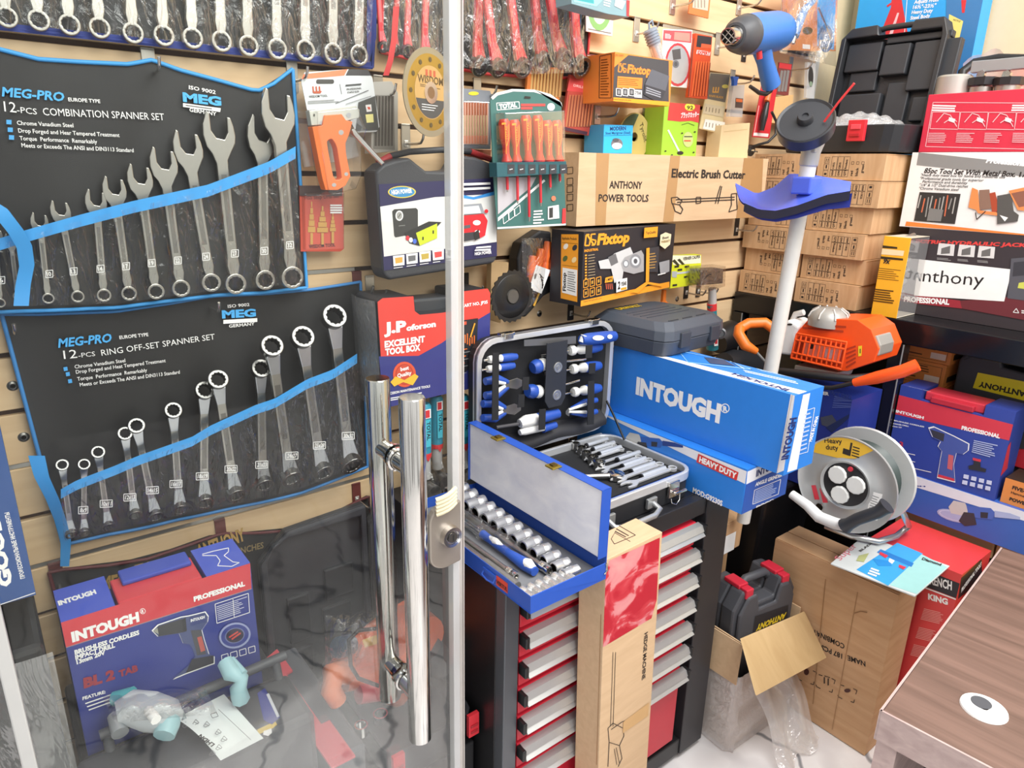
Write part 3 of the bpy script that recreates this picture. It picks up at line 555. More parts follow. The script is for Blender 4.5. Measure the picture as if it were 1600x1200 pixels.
    t = flat('drill_bit_case', 'grey plastic case of long dark drill bits beside the gold cutting disc', 'drill bit case', [(582, 128), (612, 127), (622, 145), (622, 236), (580, 240)], 1.36, .03, m('b9b6ae', .35), pr, part='case'); 
    # cutting disc
    c = wy(672, 145, 1.252); ax = V((sin(R_(20)), -cos(R_(20)), 0)).normalized(); rr = (wy(672, 75, 1.252)-wy(672, 215, 1.252)).length/2
    M = fr(c, V((0, 0, 1)).cross(-ax)*-1 if False else (-ax).cross(V((0, 0, 1)))*1, (0, 0, 1)); t = thing('cutting_disc', 'large gold rimmed diamond cutting disc hanging behind the door edge', 'cutting disc', M)
    b = MB(); GOLD = m('b99a45', .35, .7); GR = m('a39a82', .4, .5); b.lathe((0, .001, 0), (0, -1, 0), [(0, .012), (0, rr), (.002, rr), (.002, rr*.86)], GR, n=48); b.lathe((0, .001, 0), (0, -1, 0), [(.002, rr*.86), (.0022, rr*.6), (.0022, .012), (0, .012)], GOLD, n=48); b.disc(0, 0, rr*.6, m('c9a468', .45, .3), -.0016, 40)
    b.poly([(rr*.58*cos(R_(a)), rr*.58*sin(R_(a))) for a in range(195, 346, 10)], m('4c4a48', .5), -.0019); b.lathe((0, -.001, 0), (0, -1, 0), [(0, .02), (.002, .02), (.002, .011)], CHR, n=24); b.disc(0, 0, .011, m('7a5a3a'), -.0031)
    for a in range(0, 360, 30): b.disc(rr*.73*cos(R_(a)), rr*.73*sin(R_(a)), .0045, m('5a4a28'), -.0019, 12)
    b.text('WISDOM', 0, rr*.2, .014, m('5a4628'), al='c', bold=.02, y=-.0019); b.lines(-rr*.4, rr*.1, rr*.4, rr*.17, 2, m('6a5638'), y=-.0019); b.lines(-rr*.35, -rr*.42, rr*.3, -rr*.25, 3, WHT, y=-.0021, t=.25)
    for x in (-.012, 0, .012): b.rect(x-.0035, rr*.36, x+.0035, rr*.5, m('b85a3c'), -.0019)
    b.build('disc', t)
    # copper bits pack + yellow edge
    flat('folding_ruler', 'yellow flat bar hanging beside the door edge above the black HIGH POWER case', 'ruler', [(707, 142), (717, 138), (714, 236), (705, 236)], 1.37, .006, m('f2cf22', .4), part='bar')
    def pr(F):
        F.q(m('8b8f96'), (722, 158), (764, 160), (764, 226), (721, 226)); F.q(m('e9b7a0'), (723, 160), (763, 162), (763, 226), (722, 225)); F.el(m('e8d23a'), 740, 146, 8, 3)
        for i in range(9):
            x = 725+i*4.4; F.l(m('c97a5c', .35, .5), 2.6, (x, 160), (x, 198)); F.l(m('e3c79a', .35, .5), 2.2, (x, 180), (x, 212)); F.l(m('d98a6c'), 2.6, (x, 212), (x, 224))
    t = flat('drill_bit_pack', 'grey framed pack of copper drill bits beside the screwdriver set', 'drill bit pack', [(719, 140), (724, 138), (766, 142), (769, 150), (767, 233), (716, 232)], 1.36, .012, m('80858c', .45), pr, part='frame'); blist(t, [(721, 156), (766, 158), (765, 229), (720, 229)], 1.3595, 1.352, .95)
    flat('drill_bit_card', 'row of thin copper drill bits hanging behind the grey framed pack', 'drill bit card', [(728, 233), (768, 234), (766, 250), (728, 250)], 1.385, .004, m('a9664a', .5))
    # screwdriver set
    TG = m('3e6b66', .45)
    def pr(F):
        F.q(m('c9d2d0'), *[(767, 152), (775, 145), (800, 139), (835, 140), (860, 147), (875, 158), (879, 168), (877, 160), (858, 151), (834, 144), (802, 143), (778, 149), (770, 156)])
        F.box(WHT, 1, (776, 161), (811, 159), (812, 169), (777, 172)); F.t('TOTAL', 780, 170, 808, 167, 7, INKW, .06); F.q(m('d24a48'), (814, 162), (852, 162), (852, 166), (814, 166)); F.q(m('d24a48'), (814, 167), (832, 167), (832, 171), (814, 171)); F.el(m('cfd8d4'), 861, 167, 6, 6); F.q(m('2a2a2a'), (820, 150), (829, 151), (829, 154), (819, 154))
        F.q(m('b8b4b8'), (777, 277), (838, 277), (830, 292), (778, 335)); F.q(m('dfe6e4'), (778, 340), (850, 280), (852, 283), (778, 346)); F.q(m('cfd8d6'), (777, 355), (884, 349), (884, 352), (777, 358)); F.q(m('d23a3c'), (879, 326), (884, 325), (884, 349), (878, 350)); F.bars(WHT, (834, 328), (850, 327), (850, 350), (833, 351), 5, .5); F.q(WHT, (856, 323), (873, 320), (874, 341), (856, 343)); F.q(m('3a3a3a'), (858, 325), (864, 324), (864, 340), (858, 341)); F.el(m('e07a5a'), 865, 310, 3.5, 4)
        for i, x in enumerate((790, 799, 808)): F.box(WHT, .9, (x-4, 339-i*6), (x+4, 332-i*6), (x+5, 344-i*6), (x-3, 350-i*6))
    Y = 1.265; pts = [(766, 158), (772, 148), (800, 139), (835, 140), (862, 148), (877, 160), (880, 240), (885, 352), (777, 359), (770, 250)]
    t = flat('screwdriver_set', 'dark green carded set of six red and orange screwdrivers', 'screwdriver set', pts, Y, .003, TG, pr)
    for i, (x, y0, l) in enumerate(((790, 186, 300), (806, 187, 318), (824, 180, 346), (842, 180, 322), (857, 188, 296), (872, 188, 285))):
        b = MB(inv(t)); p0, p1 = wy(x-3, y0, Y-.016), wy(x+2, 255, Y-.016); L = (p0-p1).length; Rr = .0125
        b.lathe(p0, p1, [(0, 0), (0, Rr*.7), (L*.08, Rr), (L*.4, Rr*.95), (L*.6, Rr*.65), (L*.8, Rr*.6), (L*.95, Rr*.95), (L, Rr*.8)], m('d8382c', .3), n=12)
        F = PF(b, (0, Y-.0287, 0), (0, -1, 0)); OG = m('f59a3a', .4); F.q(OG, (x-6, y0+6), (x, y0+5), (x+1, y0+8), (x-6, y0+9)); F.l(OG, 1, (x-1, y0+8), (x, y0+30), (x+1, y0+40), (x+1, y0+55)); F.l(OG, 1, (x+5, y0+8), (x+5, y0+30), (x+2, y0+42)); F.t('TOTAL', x+3.4, y0+33, x+3, y0+10, 3.4, OG); b.build('handle', t)
        b = MB(inv(t)); q0, q1 = wy(x+2, 255, Y-.012), wy(x+3, l, Y-.012); b.cyl(q0, q0.lerp(q1, .92), .0032, m('c9323c', .4), n=8); b.cyl(q0.lerp(q1, .92), q1, .002, STL, n=8); b.build('shaft', t)
    b = MB(inv(t)); ext(b, [(776, 254), (885, 252), (886, 271), (777, 277)], Y-.03, Y-.002, m('2c5a62', .4)); F = PF(b, (0, Y-.03, 0), (0, -1, 0))
    for i in range(6): x = 793+i*16.4; F.q(m('3b3d42'), (x, 257), (x+11, 257), (x+11, 271), (x, 272)); F.l(WHT, 1, (x+3, 265), (x+8, 264))
    b.build('holder_strip', t, bev=.001)
    blist(t, [(771, 176), (868, 172), (870, 252), (774, 255)], Y, Y-.036, .96)
    # black case with printed wrap
    Y = 1.29; fp = [(587, 268), (600, 256), (618, 250), (640, 246), (652, 256), (666, 267), (690, 268), (708, 266), (718, 248), (724, 243), (744, 246), (770, 256), (775, 266), (777, 404), (772, 411), (610, 437), (602, 432), (598, 420)]
    t = pth('jump_starter_case', 'black carry case with HIGH POWER wrap showing a red car', 'case', (690, 425), Y); b = MB(inv(t)); ext(b, fp, Y, Y+.055, DKG); ext(b, [(x-2, y+1) for x, y in fp], Y+.057, Y+.11, DKG); b.build('shell', t, bev=.006, seg=3)
    b = MB(inv(t)); pts = [wy(x, y, Y+.045) for x, y in ((590, 255), (610, 244), (640, 237), (690, 234), (735, 237), (765, 248), (776, 258))]; b.tube(pts[:2], .007, m('b53a3c', .4), n=8); b.tube(pts[1:5], .0065, DKG, n=8); b.tube(pts[4:6], .007, m('b53a3c', .4), n=8); b.tube(pts[5:], .0065, DKG, n=8); b.build('carry_handle', t)
    b = MB(inv(t)); N = m('2b2950', .45); ext(b, [(592, 288), (776, 278), (776.5, 400), (600, 423)], Y-.0012, Y, N); F = PF(b, (0, Y-.0013, 0), (0, -1, 0))
    F.q(m('dcdcd8'), (594, 323), (680, 308), (776, 303), (776, 378), (600, 401)); F.q(m('d8d6d2'), (596, 345), (640, 352), (690, 340), (690, 388), (600, 401)); F.q(m('3a8fd8'), (705, 301), (740, 308), (776, 298), (776, 304), (740, 312), (705, 307))
    F.el(m('d8c24a'), 628, 300, 22, 9.5); F.el(m('3a86b8'), 628, 300, 20, 8); F.t('HIGH POWER', 612, 304, 644, 301, 7, INKW, .04); F.q(m('3b3b3a'), (613, 330), (616, 327), (650, 325), (653, 328), (653, 362), (648, 365), (618, 371), (616, 368)); F.el(WHT, 624, 337, 6, 8); F.el(m('9a9a96'), 624, 337, 4.5, 6); F.l(INK, 1, (622, 340), (626, 334)); F.bars(m('8a8a86'), (623, 352), (634, 351), (634, 353), (623, 354), 1)
    F.q(m('2d2d2d'), (632, 364), (670, 346), (690, 347), (655, 384), (640, 380)); F.q(m('c2d030'), (650, 364), (683, 349), (683, 372), (656, 384)); F.el(m('c93a44'), 637, 372, 3, 4); F.el(WHT, 642, 375, 3, 4); F.el(m('4a6ac8'), 648, 377, 3, 4); F.l(INK, 2, (661, 375), (661, 370)); F.l(INK, 2, (677, 365), (677, 360))
    for i, c in enumerate(('d9a24a', '6a6a6c', 'b9a04a', 'd24a48', '8a8a8a')):
        x = 614+i*20.5; y = 406-i*3; F.q(WHT, (x, y-6), (x+18, y-8), (x+18, y+8), (x+1, y+10)); F.q(m(c), (x+3, y-3), (x+15, y-4.5), (x+15, y+4), (x+4, y+6)); F.bars(WHT, (x+1, y+12), (x+16, y+10), (x+16, y+12), (x+1, y+14), 1)
    CR = m('d02a34', .3); F.q(CR, (708, 343), (712, 338), (756, 334), (762, 345), (758, 368), (746, 374), (708, 374)); F.q(m('8f9499'), (711, 337), (716, 322), (722, 320), (752, 318), (757, 333)); F.q(m('c9ced2'), (714, 335), (719, 324), (748, 321), (752, 333)); F.q(m('3a3a3e'), (708, 366), (744, 362), (742, 374), (709, 380)); F.q(m('55585c'), (709, 355), (735, 351), (735, 356), (709, 360)); F.el(WHT, 745, 348, 6, 4); F.el(WHT, 746, 362, 4, 2.5); F.el(CR, 760, 330, 3, 3); F.q(m('2a2a2a'), (740, 364), (748, 358), (750, 372), (742, 376))
    F.bars(WHT, (707, 285), (768, 283), (768, 297), (712, 300), 2, .5, .05); F.t('HIGH POWER', 742, 399, 768, 396, 5, INKW, .02); F.bars(WHT, (745, 385), (768, 383), (768, 392), (741, 393), 2, .6, .1); b.build('printed_wrap', t)
    # red boxed tool box
    Y = 1.275; fp = [(590, 472), (598, 466), (646, 463), (648, 486), (656, 492), (690, 489), (714, 485), (718, 478), (718, 456), (762, 451), (766, 458), (764, 601), (690, 617), (600, 638)]
    t = pth('tool_box_set', 'red and blue EXCELLENT TOOL BOX case in stretch film', 'tool box', (690, 640), Y); b = MB(inv(t)); ext(b, fp, Y+.0015, Y+.11, m('2f3034', .45)); ext(b, [(646, 468), (720, 462), (720, 492), (646, 497)], Y+.04, Y+.1, m('3c3e42', .4)); b.build('shell', t, bev=.008, seg=3)
    b = MB(inv(t)); RD = m('d8453c', .4); NB = m('34397c', .45); ext(b, fp, Y, Y+.0012, RD); F = PF(b, (0, Y, 0), (0, -1, 0)); F.q(NB, (592, 557), (654, 556), (690, 536), (720, 515), (766, 488), (764, 601), (690, 617), (600, 638))
    F.t('J.P', 600, 521, 635, 517, 17, INKW, .05); F.t('oforson', 635, 517, 681, 510, 9, INKW, .05); F.t('EXCELLENT', 601, 543, 664, 534, 10, INKW, .05); F.t('TOOL BOX', 602, 555, 657, 547, 10, INKW, .05); F.t('ART NO. JP35', 725, 480, 762, 474, 5, INKW, .03); F.t('PRECISION MAINTENANCE TOOLS', 602, 618, 672, 605, 4, INKW, .03); F.bars(WHT, (604, 622), (660, 612), (660, 618), (604, 628), 2, .5)
    F.el(m('d8583c'), 632, 585, 18, 20); F.el(m('a8382c'), 632, 585, 14, 16); F.el(m('c9503c'), 632, 585, 13, 15); F.t('best', 626, 580, 639, 577, 6, INKW, .03); F.t('Quality', 621, 590, 643, 585, 6, INKW, .03); F.q(m('e8b83c'), (610, 597), (618, 588), (632, 594), (648, 584), (654, 588), (645, 602), (630, 597), (616, 604))
    F.q(m('26262a'), (713, 502), (747, 497), (745, 545), (736, 575), (713, 590))
    for i in range(8): x = 716+i*3.6; F.l(m('e07030'), 1.6, (x, 520+(i*7) % 9), (x, 540-(i*3) % 5))
    for i in range(4): F.l(m('e07030'), 1.5, (714, 548+i*11), (730-i*2, 545+i*11)); F.l(m('8a8a8a'), 1, (714, 553+i*11), (735-i*2, 549+i*11))
    F.q(m('e0563c'), (713, 505), (729, 502), (729, 507), (713, 510)); F.l(m('e8a030'), 2, (735, 527), (742, 505)); b.build('printed_sleeve', t)
    b = MB(inv(t)); S = [wy(x, y, Y) for x, y in ((589, 470), (600, 640))]
    b.grid(lambda u, v: V((S[0].x*(1-v)+S[1].x*v-.006-.009*sin(u*3.1)*(1+.5*sin(v*11)), Y-.003+.11*u, S[0].z*(1-v)+S[1].z*v)), 10, 16, WRAP); b.build('stretch_film', t)
build_wall_left_goods()
# ================================================================ goods on the right part of the wall
def fixlogo(F, x0, y0, x1, y1, h, mat):  # angular sign followed by the word
    d = ((x1-x0), (y1-y0)); f = lambda u, v: (x0+d[0]*u-d[1]*0, y0+d[1]*u-v*h)
    F.l(mat, h*.13, f(.0, 0), f(.03, 1), f(.1, 1)); F.l(mat, h*.13, f(.0, 0), f(.1, 0), f(.12, .5)); F.l(mat, h*.16, f(.05, 1), f(.2, 0)); F.l(mat, h*.13, f(.24, 1), f(.14, 1), f(.14, .55), f(.25, .4), f(.22, 0), f(.15, 0))
    F.t('Fixtop', x0+d[0]*.27, y0+d[1]*.27, x1, y1, h*1.02, mat, .05, .15)
def build_wall_right_goods():
    OG = m('f0a030', .4); BK = m('2b2b30', .4)
    # brush cutter carton
    def pr(f, b, s):
        F = f['F']; F.q(m('b48d60', .3), (932, 239), (952, 240), (946, 354), (930, 355)); F.q(m('b48d60', .3), (1048, 243), (1063, 243), (1052, 348), (1036, 349)); F.q(m('a98257', .3), (1163, 245), (1193, 246), (1188, 342), (1150, 343))
        F.t('ANTHONY', 952, 294, 1003, 295, 12, INK, .02); F.t('POWER TOOLS', 935, 315, 1013, 315, 12, INK, .02); F.t('Electric Brush Cutter', 1049, 277, 1164, 279, 14, INK, .03)
        F.l(INK, 1.6, (1056, 312), (1148, 308)); F.l(INK, 1.6, (1058, 316), (1148, 312)); F.box(INK, 1.3, (1049, 309), (1058, 308), (1066, 314), (1062, 320), (1050, 318)); F.l(INK, 1.4, (1051, 318), (1055, 330), (1064, 334), (1067, 327), (1062, 320)); F.box(INK, 1.3, (1143, 303), (1151, 302), (1152, 327), (1139, 331), (1143, 320)); F.box(INK, 1.2, (1088, 308), (1095, 308), (1095, 317), (1088, 318)); F.l(INK, 1.3, (1118, 318), (1122, 303), (1126, 290)); F.l(INK, 1.3, (1122, 318), (1128, 291))
        L = f['L']
        for y in (262, 279, 291, 304, 320): L.box(INK, 1, (886, y), (895, y-1), (895, y+9), (886, y+10))
    wbox('brush_cutter_carton', 'long brown carton lettered Electric Brush Cutter lying across the wall hooks', 'carton', (900, 354), (1190, 339), (901, 238), 1.31, .1, CARD2, pr)
    # orange tool box carton
    def pr(f, b, s):
        F = f['F']; F.q(m('46464a'), (982, 86), (1045, 95), (1045, 160), (957, 155), (960, 105)); fixlogo(F, 966, 112, 1017, 117, 13, m('f28a3a')); F.q(m('f28a3a'), (965, 119), (1004, 122), (1003, 139), (964, 137)); F.bars(m('7a4a1c'), (966, 121), (1000, 124), (1000, 135), (966, 133), 4, .3)
        for i in range(3): F.box(WHT, 1, (963+i*10, 138), (971+i*10, 139), (971+i*10, 150), (963+i*10, 149)); F.q(m('8a8a8c'), (965+i*10, 141), (969+i*10, 141), (969+i*10, 147), (965+i*10, 147))
        F.q(WHT, (991, 140), (1003, 141), (1003, 153), (991, 152)); F.t('2YEAR', 992, 147, 1002, 148, 5, INK, .04); F.q(m('5d6068'), (1018, 108), (1046, 119), (1040, 142), (1008, 132)); F.q(m('3a3c42'), (1008, 132), (1040, 142), (1032, 162), (1006, 148)); F.bars(m('9a9ca4'), (1010, 135), (1038, 145), (1034, 154), (1009, 146), 3, .5); F.q(OG, (957, 152), (1046, 159), (1045, 166), (956, 158)); F.t('www.fixtoptools.com', 958, 156, 986, 158, 3, INK, 0); F.t('BS.T30KS', 961, 87, 975, 88, 3, INK, 0)
        L = f['L']; L.box(INK, 1, (937, 88), (955, 84), (955, 153), (936, 153)); L.bars(m('7a4010'), (939, 92), (952, 90), (952, 150), (938, 150), 14, .35)
    wbox('tool_set_carton', 'small orange and black tool set carton on hooks below the grey torch', 'carton', (957, 158), (1046, 166), (960, 81), 1.27, .12, m('ee8b3c', .45), pr)
    # blue and lime boxes standing on the brush cutter carton
    def pr(f, b, s):
        F = f['F']; F.q(m('35b4ee'), (943, 196), (989, 195), (987, 239), (942, 239)); F.t('MODERN', 953, 204, 978, 203, 6, m('16407a'), .04); F.t('Steel Marigrow (Steel)', 946, 210, 985, 209, 4, m('16407a')); F.l(m('1d5f9a'), .7, (944, 212), (988, 211)); F.el(m('8a8f94', .3, .5), 964, 225, 9, 9); F.el(m('d8dadc'), 964, 228, 8, 5); F.el(m('55585c'), 962, 219, 5, 3)
    wbox('hardware_box', 'small bright blue box lettered MODERN standing on the brush cutter carton', 'box', (942, 240), (987, 240), (948, 195), 1.325, .07, m('3f97c8', .45), pr)
    def pr(f, b, s):
        F = f['F']; F.q(m('c5423e'), (1046, 160), (1097, 158), (1092, 192), (1080, 189), (1062, 190), (1043, 188)); F.el(m('f0dc4a'), 1078, 167, 8, 6); F.t('92', 1073, 171, 1083, 171, 6, INK, .03); F.t('ブラックカッター', 1064, 184, 1092, 182, 7, INKW, .03); F.l(WHT, 2.5, (1044, 203), (1062, 238)); F.el(INK, 1063, 239, 5, 3); F.el(m('b8c27a'), 1075, 218, 8, 12); F.l(m('4a6a2a'), .8, (1065, 195), (1075, 192), (1085, 196)); F.bars(INK, (1069, 212), (1082, 212), (1082, 215), (1069, 215), 1); F.bars(m('d2503a'), (1069, 218), (1082, 218), (1082, 222), (1069, 222), 1)
        for x, y in ((1040, 236), (1050, 242), (1084, 238), (1066, 208), (1086, 206)): F.el(INK, x, y, 1.6, 1)
    wbox('cutter_head_box', 'lime green box with red top band standing on the brush cutter carton', 'box', (1033, 244), (1087, 245), (1044, 160), 1.325, .07, m('9bc63a', .45), pr)
    flat('kraft_box', 'plain kraft cardboard box standing on the right end of the brush cutter carton', 'box', [(1128, 196), (1172, 192), (1168, 248), (1122, 247)], 1.35, .05, m('dcc397', .7), lambda F: F.l(m('c9ad7c'), 1, (1131, 206), (1168, 202)))
    # loose discs behind the blue box
    c = wy(990, 214, 1.385); r = (wy(990, 176, 1.385)-c).length; t = thing('grinding_disc', 'dark green and beige grinding disc leaning behind the bright blue box', 'disc', c); b = MB(); b.lathe((0, 0, 0), (0, -1, 0), [(0, .012), (0, r), (.003, r), (.0035, .012)], m('c9b56a', .7), n=36); b.poly([(r*.95*cos(R_(a)), r*.95*sin(R_(a))) for a in range(80, 221, 10)], m('4d6048', .7), -.0045); b.text('Tyrolit', r*.25, r*.55, .014, m('4a4430'), rot=-62, y=-.0045); b.build('disc', t)
    # black pipe welder box
    def pr(f, b, s):
        F = f['F']; L = f['L']; F.q(OG, (907, 470), (1046, 440), (1046, 449), (907, 479)); fixlogo(F, 914, 384, 983, 378, 17, OG); F.t('INDUSTRIAL', 913, 394, 935, 391, 4, OG, .03)
        for i in range(9): F.q(OG, (914, 398+i*4.5), (917, 397.5+i*4.5), (917, 400+i*4.5), (914, 400.5+i*4.5)); F.bars(m('9a8a70'), (919, 398+i*4.5), (932, 396+i*4.5), (932, 398.5+i*4.5), (919, 400.5+i*4.5), 1)
        F.q(m('c9c9c9'), (935, 408), (952, 404), (960, 396), (985, 386), (990, 398), (975, 418), (972, 438), (960, 442), (955, 420), (938, 420)); F.q(m('6a6a6c'), (950, 402), (962, 396), (966, 410), (955, 416)); F.q(m('b5b7ba', .35, .3), (970, 412), (976, 402), (1002, 391), (1006, 398), (1006, 424), (990, 428), (974, 424)); F.el(m('8a8c90'), 978, 412, 5, 6); F.el(m('d8dadc'), 978, 412, 3, 4); F.el(m('8a8c90'), 993, 408, 9, 11); F.el(m('d8dadc'), 993, 408, 6, 7); F.el(m('55575b'), 993, 408, 3, 4)
        F.q(m('3a3b40'), (1012, 388), (1030, 385), (1028, 425), (1010, 425)); F.bars(m('a9834a'), (1015, 395), (1027, 393), (1026, 420), (1014, 421), 6, .4); F.q(OG, (1010, 388), (1015, 387), (1014, 440), (1009, 440)); F.q(OG, (985, 457), (1010, 440), (1035, 444), (1035, 448), (1012, 444), (997, 458)); F.q(m('9a9ca0'), (1030, 410), (1046, 406), (1046, 424), (1032, 430)); F.bars(WHT, (1028, 428), (1045, 424), (1045, 427), (1028, 431), 1)
        for i in range(3):
            for j in range(2): F.box(OG, 1, (912+i*10, 438-i*2+j*15), (919+i*10, 436-i*2+j*15), (919+i*10, 448-i*2+j*15), (912+i*10, 450-i*2+j*15)); F.q(m('b58a3a'), (914+i*10, 441-i*2+j*15), (917+i*10, 440-i*2+j*15), (917+i*10, 445-i*2+j*15), (914+i*10, 446-i*2+j*15))
        F.q(OG, (946, 434), (958, 431), (957, 440), (945, 442)); F.t('1 MIN', 947, 440, 956, 437, 4, INK, .03)
        for i in range(4): F.l(m('b5523a'), 1.5, (947+i*3, 443), (948+i*3, 452))
        F.q(WHT, (963, 438), (980, 434), (980, 452), (963, 457)); F.t('2', 965, 452, 969, 451, 12, INK, .05); F.t('YEAR', 970, 447, 979, 445, 6, INK, .05); F.q(OG, (970, 450), (979, 448), (979, 452), (970, 454)); F.q(OG, (1007, 356), (1028, 354), (1027, 370), (1006, 372)); F.t('TopQuality', 1009, 366, 1025, 364, 4, INK, .02); F.q(m('e9dcb8'), (1032, 367), (1040, 363), (1049, 366), (1047, 382), (1039, 389), (1031, 383)); F.t('Best', 1035, 374, 1045, 372, 4, INK, .03); F.t('WARRANTY', 1033, 380, 1047, 378, 4, m('8a6a20'), .03); F.t('www.fixtoptools.com', 911, 473, 940, 467, 3.5, INK, 0)
        L.q(OG, (877, 366), (904, 366), (902, 472), (876, 466)); L.t('Applicable Products', 878, 374, 901, 375, 4, INK); L.l(m('a06a18'), .8, (878, 379), (903, 381)); L.l(m('a06a18'), .8, (878, 414), (902, 417))
        for x, y, c in ((884, 385, 'f2ece0'), (898, 387, '3a3a3c'), (883, 404, '5a6a3a'), (897, 406, 'f2d8a0')): L.el(m(c), x, y, 3.5, 5, 10, 30)
        L.q(WHT, (879, 418), (902, 422), (901, 463), (878, 457)); L.t('Fixtop', 884, 455, 884, 426, 5, INK, .04); L.bars(m('777777'), (887, 423), (900, 425), (899, 458), (886, 454), 9, .4)
    wbox('pipe_welder_box', 'black and amber boxed pipe welder lettered Fixtop INDUSTRIAL under the brush cutter carton', 'box', (907, 479), (1047, 449), (908, 363), 1.24, .1, BK, pr, hz=True)
    # yellow caliper box
    def pr(F):
        F.q(m('efeccf'), (1049, 399), (1095, 399), (1095, 411), (1052, 414)); F.q(m('3a3a20'), (1050, 408), (1054, 405), (1062, 414), (1058, 415)); F.q(m('3a3a20'), (1058, 406), (1062, 404), (1070, 413), (1066, 414)); F.t('VERNIER CALIPER', 1067, 407, 1094, 403, 5, INK, .03); F.l(m('c9ccd0'), 3, (1050, 428), (1086, 424)); F.q(m('b0b4b8'), (1050, 424), (1058, 424), (1057, 434), (1050, 433))
        for x, y in ((1054, 417), (1059, 422), (1070, 417), (1069, 433), (1051, 446)): F.q(INK, (x, y-1.5), (x+7, y-2.5), (x+7, y+.5), (x, y+1.5))
    flat('caliper_box', 'bright yellow flat vernier caliper box right of the black pipe welder box', 'box', [(1048, 401), (1096, 398), (1095, 444), (1047, 451)], 1.33, .03, m('d7dc2a', .45), pr)
    # torch
    p0, p1 = wy(1015, 45, 1.335), wy(1033, 101, 1.32); d = (p1-p0); t = thing('torch', 'grey ribbed hand lamp with clear barrel hanging from a hook', 'torch', p1); b = MB(inv(t)); GY = m('8a94a2', .4); L = d.length
    pf = [(0, 0), (0, .014)]
    for i in range(5): pf += [(.004+i*.007, .019), (.008+i*.007, .019), (.0085+i*.007, .0165), (.0105+i*.007, .0165)]
    b.lathe(p0, p1, pf+[(.045, .015)], GY, n=20); b.build('head', t); b = MB(inv(t)); b.lathe(p0, p1, [(.04, .016), (L-.004, .0165), (L, .012), (L, 0)], film('clear_barrel', gl=.2, milky=.25), n=20); b.build('barrel', t)
    b = MB(inv(t)); b.cyl(p0+d*.42, p0+d*.97, .0105, m('c3c8ce', .2, .8), n=14); b.build('reflector', t); b = MB(inv(t)); b.tube([p0+V((0, 0, -.003)), p0+V((-.004, 0, .012)), p0+V((.004, -.002, .02)), p0+V((.012, 0, .008))], .003, GY); b.build('hanging_loop', t)
    # saw blade card
    def pr(F):
        F.q(m('d9565a'), (1037, 47), (1081, 49), (1080, 67), (1036, 63)); F.bars(WHT, (1039, 52), (1049, 53), (1049, 61), (1039, 60), 4, .4); F.q(m('b98e80'), (1054, 50), (1078, 52), (1078, 65), (1053, 62)); F.el(m('c8454a'), 1059, 101, 20, 34); F.el(m('d8d8d6', .3, .5), 1059, 101, 17, 30); F.q(m('5a5654'), (1050, 78), (1063, 76), (1064, 92), (1052, 94)); F.q(m('444246'), (1036, 95), (1050, 96), (1049, 120), (1034, 116)); F.el(WHT, 1040, 106, 4, 8); F.el(m('9a9ca0', .3, .6), 1056, 100, 5, 6); F.el(m('5a5a5a'), 1056, 100, 2.5, 3.5)
    flat('circular_saw_card', 'white card with a red rimmed circular saw blade beside the grey torch', 'saw blade', [(1036, 45), (1082, 47), (1078, 138), (1033, 134)], 1.37, .003, m('e9e7e4', .4), pr)
    # orange jigsaw blades
    def pr(F):
        F.q(m('3a3232'), (1090, 55), (1112, 58), (1111, 76), (1088, 73)); F.q(m('e0603a'), (1096, 68), (1111, 70), (1111, 76), (1095, 75)); F.q(m('efe0dc'), (1089, 78), (1110, 81), (1109, 87), (1088, 84)); F.t('EXPERT', 1090, 84, 1109, 86, 5, m('d8442a'), .05); F.l(m('5a4038'), 1, (1084, 60), (1076, 150))
        for i in range(6): F.l(m('f2703a', .35), 2.4, (1088+i*4, 96), (1081+i*4.4, 150)); F.l(m('a83a1c'), .9, (1090+i*4, 98), (1083.2+i*4.4, 150))
    flat('jigsaw_blade_pack', 'slim red and orange pack of long jigsaw blades left of the heat gun nozzle', 'blade pack', [(1087, 52), (1113, 57), (1105, 155), (1076, 152)], 1.36, .012, m('d9532c', .4), pr)
    # knife blades card
    def pr(F):
        F.q(m('6f685e'), (1110, 114), (1141, 117), (1133, 160), (1103, 154)); G = m('d9a24a')
        for x in (1115, 1119, 1123): F.l(G, 2, (x, 136), (x-1, 143))
        F.l(G, 2, (1113, 144), (1123, 144)); F.el(m('d8c860'), 1133, 135, 5, 3); F.t('KNIFE BLADE', 1108, 151, 1130, 154, 3.5, G, .02)
        for a, c in ((162, 'd8c9a6'), (186, 'f3efe6')):
            F.q(m(c), (1102, a), (1133, a+5), (1130, a+21), (1098, a+15))
            for i in range(5): F.l(m('8a7a60'), 1.2, (1104+i*5, a+5+i*.8), (1103+i*5, a+12+i*.8))
    flat('blade_card', 'grey topped cream card of knife blades right of the orange jigsaw blades', 'blade card', [(1110, 113), (1142, 116), (1127, 209), (1093, 201)], 1.375, .004, m('e2cf9f', .5), pr)
    flat('blade_card', 'small orange card of blades at the top edge above the saw blade card', 'blade card', [(1080, -14), (1111, -9), (1107, 29), (1076, 21)], 1.37, .004, m('e07b42', .45), lambda F: (F.q(m('cbb9a6'), (1084, -8), (1108, -4), (1106, 17), (1082, 12)), [F.l(m('8a7a6a'), 1.2, (1086+i*5, 0), (1086+i*5, 12)) for i in range(4)]))
    t = flat('glue_tube', 'clear plastic tube with blue cap hanging left of the heat gun handle', 'tube', [(1146, 134), (1164, 132), (1160, 183), (1140, 182)], 1.35, .014, film('clear_tube', gl=.15, milky=.3), part='tube')
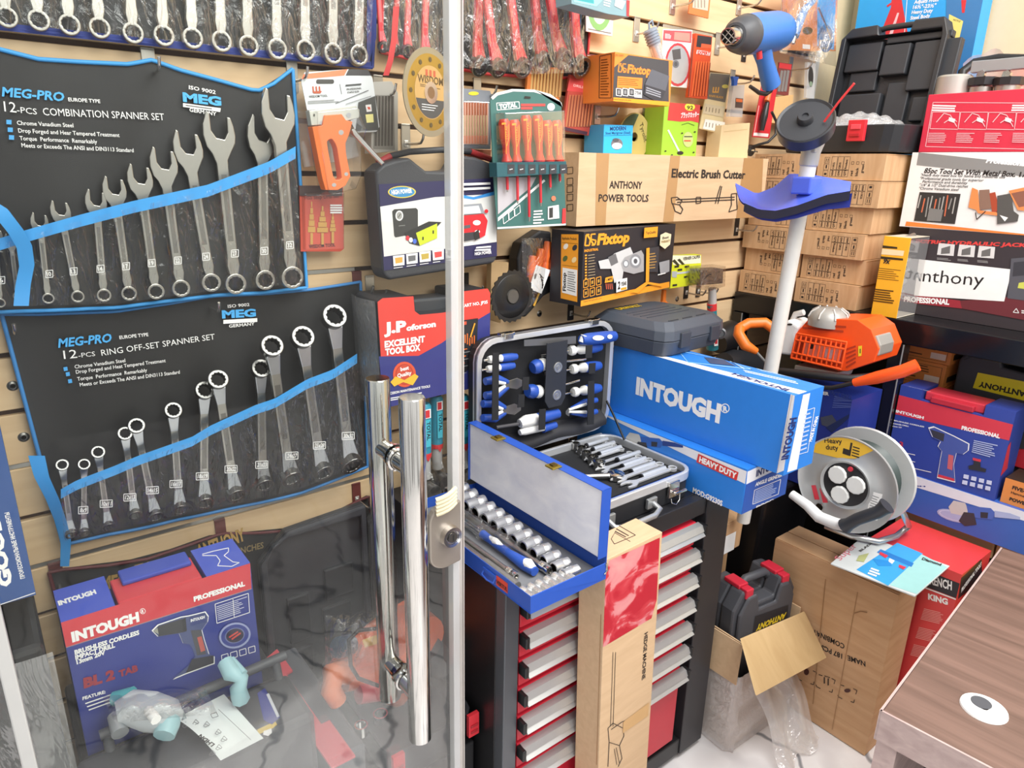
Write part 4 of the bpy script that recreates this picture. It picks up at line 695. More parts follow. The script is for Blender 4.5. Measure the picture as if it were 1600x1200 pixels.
    b = MB(inv(t)); ext(b, [(1145, 119), (1155, 120), (1153, 126), (1152, 134), (1147, 134), (1147, 126)], 1.352, 1.362, m('3a6ac8', .4)); b.build('cap', t, bev=.001); b = MB(inv(t)); ext(b, [(1150, 153), (1161, 154), (1160, 169), (1149, 168)], 1.3485, 1.3495, m('54423c', .5)); F = PF(b, (0, 1.3484, 0), (0, -1, 0)); F.q(m('e0703a'), (1150, 154), (1160, 155), (1160, 160), (1150, 159)); b.build('paper_tag', t)
    # red knife card, bit card
    t = flat('knife_card', 'red card with a black folding knife hanging below the heat gun', 'knife', [(1191, 132), (1214, 140), (1202, 216), (1176, 214)], 1.35, .004, m('c62f35', .4), lambda F: (F.q(m('e9d8d4'), (1178, 207), (1201, 209), (1200, 214), (1177, 212)), F.l(m('f0b0a8'), 1, (1186, 165), (1179, 206)))); b = MB(inv(t)); b.tube([wy(1199, 160, 1.337), wy(1194, 182, 1.335), wy(1190, 204, 1.337)], [.007, .011, .007], m('2a2526', .25), n=10); b.tube([wy(1203, 142, 1.337), wy(1198, 158, 1.335)], [.007, .009], m('e0703a', .4), n=8); b.build('knife', t)
    flat('bit_card', 'small red topped card of grey screw bits right of the heat gun handle', 'bit card', [(1218, 97), (1238, 100), (1232, 150), (1213, 147)], 1.365, .006, m('7a3a34', .5), lambda F: (F.q(m('c9383c'), (1218, 98), (1237, 101), (1236, 109), (1217, 106)), [F.l(m('b5afaa', .3, .6), 4, (1222+i*5, 110), (1217+i*5, 143)) for i in range(3)]))
    flat('kraft_box', 'small kraft box under the screw bit card near the end of the slat wall', 'box', [(1208, 152), (1240, 148), (1236, 195), (1205, 192)], 1.36, .04, m('cfa670', .7))
    flat('clear_pack', 'narrow clear pack with a dark tool hanging at the end of the slat wall', 'pack', [(1262, 97), (1275, 99), (1272, 155), (1260, 153)], 1.36, .01, film('milky_pack', gl=.1, milky=.35), lambda F: (F.el(m('3c3630'), 1267, 120, 4, 16), F.el(m('8a9a80'), 1267, 131, 2.5, 4)))
    # drill packs behind the red roll
    def pr(F):
        for i in range(10): x = 829+i*5; F.l(m('d6b078', .35, .6), 3.4, (x+4, 108), (x, 152)); F.l(m('8a6a3a'), 1, (x+5, 112), (x+2.5, 150))
    flat('drill_bit_pack', 'orange pack of gold twist drills half hidden under the red spanner roll', 'drill bit pack', [(826, 104), (882, 106), (874, 156), (822, 150)], 1.385, .008, m('e07f3a', .45), pr)
    def pr(F):
        F.q(m('cf4a48'), (890, 122), (930, 132), (926, 146), (886, 142)); F.t('DRILL SET', 896, 135, 924, 141, 4, m('f0c0b8'))
        for i in range(9): x = 887+i*4.6; F.l(m('cf8a66', .35, .6), 2.8, (x+4, 148), (x-2, 198)); F.l(m('7a4030'), .9, (x+6, 150), (x, 198))
        F.q(m('4a2a3a'), (881, 198), (918, 206), (917, 211), (880, 203))
    flat('drill_bit_pack', 'red pack of copper drill bits left of the orange tool set carton', 'drill bit pack', [(891, 116), (934, 128), (920, 212), (879, 204)], 1.375, .008, m('b5483c', .45), pr)
    flat('grinder_card', 'small dark red card on a hook left of the orange tool set carton', 'card', [(917, 84), (936, 86), (934, 126), (916, 122)], 1.385, .004, m('6a3634', .5), lambda F: F.q(m('b9a59a'), (918, 86), (934, 89), (933, 97), (918, 94)))
    def pr(F):
        F.el(m('7fae6a'), 937, 16, 18, 32); F.el(m('cfe0c4'), 937, 12, 12, 26); F.el(m('a9c89a'), 936, 10, 7, 14); F.l(m('6a6a6a'), 1.2, (919, 45), (955, 52))
    flat('disc_card', 'white card with a pale green cutting disc above the orange tool set carton', 'disc card', [(916, -8), (960, -2), (957, 57), (916, 49)], 1.38, .004, m('e6d6cf', .45), pr)
    def pr(F):
        F.q(m('8fe0e2'), (895, -10), (945, -4), (932, 10), (897, 3)); F.q(m('3a9ba0'), (900, -10), (928, -6), (928, 6), (900, 0)); F.bars(WHT, (944, -6), (955, -4), (955, 13), (943, 9), 4, .5); F.q(m('d23c42'), (979, 0), (984, 1), (983, 26), (979, 25)); F.q(m('d9dcde'), (962, -2), (978, 2), (972, 15), (960, 9))
    flat('teal_case', 'teal and grey carded tool set at the top edge beside the red spanner roll', 'tool set', [(893, -40), (985, -36), (983, 27), (950, 22), (893, 6)], 1.21, .05, m('7f9ea6', .45), pr)
    # clear wrapped spray gun
    Y = 1.33
    def pr(F):
        F.q(m('d88a50'), (1224, 0), (1277, -2), (1277, 80), (1224, 78)); F.q(m('5f9ad0'), (1277, -2), (1306, -2), (1303, 78), (1277, 72)); F.el(m('3a5a86'), 1290, 60, 12, 22); F.q(m('efe9e2'), (1254, 69), (1266, 70), (1266, 77), (1254, 76)); F.el(m('6f5a30'), 1262, 48, 8, 6)
        for y in (15, 25, 40, 51, 61): F.box(m('8a5a30'), 1, (1226, y), (1229, y), (1229, y+4), (1226, y+4))
    t = flat('spray_gun_pack', 'clear bag with a blue spray gun on orange card at the end of the wall', 'spray gun', [(1223, -30), (1310, -34), (1306, 80), (1223, 78)], Y, .003, m('d88a50', .5), pr)
    b = MB(inv(t)); b.tube([wy(1240, 56, Y-.03), wy(1248, 38, Y-.03), wy(1256, 18, Y-.03)], [.016, .013, .012], m('4a80c0', .35), n=10); b.tube([wy(1238, 68, Y-.03), wy(1241, 56, Y-.03)], [.008, .009], CHR, n=8); b.tube([wy(1256, 16, Y-.03), wy(1270, 2, Y-.03), wy(1262, -14, Y-.03)], .011, m('4a80c0', .35), n=10); b.build('spray_gun', t)
    b = MB(inv(t)); b.tube([wy(1279, 12, Y-.02), wy(1290, 38, Y-.02), wy(1298, 60, Y-.02), wy(1292, 76, Y-.02), wy(1280, 74, Y-.02), wy(1282, 64, Y-.02), wy(1296, 62, Y-.02)], .003, CHR); b.build('air_hose', t)
    b = MB(inv(t)); b.grid(lambda u, v: wy(1222+88*u-4*v, -34+v*(116+22*u), Y-.05-.012*sin(u*9+v*7)), 14, 16, CRINK); b.build('clear_bag', t)
    # heat gun
    n0, n1 = wy(1137, 57, 1.18), wy(1222, 48, 1.24); d = (n1-n0).normalized(); L = (n1-n0).length; t = thing('heat_gun', 'blue heat gun with grey collar and chrome nozzle hung on the wall', 'heat gun', n1)
    BL = m('3f76c2', .38); b = MB(inv(t)); b.lathe(n0, n1, [(L*.27, .034), (L*.29, .047), (L*.45, .05), (L*.85, .051), (L*.95, .047), (L, .03), (L, 0)], BL, n=28)
    q = [(L*.5, .04), (L*.58, .06)]; H0 = wy(1190, 76, 1.215); H1 = wy(1205, 133, 1.225); a = (H1-H0).normalized(); b.tube([wy(1188, 62, 1.215), H0, H0.lerp(H1, .35), H0.lerp(H1, .8), H1], [.03, .026, .022, .025, .026], BL, n=14); b.build('body', t)
    b = MB(inv(t)); b.lathe(n0, n1, [(L*.11, .024), (L*.115, .031), (L*.16, .036), (L*.18, .042), (L*.27, .0475), (L*.275, .045), (L*.30, .049)], m('47484c', .45), n=28); b.build('collar', t)
    b = MB(inv(t)); b.lathe(n0, n1, [(0, .017), (0, .02), (L*.09, .0205), (L*.12, .025), (L*.12, .017), (L*.03, .016), (0, .017)], CHR, n=24); b.lathe(n0, n1, [(L*.1, 0), (L*.1, .017)], BLK, n=20); up_ = d.orthogonal().normalized(); sd = d.cross(up_)
    for k in (-.006, .006): b.cyl(n0+up_*k-sd*.016+d*.003, n0+up_*k+sd*.016+d*.003, .0012, STL, n=6); b.cyl(n0+sd*k-up_*.016+d*.003, n0+sd*k+up_*.016+d*.003, .0012, STL, n=6)
    b.build('nozzle', t); b = MB(inv(t)); b.tube([wy(1186, 80, 1.186), wy(1187, 92, 1.186)], .0075, m('c92f35', .35), n=8); b.build('trigger', t)
    b = MB(inv(t)); sgn = -sd if sd.y > 0 else sd; F = PF(b, n0.lerp(n1, .72)+V((0, -.0535, 0)), (0, -1, 0)); F.q(m('2d2f36'), (1191, 42), (1209, 40), (1209, 54), (1192, 55)); F.box(m('d8c9a8'), .8, (1191, 42), (1209, 40), (1209, 54), (1192, 55)); F.t('HEAT GUN', 1193, 50, 1207, 48, 4.5, INKW, .02); b.build('name_plate', t)
    b = MB(inv(t)); b.tube([H1, wy(1203, 142, 1.225), wy(1197, 147, 1.225), wy(1186, 145, 1.225), wy(1172, 135, 1.225)], [.01, .008, .006, .006, .005], BLK); b.build('cord', t)
    t = pth('power_plug', 'black two pin plug and cord lying on the end of the brush cutter carton', 'plug', (1175, 238), 1.345); b = MB(inv(t)); P = wy(1175, 236, 1.345); b.cyl(P, P+V((.0, .022, .004)), .016, BLK, n=18); b.tube([P+V((0, .015, .008)), wy(1185, 226, 1.33), wy(1200, 222, 1.3), wy(1212, 210, 1.3), wy(1213, 190, 1.3), wy(1206, 175, 1.3)], .004, BLK); b.build('plug_body', t); b = MB(inv(t))
    for k in (-.007, .007): b.cyl(P+V((k, -.002, -k*.3)), P+V((k, -.014, -k*.3)), .0028, CHR, n=10)
    b.build('pin', t)
    # gloves bag and saw blade
    Y = 1.364; t = pth('glove_bag', 'black zip bag with orange cable tools behind its clear window', 'bag', (830, 500), Y); b = MB(inv(t)); fp = [(815, 380), (830, 370), (845, 360), (862, 362), (864, 420), (865, 455), (850, 463), (832, 485), (822, 496), (811, 494), (810, 430), (809, 405)]; ext(b, fp, Y, Y+.04, m('242426', .5)); b.build('shell', t, bev=.006, seg=3)
    b = MB(inv(t)); 
    for pts, w in (([(828, 440), (832, 400)], .012), ([(838, 425), (846, 390)], .013), ([(850, 420), (856, 378)], .012), ([(858, 430), (864, 400)], .012), ([(845, 440), (853, 405)], .013)):
        b.tube([wy(*pts[0], Y-.004), wy((pts[0][0]+pts[1][0])/2, (pts[0][1]+pts[1][1])/2, Y-.01), wy(*pts[1], Y-.005)], [w*.7, w, w*.8], m('f0702f', .4), n=9)
    b.tube([wy(824, 480, Y-.004), wy(829, 445, Y-.004)], .004, m('e0402f', .4)); b.tube([wy(834, 478, Y-.004), wy(842, 458, Y-.004)], .003, m('e8b03a', .4)); b.build('tool_handle', t)
    b = MB(inv(t)); F = PF(b, (0, Y-.022, 0), (0, -1, 0)); F.q(WHT, (838, 414), (860, 422), (846, 459), (827, 451)); [F.l(INK, 1.6, (843+i*1.5, 428+i*4), (849-i*.5, 435+i*4)) for i in range(5)]; b.build('paper_tag', t)
    b = MB(inv(t)); b.grid(lambda u, v: wy(815+u*(44-16*v)+4*v, 372+v*116-u*v*25, Y-.024-.006*sin(u*3)), 8, 12, CRINK); b.build('clear_window', t)
    c = wy(800, 463, 1.30); r = (wy(800, 421, 1.30)-c).length; t = thing('circular_saw_disc', 'dark round saw blade hanging left of the black zip bag', 'saw blade', c); b = MB(); O = []; I = []
    for i in range(48): a = 2*pi*i/48; k = r*(1 if i % 2 else .93); O.append((k*cos(a+.05*(i % 2)), k*sin(a+.05*(i % 2)))); I.append((.012*cos(a), .012*sin(a)))
    b.ring(O, I, -.0015, .0015, m('3a3836', .3, .5)); b.lathe((0, -.0018, 0), (0, -1, 0), [(0, r*.82), (.0008, r*.8), (.0008, .02)], m('1c1b1b', .25), n=40); b.lathe((0, -.002, 0), (0, -1, 0), [(0, .018), (.004, .016), (.004, 0)], m('77746e', .3, .8), n=20); b.build('blade', t)
    flat('kraft_bag', 'plain kraft paper bag hanging behind the door edge above the tool case', 'bag', [(768, 408), (795, 410), (792, 470), (782, 505), (766, 500)], 1.37, .02, m('cfae80', .8, bump=.4), part='bag')
    # orange clamp and hammer
    flat('spring_clamp', 'orange plastic handle hanging under the black pipe welder box', 'clamp', [(1038, 453), (1042, 453), (1041, 470), (1055, 481), (1056, 487), (1024, 487), (1036, 472)], 1.36, .012, m('ee8030', .4), part='handle', bev=.002)
    Y = 1.30; t = pth('hammer', 'club hammer with teal and red grip hung beside the yellow caliper box', 'hammer', (1113, 545), Y); b = MB(inv(t)); P = [wy(1113, 450, Y), wy(1112, 476, Y), wy(1113, 500, Y), wy(1113, 530, Y), wy(1113, 545, Y)]; GY = m('b9b6b2', .4)
    b.lathe(P[0], P[4], [(0, .012), ((P[1]-P[0]).length, .0135)], GY, n=14); b.tube([P[1], P[2], P[3], P[4]], [.0145, .015, .018, .019], m('2c7f8a', .4), n=14); b.tube([P[1]+V((0, 0, .004)), P[1].lerp(P[2], .35)], [.0152, .0148], m('d8383c', .4), n=14); b.build('handle', t)
    b = MB(inv(t)); F = PF(b, (0, Y-.021, 0), (0, -1, 0)); F.q(m('3fb0c0'), (1113, 492), (1119, 500), (1120, 530), (1114, 534)); F.t('TOTAL', 1117, 522, 1117, 500, 4, INKW, .04); F.q(WHT, (1116, 527), (1122, 525), (1122, 540), (1116, 541)); F.q(m('c92f35'), (1117, 530), (1121, 529), (1121, 537), (1117, 538)); b.build('grip_print', t)
    b = MB(inv(t)); ext(b, [(1096, 422), (1131, 420), (1130, 443), (1095, 446)], Y-.02, Y+.025, m('5f5a58', .4, .4)); b.build('head', t, bev=.004); b = MB(inv(t)); ext(b, [(1094, 419), (1134, 416), (1133, 447), (1118, 452), (1110, 455), (1093, 449)], Y-.023, Y+.028, CRINK); b.build('film_wrap', t)
build_wall_right_goods()
# ================================================================ on and before the tool cabinet
def build_socket_set():
    x0, x1, y0, y1, z0 = .676, .862, .795, 1.225, .8005
    BX = m('2a55b4', .35); W, L = x1-x0, y1-y0
    t = thing('socket_set_box', 'open blue steel socket set box with white padded lid on the tool cabinet', 'socket set box', fr((x0, y0, z0), (1, 0, 0)))
    b = MB(); b.box(0, W, 0, L, 0, .0015, BX); b.box(0, W, 0, .0015, .0015, .036, BX); b.box(0, W, L-.0015, L, .0015, .036, BX); b.box(0, .0015, .0015, L-.0015, .0015, .036, BX); b.box(W-.0015, W, .0015, L-.0015, .0015, .036, BX); b.build('tray', t, bev=.0008)
    b = MB(); b.box(.003, W-.003, .003, L-.003, .0016, .012, m('76787c', .7)); b.build('grey_insert', t)
    b = MB(); b.box(W-.001, W+.0005, 0, L, .036, .193, BX); b.box(W-.024, W-.001, 0, .0015, .05, .193, BX); b.box(W-.024, W-.001, L-.0015, L, .05, .193, BX); b.box(W-.024, W-.001, 0, L, .1915, .193, BX); ld = b.build('lid', t, bev=.0006)
    b = MB(); b.box(W-.02, W-.0011, .0016, L-.0016, .052, .1914, wood('quilted_foam', 'dcdde8', 'f2f2f6', (8, 14, 26), .8)); b.build('lid_pad', ld, bev=.002)
    for y in (.12, .33):
        b = MB(); b.tube([(0, y-.018, .022), (-.006, y-.018, .012), (-.008, y, .01), (-.006, y+.018, .012), (0, y+.018, .022)], .0018, BX); b.box(-.003, 0, y-.02, y+.02, .018, .026, BX); b.build('latch', t, bev=.0005)
    for y in (.13, .31):
        b = MB(); b.box(W-.04, W-.016, y-.012, y+.012, .1935, .197, m('b9a24a', .3, .8)); b.box(W-.034, W-.022, y-.006, y+.006, .197, .2, m('5a4a20', .4, .5)); b.build('hasp', ld, bev=.0006)
    b = MB(); b.tube([(W-.002, -.001, .036), (W+.002, -.002, .02), (W-.006, -.002, .014)], .0015, STL); b.build('hinge_wire', t)
    b = MB(); M = LEFT(L); b.rect(L-.1, .007, L-.065, .028, m('d8452f', .5), M=M); b.text('VERTUL', L-.099, .011, .008, INK, w=.033, bold=.03, M=M); b.build('brand_sticker', t)
    def sock(r, l):
        b = MB(); n = 20; b.lathe((0, 0, 0), (0, 1, 0), [(l, .0), (l, r*.86), (l-.05, r*.95), (l*.62, r*.95), (l*.6, r*.9), (l*.55, r*.9), (l*.53, r), (.05, r), (0, r*.94), (0, r*.76)], m('e2e3e4', .27, .9), n=24); O = []
        b.lathe((0, 0, 0), (0, 1, 0), [(0, r*.76), (l*.4, r*.74), (l*.4, 0)], m('3a3836', .4, .8), n=12, smooth=False); return b.build('socket', None)
    proto = sock(1, 3.2); first = True
    Zf = z0+.0125
    for i in range(13):
        y = y0+.03+i*.0285+i*i*.0004; r = .0112+i*.00048; M = fr((x0+.104, y, Zf+r), (0, -1, 0), (0, 0, 1)) @ Matrix.Diagonal((r, r, r, 1))
        o = proto if first else proto.copy()
        if not first: COL.objects.link(o)
        first = False; o.matrix_world = M; o.name = 'socket'; tag(o, f'large chrome socket, {ORD[i]} from the front in the row beside the white lid pad', 'socket', 'sockets along the lid')
    for i in range(6):
        r = .0096; M = fr((x0+.012+i*.0193, y0+.006, Zf+r), (1, 0, 0), (0, 0, 1)) @ Matrix.Diagonal((r, r*1.15, r, 1)); o = proto.copy(); COL.objects.link(o); o.matrix_world = M; tag(o, f'small chrome socket, {ORD[i]} from the cabinet edge at the front end of the blue box', 'socket', 'sockets at the front end')
    def bar(x, ya, yb, r, label, head):
        t = thing('extension_bar', label, 'bar', (x, y0+ya, Zf)); b = MB(); L = yb-ya; b.cyl((0, .001, r*1.2), (0, L, r*1.2), r, STL, n=14); b.build('rod', t)
        if head:
            b = MB(); b.lathe((0, -.028, r*1.45), (0, 1, r*1.45), [(0, r*.8), (0, r*1.4), (.012, r*1.4), (.014, r*1.2), (.017, r*1.4), (.027, r*1.4), (.0285, 0)], CHR, n=18); b.build('socket_head', t)
    bar(x0+.094, .085, .36, .0068, 'long chrome extension bar beside the row of large sockets', True)
    bar(x0+.033, .11, .34, .006, 'shorter chrome extension bar at the outer side of the blue socket box', True)
    t = thing('breaker_bar', 'thick knurled chrome T bar handle along the outer edge of the blue socket box', 'bar', (x0+.0135, y0+.055, Zf)); b = MB(); b.cyl((0, 0, .0095), (0, .10, .0095), .0092, m('a9a7a2', .45, 1, bump=.5, scale=900), n=16); b.build('knurled_grip', t); b = MB(); b.cyl((0, .1, .0095), (0, .29, .0095), .0075, STL, n=16); b.build('rod', t)
    t = thing('ratchet', 'ratchet with blue and white handle in a crumpled clear bag in the socket box', 'ratchet', (x0+.068, y0+.07, Zf)); b = MB(); P = [(0, 0, .012), (0, .03, .013), (0, .08, .012), (0, .14, .013), (0, .17, .014)]; b.tube(P, [.009, .0125, .0085, .008, .009], m('2f56b0', .35), n=14); b.build('grip', t)
    b = MB(); b.tube([(0, .004, .0155), (0, .02, .019), (0, .04, .016)], [.007, .0105, .006], WHT, n=12); b.tube([(0, .1, .0165), (0, .125, .0175), (0, .15, .0165)], [.004, .0075, .004], WHT, n=10); b.build('grip_inlay', t); b = MB(); b.tube([(0, .17, .014), (0, .27, .014)], .007, CHR); b.lathe((0, .29, .004), (0, .29, 1), [(0, .018), (.016, .018), (.018, .012), (.018, 0)], CHR, n=20); b.build('ratchet_head', t)
    b = MB(); b.grid(lambda u, v: V((-.02+.045*u+.004*sin(v*9), .07+v*.24, .03+.006*sin(u*9+v*13)+.005*sin(v*31+u*4)-.012*abs(u-.5))), 10, 24, CRINK); b.build('clear_bag', t)
build_socket_set()
def build_hammers():
    TE = m('2a8fa8', .4); pr = None
    for i, (x, y, h, lab) in enumerate(((.768, 1.30, .232, 'teal gripped hammer standing head down, the one next to the steel door pull'), (.82, 1.332, .243, 'teal gripped hammer standing head down, partly hidden by the door edge'), (.874, 1.30, .228, 'teal gripped hammer standing head down beside the blue box lid'))):
        M = Matrix.Translation((x, y, .8005)) @ Matrix.Scale(1, 4)
        if pr: copytree(pr, M, lab); continue
        pr = t = thing('hammer', lab, 'hammer', M, 'upright teal hammers'); b = MB(); b.tube([(0, 0, .1), (0, 0, .14), (0, 0, .19), (0, 0, .225), (0, 0, .232)], [.0145, .0155, .0165, .0165, .012], TE, n=16); b.build('grip', t)
        b = MB(); b.cyl((0, 0, .045), (0, 0, .112), .0128, m('b3b1ae', .4), n=14); b.build('shaft', t); b = MB()
        b.add([(.0158*cos(a)*k, .0158*sin(a)*k, z) for a, k, z in [(2*pi*i/16, 1, .112) for i in range(16)]+[(2*pi*i/16, .97, .092 if i % 4 == 0 else .101) for i in range(16)]], [(i, (i+1) % 16, 16+(i+1) % 16, 16+i) for i in range(16)], m('d8383c', .4)); b.build('red_collar', t)
        b = MB(); F = fr((-.001, -.0172, 0), (1, 0, 0)); b.rect(-.008, .2, .008, .222, WHT, M=F); b.rect(-.006, .202, .005, .22, m('d0323a'), y=-.0008, M=F); b.rect(-.007, .13, .007, .197, m('45b5c8'), M=F); b.text('TOTAL', -.003, .192, .009, m('14323a'), w=.045, rot=-90, bold=.03, M=F); b.build('grip_lettering', t)
        b = MB(); b.lathe((0, -.042, .0205), (0, 1, .0205), [(0, 0), (0, .0185), (.004, .02), (.03, .018), (.055, .018), (.08, .02), (.084, .0185), (.084, 0)], m('8f8c88', .3, .8), n=18); b.build('head', t); b = MB(); b.grid(lambda u, v: V(((.018+.006*sin(v*3.1))*cos(u*6.283), (.03+.017*sin(v*3.1))*sin(u*6.283)*1.1, .002+v*.07+.004*sin(u*31))), 20, 8, CRINK); b.build('film_wrap', t)
build_hammers()
def build_tool_case():
    X0, X1, YB, YF, Z0, ZR = .872, 1.296, 1.225, .93, .8005, .868
    ALU = m('e4e6e8', .32, .6); FB = m('17181b', .8); BLU2 = m('2a50a8', .35)
    t = thing('tool_case', 'open black tool case with aluminium rims full of blue and white tools', 'tool case', (X0, YF, Z0)); W = X1-X0; Dp = YB-YF
    top = lambda z, e=0, r=.045: rrect(-e, -e, W+e, Dp+e, r)
    def slab(z0, z1, e, mat, b): P = rrect(-e, -e, W+e, Dp+e, .045); n = len(P); b.add([(x, y, z0) for x, y in P]+[(x, y, z1) for x, y in P], [tuple(range(n-1, -1, -1)), tuple(range(n, 2*n))]+[(i, (i+1) % n, n+(i+1) % n, n+i) for i in range(n)], mat)
    b = MB(); slab(0, .046, 0, m('222326', .45), b); b.build('base', t, bev=.003)
    b = MB(); M = fr((0, 0, .047), (1, 0, 0), (0, 1, 0)); O, I = rrect(-.003, -.003, W+.003, Dp+.003, .047), rrect(.006, .006, W-.006, Dp-.006, .04); b.ring(O, I, -.021, 0, ALU, M=M); b.build('base_rim', t, bev=.002)
    b = MB(); P = rrect(.007, .007, W-.007, Dp-.007, .04); b.add([(x, y, .05) for x, y in P], [tuple(range(len(P)))], FB); 
    for y in (.1,): pass
    b.box(.02, W-.05, .03, .05, .05, .054, FB); b.build('foam_tray', t)
    b = MB(); b.box(.02, W-.02, .0075, .02, .05, .0585, BLU2); b.box(.0075, .02, .05, Dp-.05, .05, .0585, BLU2); b.build('blue_liner', t)
    # lid
    LZ0, LX0, LX1, LZ1, LY = .886, .868, 1.296, 1.176, 1.232
    M = Matrix.Translation((LX0-X0, LY-YF, LZ0-Z0)) ; LW, LH = LX1-LX0, LZ1-LZ0
    P = rrect(0, 0, LW, LH, .05); b = MB(M); b.prism(P, .012, .038, m('222326', .45)); lid = b.build('lid', t, bev=.004)
    b = MB(M); b.ring(rrect(-.004, -.004, LW+.004, LH+.004, .053), rrect(.008, .008, LW-.008, LH-.008, .044), -.006, .0115, ALU); b.ring(rrect(-.0045, -.0045, LW+.0045, LH+.0045, .053), rrect(-.0035, -.0035, LW+.0035, LH+.0035, .053), -.002, .006, m('6b6d70', .4, .5)); b.build('lid_rim', lid, bev=.002)
    b = MB(M); b.prism(rrect(.009, .009, LW-.009, LH-.009, .043), .0095, .0119, FB); b.build('lid_panel', lid)
    for u in (.19, .83):
        b = MB(M); b.box(u*LW-.02, u*LW+.02, -.008, .008, LH+.0045, LH+.012, CHR); b.box(u*LW-.012, u*LW+.012, -.012, -.006, LH-.002, LH+.012, CHR); b.build('lid_latch', lid, bev=.001)
    b = MB(M); b.grid(lambda u, v: V((.02+u*(LW-.04), -.02+.028*v-.012*sin(v*3.1), .008+.036*v+.004*sin(u*14))), 16, 6, m('26262a', .6)); b.build('lid_flap', lid)
    # leather strap over the middle
    s0 = LW*.49; b = MB(M); b.prism([(s0-.033, LH-.02), (s0+.033, LH-.02), (s0+.033, .125), (s0+.02, .105), (s0-.02, .105), (s0-.033, .125)], -.034, -.031, m('2c2e33', .4)); st = b.build('strap', lid, bev=.001)
    for z in (LH-.085, LH-.155):
        b = MB(M); b.lathe((s0+.004, -.0341, z), (s0+.004, -1, z), [(0, .0135), (.002, .0125), (.002, .0085), (.0008, .008), (.001, .005), (.0028, .0045), (.0028, 0)], m('b9b9b6', .3, .8), n=20); b.build('snap', st)
    # tools strapped in the lid: positions along the lid plane
    G = inv(t); LM = t.matrix_world @ M
    PL = LM @ V((0, -.012, 0)); 
    def lp(x, y, o=0): return wp(x, y, PL+V((0, -o, 0)), (0, -1, 0))
    WH = m('e6e6e2', .4)
    def tool(name, lab, cat, px): return thing(name, lab, cat, lp(*px), 'tools strapped in the case lid')
    def driver(lab, h0, h1, tip, r=.013):
        q = tool('screwdriver', lab, 'screwdriver', h0); Q = inv(q); a, c = lp(*h0), lp(*h1); L = (c-a).length; b = MB(Q)
        b.lathe(a, c, [(0, 0), (0, r*.8), (.006, r), (.014, r*.95), (.02, r*.6), (.028, r*.62), (.034, r*.95), (L*.5, r)], WH, n=14); b.build('grip_collar', q)
        b = MB(Q); b.lathe(a, c, [(L*.45, r*.98), (L*.6, r*1.08), (L*.85, r*1.02), (L, r*.8), (L, 0)], BLU2, n=14); b.build('grip', q); b = MB(Q); b.cyl(a+(a-c)*.01, lp(*tip), .003, CHR, n=8); b.build('shaft', q)
    driver('blue and white screwdriver, topmost on the far side of the open case lid', (890, 548), (938, 542), (845, 556)); driver('blue and white screwdriver, second down on the far side of the open case lid', (893, 577), (937, 571), (850, 584)); driver('blue and white screwdriver, third down on the far side of the open case lid', (895, 613), (937, 606), (868, 618))
    driver('short blue handled driver, upper one on the near side of the open case lid', (763, 562), (807, 557), (757, 563), .009); driver('short blue handled driver, lower one on the near side of the open case lid', (761, 577), (803, 571), (754, 578), .009)
    driver('stubby white screwdriver left of the leather strap in the case lid', (852, 568), (832, 575), (915, 561), .0165); driver('stubby white screwdriver below the leather strap in the case lid', (845, 612), (824, 611), (905, 594), .0165)
    q = tool('hand_saw', 'blue handled flat saw across the top of the open case lid', 'saw', (930, 535)); b = MB(inv(q)); F = [(819, 531), (900, 525), (900, 537), (819, 541)]; b.add([lp(*p, .01) for p in F]+[lp(*p, .008) for p in F], [(0, 1, 2, 3), (7, 6, 5, 4), (0, 4, 5, 1), (2, 6, 7, 3), (1, 5, 6, 2), (3, 7, 4, 0)], m('77787a', .4, .6)); b.build('blade', q)
    b = MB(inv(q)); b.tube([lp(908, 531, .012), lp(918, 530, .012), lp(945, 527, .012), lp(960, 525, .012)], [.012, .0155, .016, .013], BLU2, n=12); b.build('grip', q); b = MB(inv(q)); F2 = PF(b, PL+V((0, -.0285, 0)), (0, -1, 0)); F2.el(WHT, 935, 528, 9, 4); F2.el(WHT, 953, 526, 4, 3.5); b.tube([lp(909, 535, .012), lp(913, 524, .012)], .009, WH, n=10); b.build('grip_inlay', q)
    def pliers(lab, base, mid, tip, s=1):
        q = tool('pliers', lab, 'pliers', mid); Q = inv(q); bx, by = base; mx, my = mid
        for k in (-1, 1):
            b = MB(Q); b.tube([lp(bx, by+k*11*s, .008), lp((bx+mx)/2, (by+my)/2+k*12*s, .008), lp(mx-4*s, my+k*4*s, .008)], [.009*s, .0105*s, .006*s], BLU2, n=9); h = b.build('handle', q)
            b = MB(Q); b.tube([lp(bx+(mx-bx)*.45, by+(my-by)*.45+k*8*s, .014), lp(mx-8*s, my+k*2*s, .013)], [.006*s, .004*s], WH, n=8); b.build('grip_inlay', h)
        b = MB(Q); tx, ty = tip; dx, dy = tx-mx, ty-my; F = [(mx-6*s, my-5*s), (mx+dx*.5, my+dy*.5-9*s), (tx, ty-3*s), (tx, ty+3*s), (mx+dx*.5, my+dy*.5+9*s), (mx-6*s, my+5*s)]; n = 6
        b.add([lp(*p, .013) for p in F]+[lp(*p, .004) for p in F], [tuple(range(n)), tuple(range(2*n-1, n-1, -1))]+[(i, n+i, n+(i+1) % n, (i+1) % n) for i in range(n)], m('8b8a86', .35, .8)); b.build('jaw', q, bev=.001)
    pliers('blue handled pliers, upper pair on the near side of the open case lid', (758, 607), (797, 601), (819, 598)); pliers('blue handled pliers, lower pair on the near side of the open case lid', (754, 642), (793, 641), (814, 638)); pliers('small blue handled pliers on the far side of the open case lid', (932, 634), (895, 642), (884, 645), .8)
